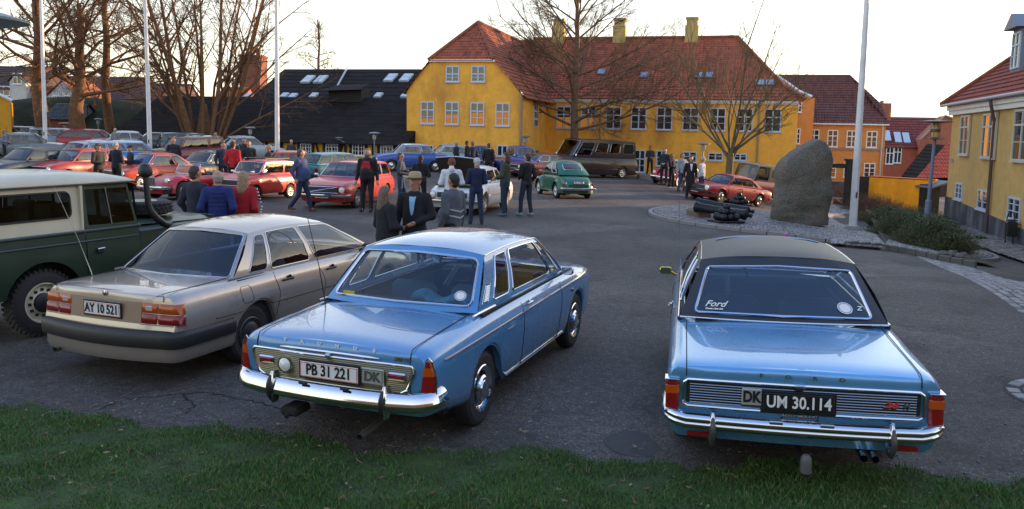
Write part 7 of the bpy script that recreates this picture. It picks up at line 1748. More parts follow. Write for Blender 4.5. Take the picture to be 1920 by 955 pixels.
def furniture():
    flagpole(85, 260, 47, 77, 'leftmost of the three white flagpoles among the parked cars', .125, .07)
    flagpole(281, 275, 43.5, 272, 'middle one of the three white flagpoles, behind the red cars', .125, .07)
    flagpole(520, 300, 39.5, 518.5, 'white flagpole rising behind the small boxy red compact', .12, .065)
    flagpole(1599.3, 418, 27.7, 1625.4, 'thick white flagpole beside the granite boulder', .135, .065, 10.5)
    # tall lantern post by the shrubs
    p = at(1739, 400, 33.2); z0 = gz(p.x, 33.2); t = at(1752.5, 262, 33.2); zt = at(1753, 236, 33.2).z; dx = (t.x - p.x) / (t.z - p.z); x0 = p.x - dx * (p.z - z0)
    root = empty('lantern_post', (x0, 33.2, z0), 0, 'blue-grey lantern post with flat disc top standing in the shrubs', 'street lamp'); bl = mat('post_blue', (.13, .17, .25), .45); h1 = at(1740, 377, 33.2).z - z0; h2 = t.z - z0
    b = MB(); b.tube([(0, 0, 0), (dx * h1, 0, h1)], .125, 14); b.tube([(dx * h1, 0, h1), (dx * (h1 + .06), 0, h1 + .06)], [.125, .075], 14); b.tube([(dx * h1, 0, h1), (dx * h2, 0, h2)], [.075, .06], 12); b.obj('post', bl, root)
    c = Vector((dx * h2, 0, h2)); M = Matrix.Translation(c) @ Matrix.Rotation(-pi / 2, 4, 'Y'); b = MB(); b.lathe([(.06, 0), (.34, .02), (.34, .05), (.12, .07)], 20, M=M); b.lathe([(.17, .30), (.19, .32), (.19, .40), (.17, .42)], 16, M=M); b.lathe([(.1, .66), (.62, .70), (.62, .73), (.2, .78), (0, .79)], 28, M=M); b.obj('lamp_shade', mat('lamp_rust', (.10, .07, .055), .5), root)
    b = MB(); b.lathe([(.1, .06), (.14, .1), (.15, .30), (.14, .55), (.1, .66)], 16, M=M); b.obj('lamp_glass', mat('amber_glass', (.50, .34, .15), .15), root)
    b = MB()
    for k in range(4): a = pi / 4 + k * pi / 2; b.tube([c + Vector((.18 * cos(a), .18 * sin(a), .04)), c + Vector((.18 * cos(a), .18 * sin(a), .68))], .012, 4)
    b.obj('lantern_bar', MATS['lamp_rust'], root); root.children[-1]['kind'] = 'stuff'
    def dl(px, py_top, Y, label, R=.42): q = at(px, py_top, Y); disc_lamp(q.x, Y, q.z - gz(q.x, Y), label, R)
    dl(702, 249, 49.5, 'thin disc-topped lamp in front of the black roof, left of the blue vintage car', .36); dl(469, 239, 50.5, 'disc-topped lamp before the black roof above the group by the pale silver saloon', .34)
    dl(985, 255, 50, 'disc-topped lamp before the splayed wall, beside the brown van', .32); dl(1319, 268.5, 46, 'wide disc-topped lamp behind the group at the red rounded car', .36); dl(122, 231, 57, 'disc-topped lamp between the left tree trunks', .45); dl(184, 223, 60, 'small lamp against the dark slope behind the back row', .28)
    disc_lamp(-4.52, 6.9, 3.36, 'lamp post just outside the left edge, only its dark disc showing in the top corner', .42)
    # litter bin on its post
    g = G(1893, 462); root = empty('litter_bin', g, radians(-15), 'black litter bin on a stand by the grey plinth', 'litter bin'); bk = mat('bin_black', (.012, .012, .014), .5)
    b = MB(); b.box((0, 0, .62), (.34, .28, .52), bev=.03); b.obj('bin', bk, root); b = MB(); b.tube([(-.12, .12, 0), (-.12, .12, 1.0), (-.07, .12, 1.2), (.07, .12, 1.2), (.12, .12, 1.0), (.12, .12, 0)], .022, 6); b.obj('stand', bk, root)
    b = MB(); b.box((0, -.0, .93), (.30, .26, .06), bev=.02); b.obj('lid', mat('bin_lid', (.04, .04, .045), .4), root)
    # pink ball seen just above the black roof
    g = at(1475, 434, 21.9); b = MB(); b.lathe([(.055 * sin(pi * k / 10), -.055 * cos(pi * k / 10)) for k in range(11)], 16); o = b.obj('small_ball', mat('pink', (.55, .10, .45), .5), angle=80); o.location = (g.x, g.y, gz(g.x, g.y) + .09); tag(o, 'small pink ball on the ground beyond the black car roof', 'ball')
# ------------------------------------------------------------------ trees
def grow(tr, tw, p, d, L_, r, depth, R, up=.12, jit=.16, kids=(5, 8), spread=.75, minr=.006, ratio=.62, wob=None):
    n = max(3, int(L_ / .55)) if depth < 3 else 3; pts = [p.copy()]; rs = [r]; q = p.copy(); dd = d.normalized(); dirs = [dd.copy()]
    for i in range(n):
        dd = (dd + Vector((R.gauss(0, jit), R.gauss(0, jit), R.gauss(0, jit) + up))).normalized(); q = q + dd * (L_ / n); pts.append(q.copy()); rs.append(max(minr * .7, r * (1 - .80 * ((i + 1) / n) ** 1.1))); dirs.append(dd.copy())
    (tr if r > .05 else tw).tube(pts, rs, 7 if r > .12 else (5 if r > .035 else 3), caps=False)
    if depth <= 0 or r < minr: return
    k = R.randint(*kids)
    for c in range(k):
        f = .22 + .76 * (c + R.random() * .8) / k; i = min(n - 1, int(f * n)); b = pts[i].lerp(pts[i + 1], f * n - i); dr = dirs[min(n, i + 1)]
        a = R.uniform(0, 2 * pi); s = dr.orthogonal().normalized(); s = Matrix.Rotation(a, 3, dr) @ s; ang = spread * R.uniform(.7, 1.25)
        nd = dr * cos(ang) + s * sin(ang)
        grow(tr, tw, b, nd, L_ * ratio * R.uniform(.7, 1.15) * (1.05 - .5 * f), rs[i] * R.uniform(.42, .62), depth - 1, R, up, jit * 1.15, kids, spread, minr, ratio)
def bark(name, c): return mat(name, c, .9, var=.45, vscale=5, bump=.8, bscale=18)
def tree_obj(label, x, y, build, bk, group=None, name='bare_tree'):
    z = gz(x, y) - .05; root = empty(name, (x, y, z), 0, label, 'tree', group); tr, tw = MB(), MB(); build(tr, tw); tr.obj('trunk', bk, root, angle=80); o = tw.obj('crown', bk, root, angle=80); o['kind'] = 'stuff'; return root
def trees():
    b1 = bark('bark_brown', (.13, .078, .042)); b2 = bark('bark_red', (.15, .075, .035)); b3 = bark('bark_green', (.12, .10, .05))
    R = random.Random(5)
    def central(tr, tw):
        H = 17; pts = [Vector((.04 * sin(k), .04 * cos(k * 1.3), H * k / 16)) for k in range(17)]; rs = [.34 * (1 - .90 * (k / 16) ** .8) for k in range(17)]; rs[0] = .42; tr.tube(pts, rs, 10)
        n = 46
        for k in range(n):
            h = 2.9 + (H - 3.6) * (k / n) ** 1.05; a = k * 2.4 + R.uniform(-.4, .4); el = radians(8 + 50 * (k / n) ** .7 + R.uniform(-8, 8)); ln = (8.2 - 5.6 * (k / n)) * R.uniform(.8, 1.12)
            d = Vector((cos(a) * cos(el), sin(a) * cos(el) * .8, sin(el))); grow(tr, tw, Vector((0, 0, h)), d, ln, .10 * (1 - .62 * k / n), 4, R, up=.045 + .03 * (1 - k / n), jit=.09, kids=(7, 10), spread=.62, minr=.0085, ratio=.50)
    p = at(1076, 262, 54.6); tree_obj('large bare tree with wide sweeping branches before the yellow facade, above the brown van', p.x, 54.6, central, b1)
    R = random.Random(11)
    def small(tr, tw):
        tr.tube([Vector((0, 0, 0)), Vector((0, 0, 1.6)), Vector((.02, 0, 2.4))], [.26, .21, .20], 10)
        for k, (a, el, ln) in enumerate(((.2, 52, 6.5), (1.3, 66, 7.5), (2.4, 62, 7.2), (3.3, 50, 6.8), (4.3, 72, 8.5), (5.3, 60, 7), (2.9, 40, 4.6), (0, 36, 4.6), (5.8, 46, 5.5), (3.6, 48, 5.5))):
            e = radians(el); grow(tr, tw, Vector((0, 0, 1.7 + .09 * k)), Vector((cos(a) * cos(e), sin(a) * cos(e), sin(e))), ln * 1.18, .082, 4, R, up=.10, jit=.10, kids=(6, 8), spread=.55, minr=.0085, ratio=.5)
    p = at(1369, 290, 48.5); tree_obj('smaller bare tree with several rising limbs behind the canvas-topped truck', p.x, 48.5, small, b3)
    R = random.Random(21)
    def multi(tr, tw):
        for k in range(13):
            a = 2 * pi * k / 13; f = (k % 3) / 3; el = radians(69 + 17 * f + R.uniform(-5, 5)); q = Vector((cos(a) * .75, sin(a) * .5, 0)); d = Vector((cos(a) * cos(el), sin(a) * cos(el) * .6, sin(el)))
            grow(tr, tw, q, d, 14.5 * R.uniform(.8, 1.1), .145 * R.uniform(.75, 1.25), 4, R, up=.012, jit=.055, kids=(7, 10), spread=.66, minr=.0105, ratio=.40)
        tr.tube([Vector((0, 0, -.1)), Vector((0, 0, 1.5)), Vector((0, 0, 3.4))], [.85, .5, .2], 12)
        for k in range(6):
            s = -1 if k % 2 else 1; grow(tr, tw, Vector((s * .9, 0, .9 + .9 * k)), Vector((s * .75, .1, .65)), 8.5, .10, 4, R, up=.02, jit=.08, kids=(6, 8), spread=.7, minr=.011, ratio=.45)
    p = at(383, 250, 54.8); tree_obj('huge bare many-stemmed tree in front of the black roof', p.x, 54.8, multi, b2)
    R = random.Random(31)
    def oak(Ht, r0, n, ln, z0=5., lean=0.0, sw=1.0):
        def f(tr, tw):
            pts = [Vector((lean * k + .10 * sin(k * 1.7), .1 * cos(k), Ht * k / 10)) for k in range(11)]; tr.tube(pts, [r0 * (1.15 if k == 0 else 1 - .75 * (k / 10)) for k in range(11)], 12)
            for k in range(n):
                h = z0 + (Ht - z0 - .5) * k / n; a = k * 2.3 + R.uniform(-.5, .5); el = radians(12 + 45 * k / n + R.uniform(-10, 12)); c = pts[0].lerp(pts[-1], h / Ht); c.z = h
                grow(tr, tw, c, Vector((cos(a) * cos(el), sin(a) * cos(el), sin(el))), ln * (1 - .45 * k / n) * R.uniform(.8, 1.15), r0 * .27 * (1 - .5 * k / n), 4, R, up=.03, jit=.17 * sw, kids=(7, 9), spread=.8, minr=.012, ratio=.48)
        return f
    p = at(78, 250, 55); tree_obj('tall bare tree at the left, trunk behind the first flagpole', p.x, 55, oak(15, .50, 19, 7.5, 4.5), b2)
    p = at(143, 258, 54); tree_obj('gnarled pollarded tree with knobbly trunk between two flagpoles', p.x, 54, oak(9.5, .55, 17, 7.0, 3.6, .06, 1.3), b2)
    p = at(203, 240, 59); tree_obj('slender dark-trunked bare tree right of the pollarded one', p.x, 59, oak(16, .36, 20, 6.5, 4.5), b2)
    p = at(-30, 240, 62); tree_obj('bare tree whose branches reach in from the left edge', p.x, 62, oak(15, .42, 14, 7, 5), b1)
    p = at(598, 160, 95); R = random.Random(3); tree_obj('distant pale bare tree showing over the black hall ridge', p.x, 95, oak(14.5, .3, 16, 3.2, 7), b1)
def shrub(px, py, w, h, n, col, label, leafy=.5, Y=None):
    g = G(px, py); root = empty('shrub', (g.x, g.y, gz(g.x, g.y) + .08), 0, label, 'shrub', 'low shrubs in the planting bed'); R = random.Random(int(px)); tw = MB()
    for k in range(n):
        x, y = R.uniform(-w / 2, w / 2), R.uniform(-w * .4, w * .4); f = max(.15, 1 - ((2 * x / w) ** 2 * .6 + (y / (w * .4)) ** 2 * .4)); hh = h * f * R.uniform(.55, 1.05); dx, dy = x * .25 + R.gauss(0, .10), y * .25 + R.gauss(0, .10)
        p0, p1, p2 = Vector((x * .8, y * .8, 0)), Vector((x + dx * .5, y + dy * .5, hh * .55)), Vector((x + dx, y + dy, hh)); tw.tube([p0, p1, p2], [.006, .0045, .002], 3, caps=False)
        for j in range(4):
            b = p0.lerp(p2, R.uniform(.35, .95)); e = b + Vector((R.gauss(0, .10), R.gauss(0, .10), R.uniform(.03, .16))); tw.tube([b, e], [.004, .0015], 3, caps=False)
    tw.obj('stems', bark('twig_' + label[:5].strip(), col), root, smooth=False); root.children[-1]['kind'] = 'stuff'
    lf = MB(); cols = mat('shrub_leaf', (.055, .075, .018), .7)
    for k in range(int(n * 14 * leafy)):
        x, y = R.gauss(0, w * .27), R.gauss(0, w * .22); x = max(-w * .58, min(w * .58, x)); f = max(.1, 1 - ((2 * x / w) ** 2 * .7)); z = h * f * R.uniform(.15, 1.02); s = R.uniform(.012, .028); a, t = R.uniform(0, 6.3), R.uniform(-.8, .8)
        u = Vector((cos(a), sin(a), t)) * s; v = Vector((-sin(a), cos(a), R.uniform(-.6, .6))) * s * .6; c = Vector((x, y, z)); lf.add([c - u, c - v, c + u, c + v], [(0, 1, 2, 3)])
    if lf.v: lf.obj('leaves', cols, root, smooth=False); root.children[-1]['kind'] = 'stuff'
def shrubs():
    rd, gn = (.12, .045, .03), (.085, .085, .035)
    for px, py, w, h, n, c, lb, lf in ((1565, 372, 2.0, .75, 420, rd, 'low reddish twig shrub behind the boulder near the gate portal', .1), (1600, 388, 2.2, .8, 420, rd, 'reddish twig shrub just left of the thick flagpole foot', .2), (1640, 400, 2.6, .95, 520, rd, 'reddish-brown shrub between flagpole and yellow garden wall', .3),
        (1662, 425, 2.3, .85, 600, gn, 'grey-green shrub right behind the thick flagpole', .8), (1700, 452, 2.1, .95, 700, gn, 'dense greenish shrub in the middle of the bed', 1.2), (1748, 470, 1.9, .95, 700, gn, 'green shrub at the lamp post foot', 1.6), (1722, 425, 2.4, .8, 500, gn, 'olive shrub behind the lantern post', .9), (1775, 478, 1.1, .6, 320, gn, 'small green shrub at the stony end of the bed', 1.4)):
        shrub(px, py, w, h, n, c, lb, lf)
    for px, py in ((1802, 440), (1838, 452)):
        g = G(px, py); b = MB(); R = random.Random(px)
        for k in range(70): a = R.uniform(0, 6.3); r_ = R.uniform(.1, .38); z = R.uniform(.05, .2); u = Vector((cos(a), sin(a), .1)); v = Vector((-sin(a), cos(a), 0)) * .035; b.add([u * .03, u * r_ * .6 + v + Vector((0, 0, z)), u * r_ + Vector((0, 0, z * .6)), u * r_ * .6 - v + Vector((0, 0, z))], [(0, 1, 2, 3)])
        o = b.obj('weed_clump', mat('weed_green', (.05, .10, .02), .7), smooth=False); o.location = g; tag(o, 'small green weed clump on the cobbles, ' + ('nearer the shrubs' if px < 1820 else 'nearer the downpipe'), 'plant')
    for i, (px, py, s) in enumerate(((1768, 486, .16), (1782, 488, .2), (1797, 491, .17), (1806, 486, .13), (1790, 482, .14))):
        g = G(px, py); b = MB(); b.box((0, 0, s * .4), (s * 1.6, s * 1.2, s), rz=i, bev=s * .4); o = b.obj('field_stone', mat('field_stone', (.12, .11, .10), .85, bump=.5, bscale=20)); o.location = g + Vector((0, 0, .08)); tag(o, ('leftmost', 'second from left', 'middle', 'rightmost', 'rearmost')[i] + ' rough field stone at the end of the shrub bed', 'stone', 'rough stones at the end of the bed')
# ------------------------------------------------------------------ people: bodies grown from a distance field
def surface_nets(F, org, h):
    s = F < 0; nx, ny, nz = F.shape
    c = np.zeros((nx - 1, ny - 1, nz - 1), int)
    for i in (0, 1):
        for j in (0, 1):
            for k in (0, 1): c += s[i:nx - 1 + i, j:ny - 1 + j, k:nz - 1 + k]
    act = (c > 0) & (c < 8); idx = -np.ones(act.shape, int); ijk = np.argwhere(act); idx[act] = np.arange(len(ijk))
    acc = np.zeros((len(ijk), 3)); cnt = np.zeros(len(ijk)); I, J, K = ijk.T
    cor = [(i, j, k) for i in (0, 1) for j in (0, 1) for k in (0, 1)]
    for a in cor:
        for ax in range(3):
            if a[ax]: continue
            b = list(a); b[ax] = 1; fa = F[I + a[0], J + a[1], K + a[2]]; fb = F[I + b[0], J + b[1], K + b[2]]; m = (fa < 0) != (fb < 0)
            t = np.where(m, fa / np.where(fa == fb, 1, fa - fb), 0); p = np.array(a, float)[None].repeat(len(ijk), 0); p[:, ax] += t; acc[m] += p[m]; cnt[m] += 1
    V = org + (ijk + acc / np.maximum(cnt, 1)[:, None]) * h; Q = []
    for ax in range(3):
        o = [0, 1, 2]; o.remove(ax); u, v = o; sl0 = [slice(None)] * 3; sl1 = [slice(None)] * 3; sl0[ax] = slice(0, -1); sl1[ax] = slice(1, None)
        d = s[tuple(sl0)] != s[tuple(sl1)]; e = np.argwhere(d); e = e[(e[:, u] > 0) & (e[:, v] > 0) & (e[:, u] < F.shape[u] - 1) & (e[:, v] < F.shape[v] - 1)]
        du = np.zeros(3, int); dv = np.zeros(3, int); du[u] = 1; dv[v] = 1
        q = np.stack([idx[tuple((e - du - dv).T)], idx[tuple((e - dv).T)], idx[tuple(e.T)], idx[tuple((e - du).T)]], 1)
        fl = s[tuple(e.T)]; fl = fl if ax != 1 else ~fl; q[~fl] = q[~fl][:, ::-1]; Q.append(q)
    return V, np.concatenate(Q)
def field_mesh(prims, h, cut=None, k=.025):
    """prims: (a, b, ra, rb, flat) tapered capsules, flat > 1 squashes front to back"""
    P = np.array([[*p[0], p[2]] for p in prims] + [[*p[1], p[3]] for p in prims]); lo = (P[:, :3] - P[:, 3:]).min(0) - .05; hi = (P[:, :3] + P[:, 3:]).max(0) + .05
    n = np.ceil((hi - lo) / h).astype(int) + 1; F = np.full(n, 1.0)
    for a, b, ra, rb, fl in prims:
        a, b = np.array(a, float), np.array(b, float); m = max(ra, rb) + .06; l0 = np.maximum(0, ((np.minimum(a, b) - m - lo) / h).astype(int)); l1 = np.minimum(n, ((np.maximum(a, b) + m - lo) / h).astype(int) + 2)
        g = np.stack(np.meshgrid(*[lo[i] + h * np.arange(l0[i], l1[i]) for i in range(3)], indexing='ij'), -1); sc = np.array([1, fl, 1.0])
        d = (b - a) * sc; q = (g - a) * sc; t = np.clip((q @ d) / max(1e-9, d @ d), 0, 1); D = np.linalg.norm(q - t[..., None] * d, axis=-1) - (ra + (rb - ra) * t)
        if fl > 1: D = D / (1 + (fl - 1) * .3)
        sl = tuple(slice(l0[i], l1[i]) for i in range(3)); f = F[sl]; hh = np.clip(.5 + .5 * (f - D) / k, 0, 1); F[sl] = np.where(np.abs(f - D) < k, f * (1 - hh) + D * hh - k * hh * (1 - hh), np.minimum(f, D))
    if cut is not None:
        X, Y, Z = np.meshgrid(*[lo[i] + h * np.arange(n[i]) for i in range(3)], indexing='ij'); F = np.maximum(F, cut(X, Y, Z))
    return surface_nets(F, lo, h)
def fobj(name, prims, h, m, parent, cut=None, k=.025):
    V, Q = field_mesh(prims, h, cut, k); me = bpy.data.meshes.new(name); me.vertices.add(len(V)); me.vertices.foreach_set('co', V.ravel()); me.loops.add(len(Q) * 4); me.loops.foreach_set('vertex_index', Q.ravel().astype(np.int32)); me.polygons.add(len(Q)); me.polygons.foreach_set('loop_start', np.arange(0, len(Q) * 4, 4, dtype=np.int32))
    me.polygons.foreach_set('use_smooth', np.ones(len(Q), bool)); me.materials.append(m); me.update(calc_edges=True); me.validate(); return link(bpy.data.objects.new(name, me), parent)
SKIN = mat('skin', (.42, .22, .14), .55)
def cloth(c): return mat('cloth_' + '_'.join(str(int(v * 1000)) for v in c), c, .9, bump=.5, bscale=35, var=.18, vscale=9)
ARMS = dict(down=((.245, -.03, 1.14), (.27, .05, .89)), pocket=((.250, -.07, 1.14), (.225, .06, .95)), front=((.255, .0, 1.14), (.06, .25, 1.06)), fold=((.25, .08, 1.15), (-.04, .20, 1.19)), back=((.25, -.09, 1.15), (.08, -.19, .98)), up=((.27, .08, 1.20), (.16, .24, 1.38)), swing=((.25, -.14, 1.16), (.26, -.05, .93)), swingf=((.25, .06, 1.14), (.24, .22, .97)), reach=((.26, .14, 1.18), (.18, .42, 1.10)))
def person(label, px, ytop, Y, head=0, top=(.02, .025, .04), legs=(.02, .03, .06), hair=(.06, .035, .02), hairlen=0, hat=None, arms=('down', 'down'), bulk=1.0, walk=0, shirt=None, look=0, jl=.86, shoes=(.02, .02, .02), h=.018, feet=None, stripes=None, beard=None, zoff=0, group=None, bald=False, lean=0, collar=None, hood=False, skirtless=True):
    if feet: g = G(px, feet); x, y = g.x, g.y; zt = at(px, ytop, y).z; z0 = g.z
    else: p = at(px, ytop, Y); x, y, zt = p.x, Y, p.z; z0 = gz(x, y) + zoff
    H = max(1.58, min(1.95, zt - z0)) if not hat else max(1.6, min(1.95, zt - z0 - .06)); s = H / 1.78
    root = empty('person', (x, y, z0), -radians(head), label, 'person', group); root.scale = (s, s, s)
    B = bulk; S_ = lambda v, sx: (v[0] * sx, v[1], v[2])
    sh = [(sx * .185 * (1 + .25 * (B - 1)), 0, 1.43) for sx in (-1, 1)]; arm = []
    for i, sx in enumerate((-1, 1)):
        e, w = ARMS[arms[i]]; e = (sx * (e[0] + .05 * (B - 1)), e[1] + .0, e[2]); w = (sx * (w[0] + .05 * (B - 1)), w[1], w[2]); arm.append((sh[i], e, w))
    if walk: L = [((-.09, 0, .92), (-.10, .17 * walk, .50), (-.10, .24 * walk, .10)), ((.09, 0, .92), (.10, -.02, .49), (.10, -.30 * walk, .13))]
    else: L = [((sx * .095, 0, .92), (sx * .115, .02, .49), (sx * (.125 + .02 * (sx > 0)), -.01, .09)) for sx in (-1, 1)]
    RJ = random.Random(int(px * 7 + ytop)); look = look + RJ.uniform(-22, 22); jj = lambda q: tuple(v + RJ.uniform(-.022, .022) for v in q)
    arm = [(a, jj(e), jj(w)) for a, e, w in arm]
    if not walk:
        sd = RJ.choice((-1, 1)); f = RJ.uniform(.02, .11); L = [(hp, (kn[0] * 1.05, kn[1] + (.07 * f / .1 if (i == 0) == (sd > 0) else -.01), kn[2]), (an[0] * RJ.uniform(.9, 1.25), an[1] + (f if (i == 0) == (sd > 0) else -f * .4), an[2])) for i, (hp, kn, an) in enumerate(L)]
    la = radians(look); hv = lambda x_, y_, z_: (x_ * cos(la) + y_ * sin(la), -x_ * sin(la) + y_ * cos(la), z_)
    body = [(hv(0, -.005, 1.675), hv(0, .0, 1.695), .080, .083, 1), (hv(0, .015, 1.60), hv(0, .03, 1.66), .058, .068, 1), (hv(0, .055, 1.575), hv(0, .05, 1.59), .030, .04, 1), (hv(0, .093, 1.665), hv(0, .108, 1.635), .010, .018, 1), (hv(0, .085, 1.695), hv(0, .08, 1.70), .025, .03, 1)]
    for sx in (-1, 1): body.append((hv(sx * .080, -.005, 1.635), hv(sx * .084, -.012, 1.67), .014, .018, 1))
    body += [((0, -.012, 1.45), hv(0, .0, 1.60), .062, .055, 1), ((-.12, 0, 1.40), (.12, 0, 1.40), .07, .07, 1), ((0, 0, 1.35), (0, 0, 1.0), .12, .12, 1.15)]
    for i in (0, 1):
        a, e, w = arm[i]; body += [(a, e, .048, .038, 1), (e, w, .038, .027, 1)]
        d = np.array(w) - np.array(e); d /= np.linalg.norm(d); w = np.array(w); pe = w + d * .085; sx = -1 if i == 0 else 1
        inn = np.array([-sx * .35, .75, 0]) ; inn = inn - d * (inn @ d); inn /= max(.1, np.linalg.norm(inn)); palmn = np.cross(d, inn)
        body.append((w, pe, .026, .034, 1))
        for q in range(4):
            b0 = pe + inn * (-.030 + .020 * q); ln = (.058, .070, .074, .064)[q]; c1 = b0 + d * ln * .55; c2 = c1 + (d * .6 + palmn * .55 * -sx) * ln * .5; body += [(b0, c1, .0095, .009, 1), (c1, c2, .009, .0075, 1)]
        b0 = w + d * .03 + inn * .022; c1 = b0 + inn * .035 + d * .03; c2 = c1 + d * .035; body += [(b0, c1, .013, .011, 1), (c1, c2, .011, .009, 1)]
        hp, kn, an = L[i]; body += [(hp, kn, .075, .05, 1), (kn, an, .048, .035, 1), (an, (an[0], an[1] + .12, an[2] - .05), .035, .028, 1)]
    fobj('body', body, min(h, .015) if h < .02 else h, SKIN, root, k=.018)
    # jacket or jumper
    t = [((-.12 * (1 + .2 * (B - 1)), 0, 1.41), (.12 * (1 + .2 * (B - 1)), 0, 1.41), .085, .085, 1), ((0, 0, 1.36), (0, .01 * B, 1.12), .165 * B ** .5, .155 * B, 1.38), ((0, .02 * (B - 1) * 3, 1.12), (0, .01, jl + .06), .155 * B, .165 * B ** .8, 1.30), ((0, -.01, 1.44), (0, -.01, 1.49), .075, .062, 1)]
    if B > 1.15: t.append(((0, .10 * B, 1.10), (0, .10 * B, 1.02), .13 * B, .12 * B, 1.0))
    for i in (0, 1):
        a, e, w = arm[i]; w2 = np.array(e) + (np.array(w) - np.array(e)) * .93; t += [(a, e, .070 * B ** .4, .060 * B ** .3, 1), (e, w2, .058, .044, 1)]
    if hood: t += [((0, -.09, 1.50), (0, -.06, 1.56), .08, .06, 1)]
    tm = cloth(top); zc = jl
    o = fobj('jacket', t, h, tm, root, cut=lambda X, Y_, Z: np.where(np.abs(X) < .24 * B, zc - Z, -1.0), k=.03)
    if shirt:      # open front showing the shirt
        q = MB(); g = []
        for k in range(9):
            z = 1.47 - (1.47 - .98) * k / 8; wd = (.05 + .085 * sin(pi * k / 8) ** .6) if shirt[1] == 'open' else .055 * (1 - k / 8) * (1 if k < 5 else 0.4); yy = .115 * B ** .5 + (.035 * sin(pi * k / 8)) + (.045 if B > 1.15 and k > 3 else 0); yy = .075 if k == 0 else yy
            if shirt[1] != 'open' and k > 5: break
            g.append([Vector((x_, yy * (1 - .06 * abs(x_) / .09) + .012, z)) for x_ in (-wd, -wd / 2, 0, wd / 2, wd)])
        q.grid(g); q.obj('shirt', cloth(shirt[0]), root, angle=80)
    if stripes:
        for z, c in stripes:
            q = MB(); g = []
            for k in range(41): a = 2 * pi * k / 40; r_ = .17 * B; dz = -.05 * (1 - abs(cos(a))) ; g.append([Vector(((r_ + .006) * cos(a), (r_ * .76 + .006) * sin(a), z + dz + q_)) for q_ in (-.011, .011)])
            q.grid(g); q.obj('stripe', cloth(c), o, angle=80)
    # trousers
    t = [((-.05, 0, .95), (.05, 0, .95), .115 * B ** .8, .115 * B ** .8, 1.05)]
    for i in (0, 1): hp, kn, an = L[i]; t += [(hp, kn, .095 * B ** .5, .068, 1), (kn, (an[0], an[1], an[2] + .0), .064, .058, 1)]
    fobj('trousers', t, h, cloth(legs), root, cut=lambda X, Y_, Z: np.maximum(Z - 1.02, .075 - Z))
    for i in (0, 1):
        an = L[i][2]; z = an[2]; fobj('shoe', [((an[0], an[1] - .03, z - .035), (an[0] * 1.12, an[1] + .14, z - .045), .045, .040, 1), ((an[0], an[1], z), (an[0], an[1] + .03, z - .03), .045, .04, 1)], min(h, .016), cloth(shoes), root, cut=lambda X, Y_, Z: (z - .088) - Z)
    # hair
    if not (hood and hairlen < 0):
        if not bald or hairlen:
            t = [(hv(0, -.016, 1.69), hv(0, -.012, 1.705), .090, .092, 1), (hv(0, -.04, 1.62), hv(0, -.035, 1.68), .070, .085, 1)]
            if hairlen: t += [(hv(0, -.06, 1.64), (0, -.085, 1.64 - hairlen), .085, .075, 1.2), (hv(-.065, -.02, 1.62), (-.06, -.05, 1.64 - hairlen * .9), .04, .04, 1), (hv(.065, -.02, 1.62), (.06, -.05, 1.64 - hairlen * .9), .04, .04, 1)]
            c2, s2 = cos(la), sin(la)
            fobj('hair', t, min(h, .014), mat('hair_' + '_'.join(str(int(v * 1000)) for v in hair), hair, .7, bump=.6, bscale=60, var=.3, vscale=30), root, cut=lambda X, Y_, Z: np.minimum((Y_ * c2 + X * s2) - .045 + (1.745 - Z) * .9 * (Z > 1.60), 1), k=.012)
        else:
            t = [(hv(0, -.03, 1.63), hv(0, -.03, 1.66), .078, .086, 1)]; fobj('hair', t, min(h, .014), mat('hair_' + '_'.join(str(int(v * 1000)) for v in hair), hair, .7, bump=.6, bscale=60), root, cut=lambda X, Y_, Z: np.maximum((Y_ * cos(la) + X * sin(la)) - .03, Z - 1.70), k=.012)
    e = MB()
    for sx in (-1, 1): c = Vector(hv(sx * .031, .078, 1.668)); e.lathe([(0, -.009), (.008, -.005), (.010, 0), (.008, .005), (0, .009)], 8, M=Matrix.Translation(c))
    e.obj('eye', mat('eye_dark', (.02, .015, .012), .3), root); root.children[-1]['kind'] = 'stuff'
    e = MB(); m0 = [Vector(hv(x_, .094 - abs(x_) * .35, 1.602)) for x_ in (-.024, 0, .024)]; e.tube(m0, [.003, .005, .003], 5); e.obj('mouth', mat('lips', (.30, .10, .08), .5), root)
    if beard: fobj('beard', [(hv(0, .055, 1.585), hv(0, .06, 1.55), .062, .045, 1), (hv(-.05, .02, 1.62), hv(.05, .02, 1.62), .045, .045, 1)], .014, mat('beard', beard, .9, bump=.8, bscale=60), root, cut=lambda X, Y_, Z: np.maximum(Z - 1.618, -Y_ + .01))
    if hat:
        kind, c = hat; b = MB(); M = Matrix.Translation(hv(0, -.01, 1.715)) @ Matrix.Rotation(-la, 4, 'Z') @ Matrix.Rotation(-pi / 2, 4, 'Y')
        if kind == 'cowboy':
            rows = []
            for r_, z in ((.098, .0), (.13, -.004), (.165, .0), (.19, .012)):
                rows.append([Vector((r_ * 1.02 * cos(a), r_ * 1.12 * sin(a), z + abs(cos(a)) ** 2 * (r_ - .09) * .35)) + Vector(hv(0, -.01, 1.715)) for a in [2 * pi * k / 32 for k in range(33)]])
            b.grid(rows)
            rows = []
            for r_, z in ((.100, 0), (.098, .05), (.09, .09), (.07, .11), (.0, .095)): rows.append([Vector((r_ * cos(a), r_ * 1.1 * sin(a), z)) + Vector(hv(0, -.01, 1.715)) for a in [2 * pi * k / 32 for k in range(33)]])
            b.grid(rows); o = b.obj('hat', mat('hat_straw', (.36, .29, .17), .8, bump=.5, bscale=80), root, angle=50)
            b = MB(); b.tube([Vector((.101 * cos(a), .111 * sin(a), .012)) + Vector(hv(0, -.01, 1.715)) for a in [2 * pi * k / 32 for k in range(32)]], .008, 5, closed=True); b.obj('hat_band', mat('hat_band', (.12, .07, .03), .7), o)
        else:
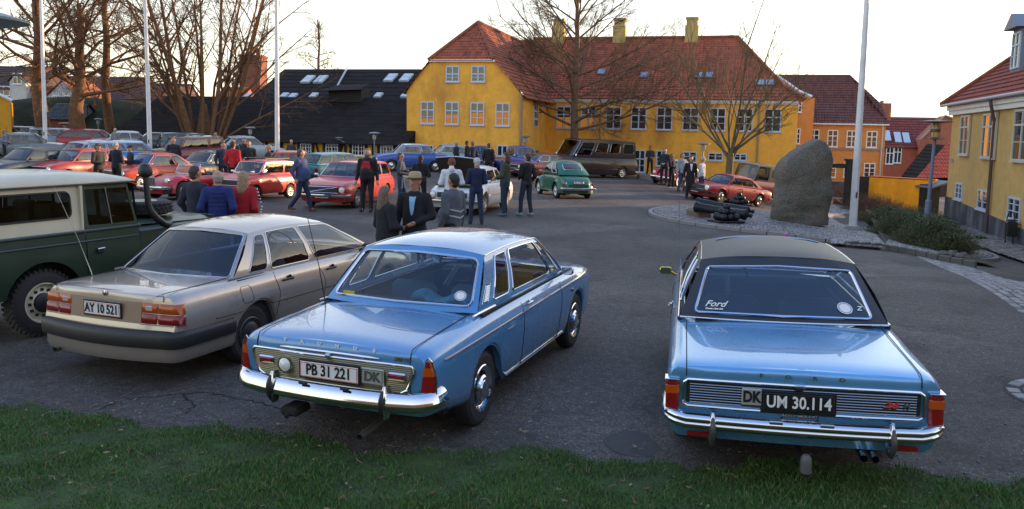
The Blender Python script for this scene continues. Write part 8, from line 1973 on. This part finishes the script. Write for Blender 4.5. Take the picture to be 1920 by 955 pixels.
            fobj('cap', [(hv(0, -.012, 1.70), hv(0, -.01, 1.725), .094, .092, 1), (hv(0, .08, 1.712), hv(0, .13, 1.702), .045, .045, 1)], .014, cloth(c), root, cut=lambda X, Y_, Z: 1.700 - Z, k=.02)
    if collar:
        b = MB(); b.tube([Vector((.07 * cos(a), .065 * sin(a) - .01, 1.50 + .02 * -sin(a))) for a in [pi * .62 + 2 * pi * .76 * k / 16 for k in range(17)]], .018, 6); b.obj('collar', cloth(collar), root)
    return root
def people():
    nv, bk, gy = (.012, .016, .03), (.010, .010, .012), (.10, .11, .13); jn, dj = (.03, .05, .10), (.012, .02, .045)
    person('man seen from behind in dark navy jacket, left of the blue quilted jacket', 366, 312, 13.9, 20, top=(.018, .022, .038), legs=dj, hair=(.05, .035, .025), arms=('pocket', 'pocket'), bulk=1.08, h=.016, look=25)
    r = person('bald man seen from behind in bright blue quilted jacket between the navy and red jackets', 408, 320, 13.6, -5, top=(.012, .025, .13), legs=dj, hair=(.30, .27, .24), bald=True, arms=('pocket', 'pocket'), bulk=1.12, h=.016, jl=.84)
    b = MB()
    for k in range(7): z = .95 + .075 * k; b.tube([Vector((.186 * cos(a), .186 * .76 * sin(a) + .01, z)) for a in [2 * pi * j / 28 for j in range(28)]], .004, 4, closed=True)
    b.obj('quilt_seam', cloth((.008, .015, .08)), r); r.children[-1]['kind'] = 'stuff'
    r = person('person with long fair hair in red jacket with white chevrons down the sleeve', 456, 322, 14.0, 5, top=(.36, .012, .02), legs=bk, hair=(.30, .20, .11), hairlen=.20, arms=('pocket', 'pocket'), bulk=1.12, h=.016, jl=.80)
    for k in range(8):
        a, e = Vector((.205, -.0, 1.45)), Vector((.318, -.06, 1.16)); w = Vector((.245, .05, 1.0)); c = a.lerp(e, k / 5) if k <= 5 else e.lerp(w, (k - 5) / 3); b = MB(); o = Vector((.064, -.028, .02)) if k < 5 else Vector((.058, -.02, 0))
        b.tube([c + o + Vector((-.018, -.022, .016)), c + o + Vector((.004, 0, 0)), c + o + Vector((-.01, .026, .016))], .006, 4); b.obj('chevron', WHITEP, r)
    person('heavy man in blue jumper and jeans walking past the small red compact', 565, 280, 24.8, 105, top=(.045, .065, .16), legs=(.012, .022, .06), hair=(.10, .07, .05), arms=('down', 'swing'), bulk=1.3, walk=1, shoes=(.10, .05, .025), feet=397, look=-20)
    person('bearded man in red shirt and open black jacket beside the red estate', 689, 279, 25, 185, top=bk, legs=bk, hair=(.16, .12, .09), arms=('down', 'down'), bulk=1.32, shirt=((.33, .012, .018), 'open'), beard=(.13, .09, .07), h=.017, look=10)
    person('person with long grey-brown hair in black jacket, back to us, nearest of the group', 722, 350, 12.3, 50, top=(.012, .013, .018), legs=bk, hair=(.14, .10, .07), hairlen=.2, arms=('front', 'front'), bulk=1.18, h=.015)
    person('man in wide-brimmed felt hat, black jacket and pale blue shirt', 778, 320, 12.6, 188, top=(.010, .010, .014), legs=bk, hair=(.25, .2, .16), hat=('cowboy', None), arms=('front', 'down'), bulk=1.15, shirt=((.22, .42, .62), 'v'), h=.015)
    person('dark-haired man in grey jumper with two pale chest stripes', 850, 326, 13.3, -55, top=(.085, .095, .12), legs=bk, hair=(.025, .02, .017), arms=('down', 'down'), bulk=1.18, h=.015, stripes=((1.22, (.45, .45, .46)), (1.12, (.45, .45, .46))))
    person('red-haired person in white padded jacket bending over the open engine', 847, 297, 21.3, -5, top=(.60, .62, .68), legs=jn, hair=(.16, .045, .02), arms=('front', 'front'), bulk=1.1, hood=True)
    person('grey-haired man in navy jacket with yellow back print beside the white car', 892, 296.5, 21.7, -12, top=(.010, .018, .06), legs=(.018, .03, .07), hair=(.45, .43, .42), arms=('front', 'front'), feet=421)
    person('woman in olive jacket, jeans and grey boots beside the white car', 946, 274, 23.6, -70, top=(.05, .058, .038), legs=(.015, .028, .06), hair=(.07, .03, .02), hairlen=.10, arms=('front', 'front'), feet=405, shoes=(.10, .14, .18), bulk=1.12, jl=.82)
    person('short-haired man in black jacket and jeans right of the woman in olive', 986, 288, 24, -40, top=bk, legs=(.018, .026, .045), hair=(.05, .035, .03), arms=('front', 'pocket'), feet=405, shoes=(.25, .32, .38))
    person('man in dark grey T-shirt and jeans behind the hat wearer', 752, 287, 27.6, 95, top=(.045, .06, .075), legs=jn, hair=(.05, .04, .035), arms=('fold', 'front'), bulk=1.1)
    person('man in black hooded jacket, back to us, behind the hat wearer', 789, 291, 26.5, 10, top=bk, legs=bk, hair=(.03, .02, .018), arms=('front', 'front'), bulk=1.2, hood=True)
    st = MB(); p = at(1220, 320, 53); st.box((0, 0, 0), (1.6, 1.0, .5), bev=.02); o = st.obj('stone_step', mat('step', (.2, .19, .17), .8)); o.location = (p.x, 53, gz(p.x, 53) + .1); tag(o, 'low stone step at the foot of the yellow facade', 'step')
    person('man in red cap and dark jacket standing against the yellow facade', 1220, 272.5, 53, 178, top=(.03, .035, .05), legs=bk, hat=('cap', (.5, .02, .03)), arms=('front', 'front'), zoff=.33, h=.022)
    person('dark-clad man leaning behind the red rounded car', 1247, 278, 43, 200, top=(.015, .02, .03), legs=bk, arms=('front', 'front'), zoff=.15, h=.022)
    person('person in black suit and white shoes standing at the red rounded car', 1258, 288.6, 36, 130, top=bk, legs=bk, hair=(.015, .012, .01), hairlen=.05, arms=('down', 'front'), feet=354, shoes=(.5, .5, .5), jl=.75)
    person('man in pale grey jumper and jeans, back half turned', 1277, 286.5, 35.3, 150, top=(.26, .28, .31), legs=(.03, .05, .10), hair=(.10, .08, .06), arms=('pocket', 'down'), feet=359, bulk=1.15)
    person('red-haired woman in long black coat with white scarf', 1296, 293, 37, 180, top=bk, legs=bk, hair=(.14, .03, .02), hairlen=.12, arms=('down', 'down'), shirt=((.6, .6, .6), 'v'), jl=.5)
    person('white-haired man in white jacket by the pale turquoise open car', 1318, 286, 37.3, -60, top=(.55, .58, .60), legs=jn, hair=(.42, .36, .32), arms=('pocket', 'front'), bulk=1.15)
    for (px, yt, Y, hd, tp, hr, ht, ar, lb) in (
        (183, 267, 28.8, 110, (.035, .03, .03), (.1, .07, .05), ('cap', (.10, .07, .05)), ('front', 'front'), 'man in brown flat cap and dark jacket looking down at the red cars'),
        (217, 267, 29.5, 20, nv, (.4, .38, .36), None, ('front', 'front'), 'grey-haired man in black jacket, back to us, beside the one in flat cap'),
        (244, 271, 31.5, 230, (.02, .025, .03), (.05, .04, .03), ('cap', (.012, .015, .02)), ('reach', 'front'), 'man in dark cap stretching an arm, facing the grey-haired man'),
        (325, 259, 37.5, 160, (.015, .018, .03), (.3, .2, .14), None, ('down', 'down'), 'bald-headed man in navy coat before the maroon off-roader'),
        (404, 248, 46, 150, bk, (.05, .035, .03), None, ('front', 'front'), 'tall man in black top behind the dark green saloon'),
        (418, 267, 32.5, 140, (.02, .03, .06), (.08, .06, .05), None, ('down', 'down'), 'man in navy jacket and glasses left of the red-jacketed back'),
        (437, 266, 31.5, 5, (.42, .012, .02), (.03, .02, .018), None, ('pocket', 'pocket'), 'broad man in plain bright red jacket, back to us'),
        (437, 260, 38, 170, (.03, .04, .07), (.05, .035, .03), None, ('down', 'down'), 'man in blue suit jacket behind the red-jacketed back'),
        (458, 258.5, 39, 190, (.02, .02, .02), (.12, .06, .03), None, ('down', 'down'), 'sandy-haired man half hidden behind the laughing group'),
        (466, 264, 33.5, 165, (.015, .02, .022), (.08, .06, .05), None, ('down', 'reach'), 'man in black leather jacket facing the red-jacketed back'),
        (504, 272, 33.5, 245, (.06, .035, .025), (.30, .26, .24), None, ('front', 'front'), 'grey-haired person in brown jacket left of the third flagpole'),
        (546, 268, 44, 185, (.04, .04, .045), (.50, .48, .47), None, ('down', 'down'), 'white-haired person behind the orange-red boxy saloon'),
        (352, 251, 46, 170, gy, (.3, .2, .15), None, ('down', 'down'), 'fair head showing above the maroon off-roader'),
        (194, 254, 42, 200, (.36, .015, .03), (.05, .03, .03), ('cap', (.12, .02, .03)), ('front', 'front'), 'man in dark red jacket and cap beside the blue estate'),
        (216, 253, 50, 185, (.2, .2, .22), (.4, .4, .4), ('cap', (.5, .5, .5)), ('down', 'down'), 'man in white cap in front of the back row'),
        (9, 253, 44, 95, (.17, .18, .24), (.1, .08, .06), ('cap', (.16, .17, .22)), ('front', 'front'), 'man in grey hooded top at the left edge'),
        (856, 266, 45.5, 60, nv, (.3, .28, .26), None, ('down', 'down'), 'man in dark blue coat, leftmost of the four behind the raised bonnet'),
        (876, 264.5, 45.5, 70, bk, (.03, .02, .02), None, ('front', 'front'), 'man in black coat, second of the four behind the raised bonnet'),
        (886, 265, 43, -40, (.012, .018, .045), (.16, .1, .07), None, ('pocket', 'pocket'), 'man in navy coat with badge, third of the four behind the raised bonnet'),
        (917, 265.5, 42, 5, bk, (.06, .04, .03), None, ('pocket', 'pocket'), 'man in black jacket, back to us, rightmost of the four behind the raised bonnet')):
        person(lb, px, yt, Y, hd, top=tp, legs=bk if px % 2 else nv, hair=hr, hat=ht, arms=ar, h=.022, bulk=1.12)
# ------------------------------------------------------------------ assemble
ground_all(); cobbles()
main_building(); right_building(); annex_building(); timber_building(); back_hall(); far_houses(); garden_walls(); rear_building()
p5(); p7(); audi(); land_rover(); all_cars(); amazon()
monument(); cannons(); furniture(); trees(); shrubs(); people()
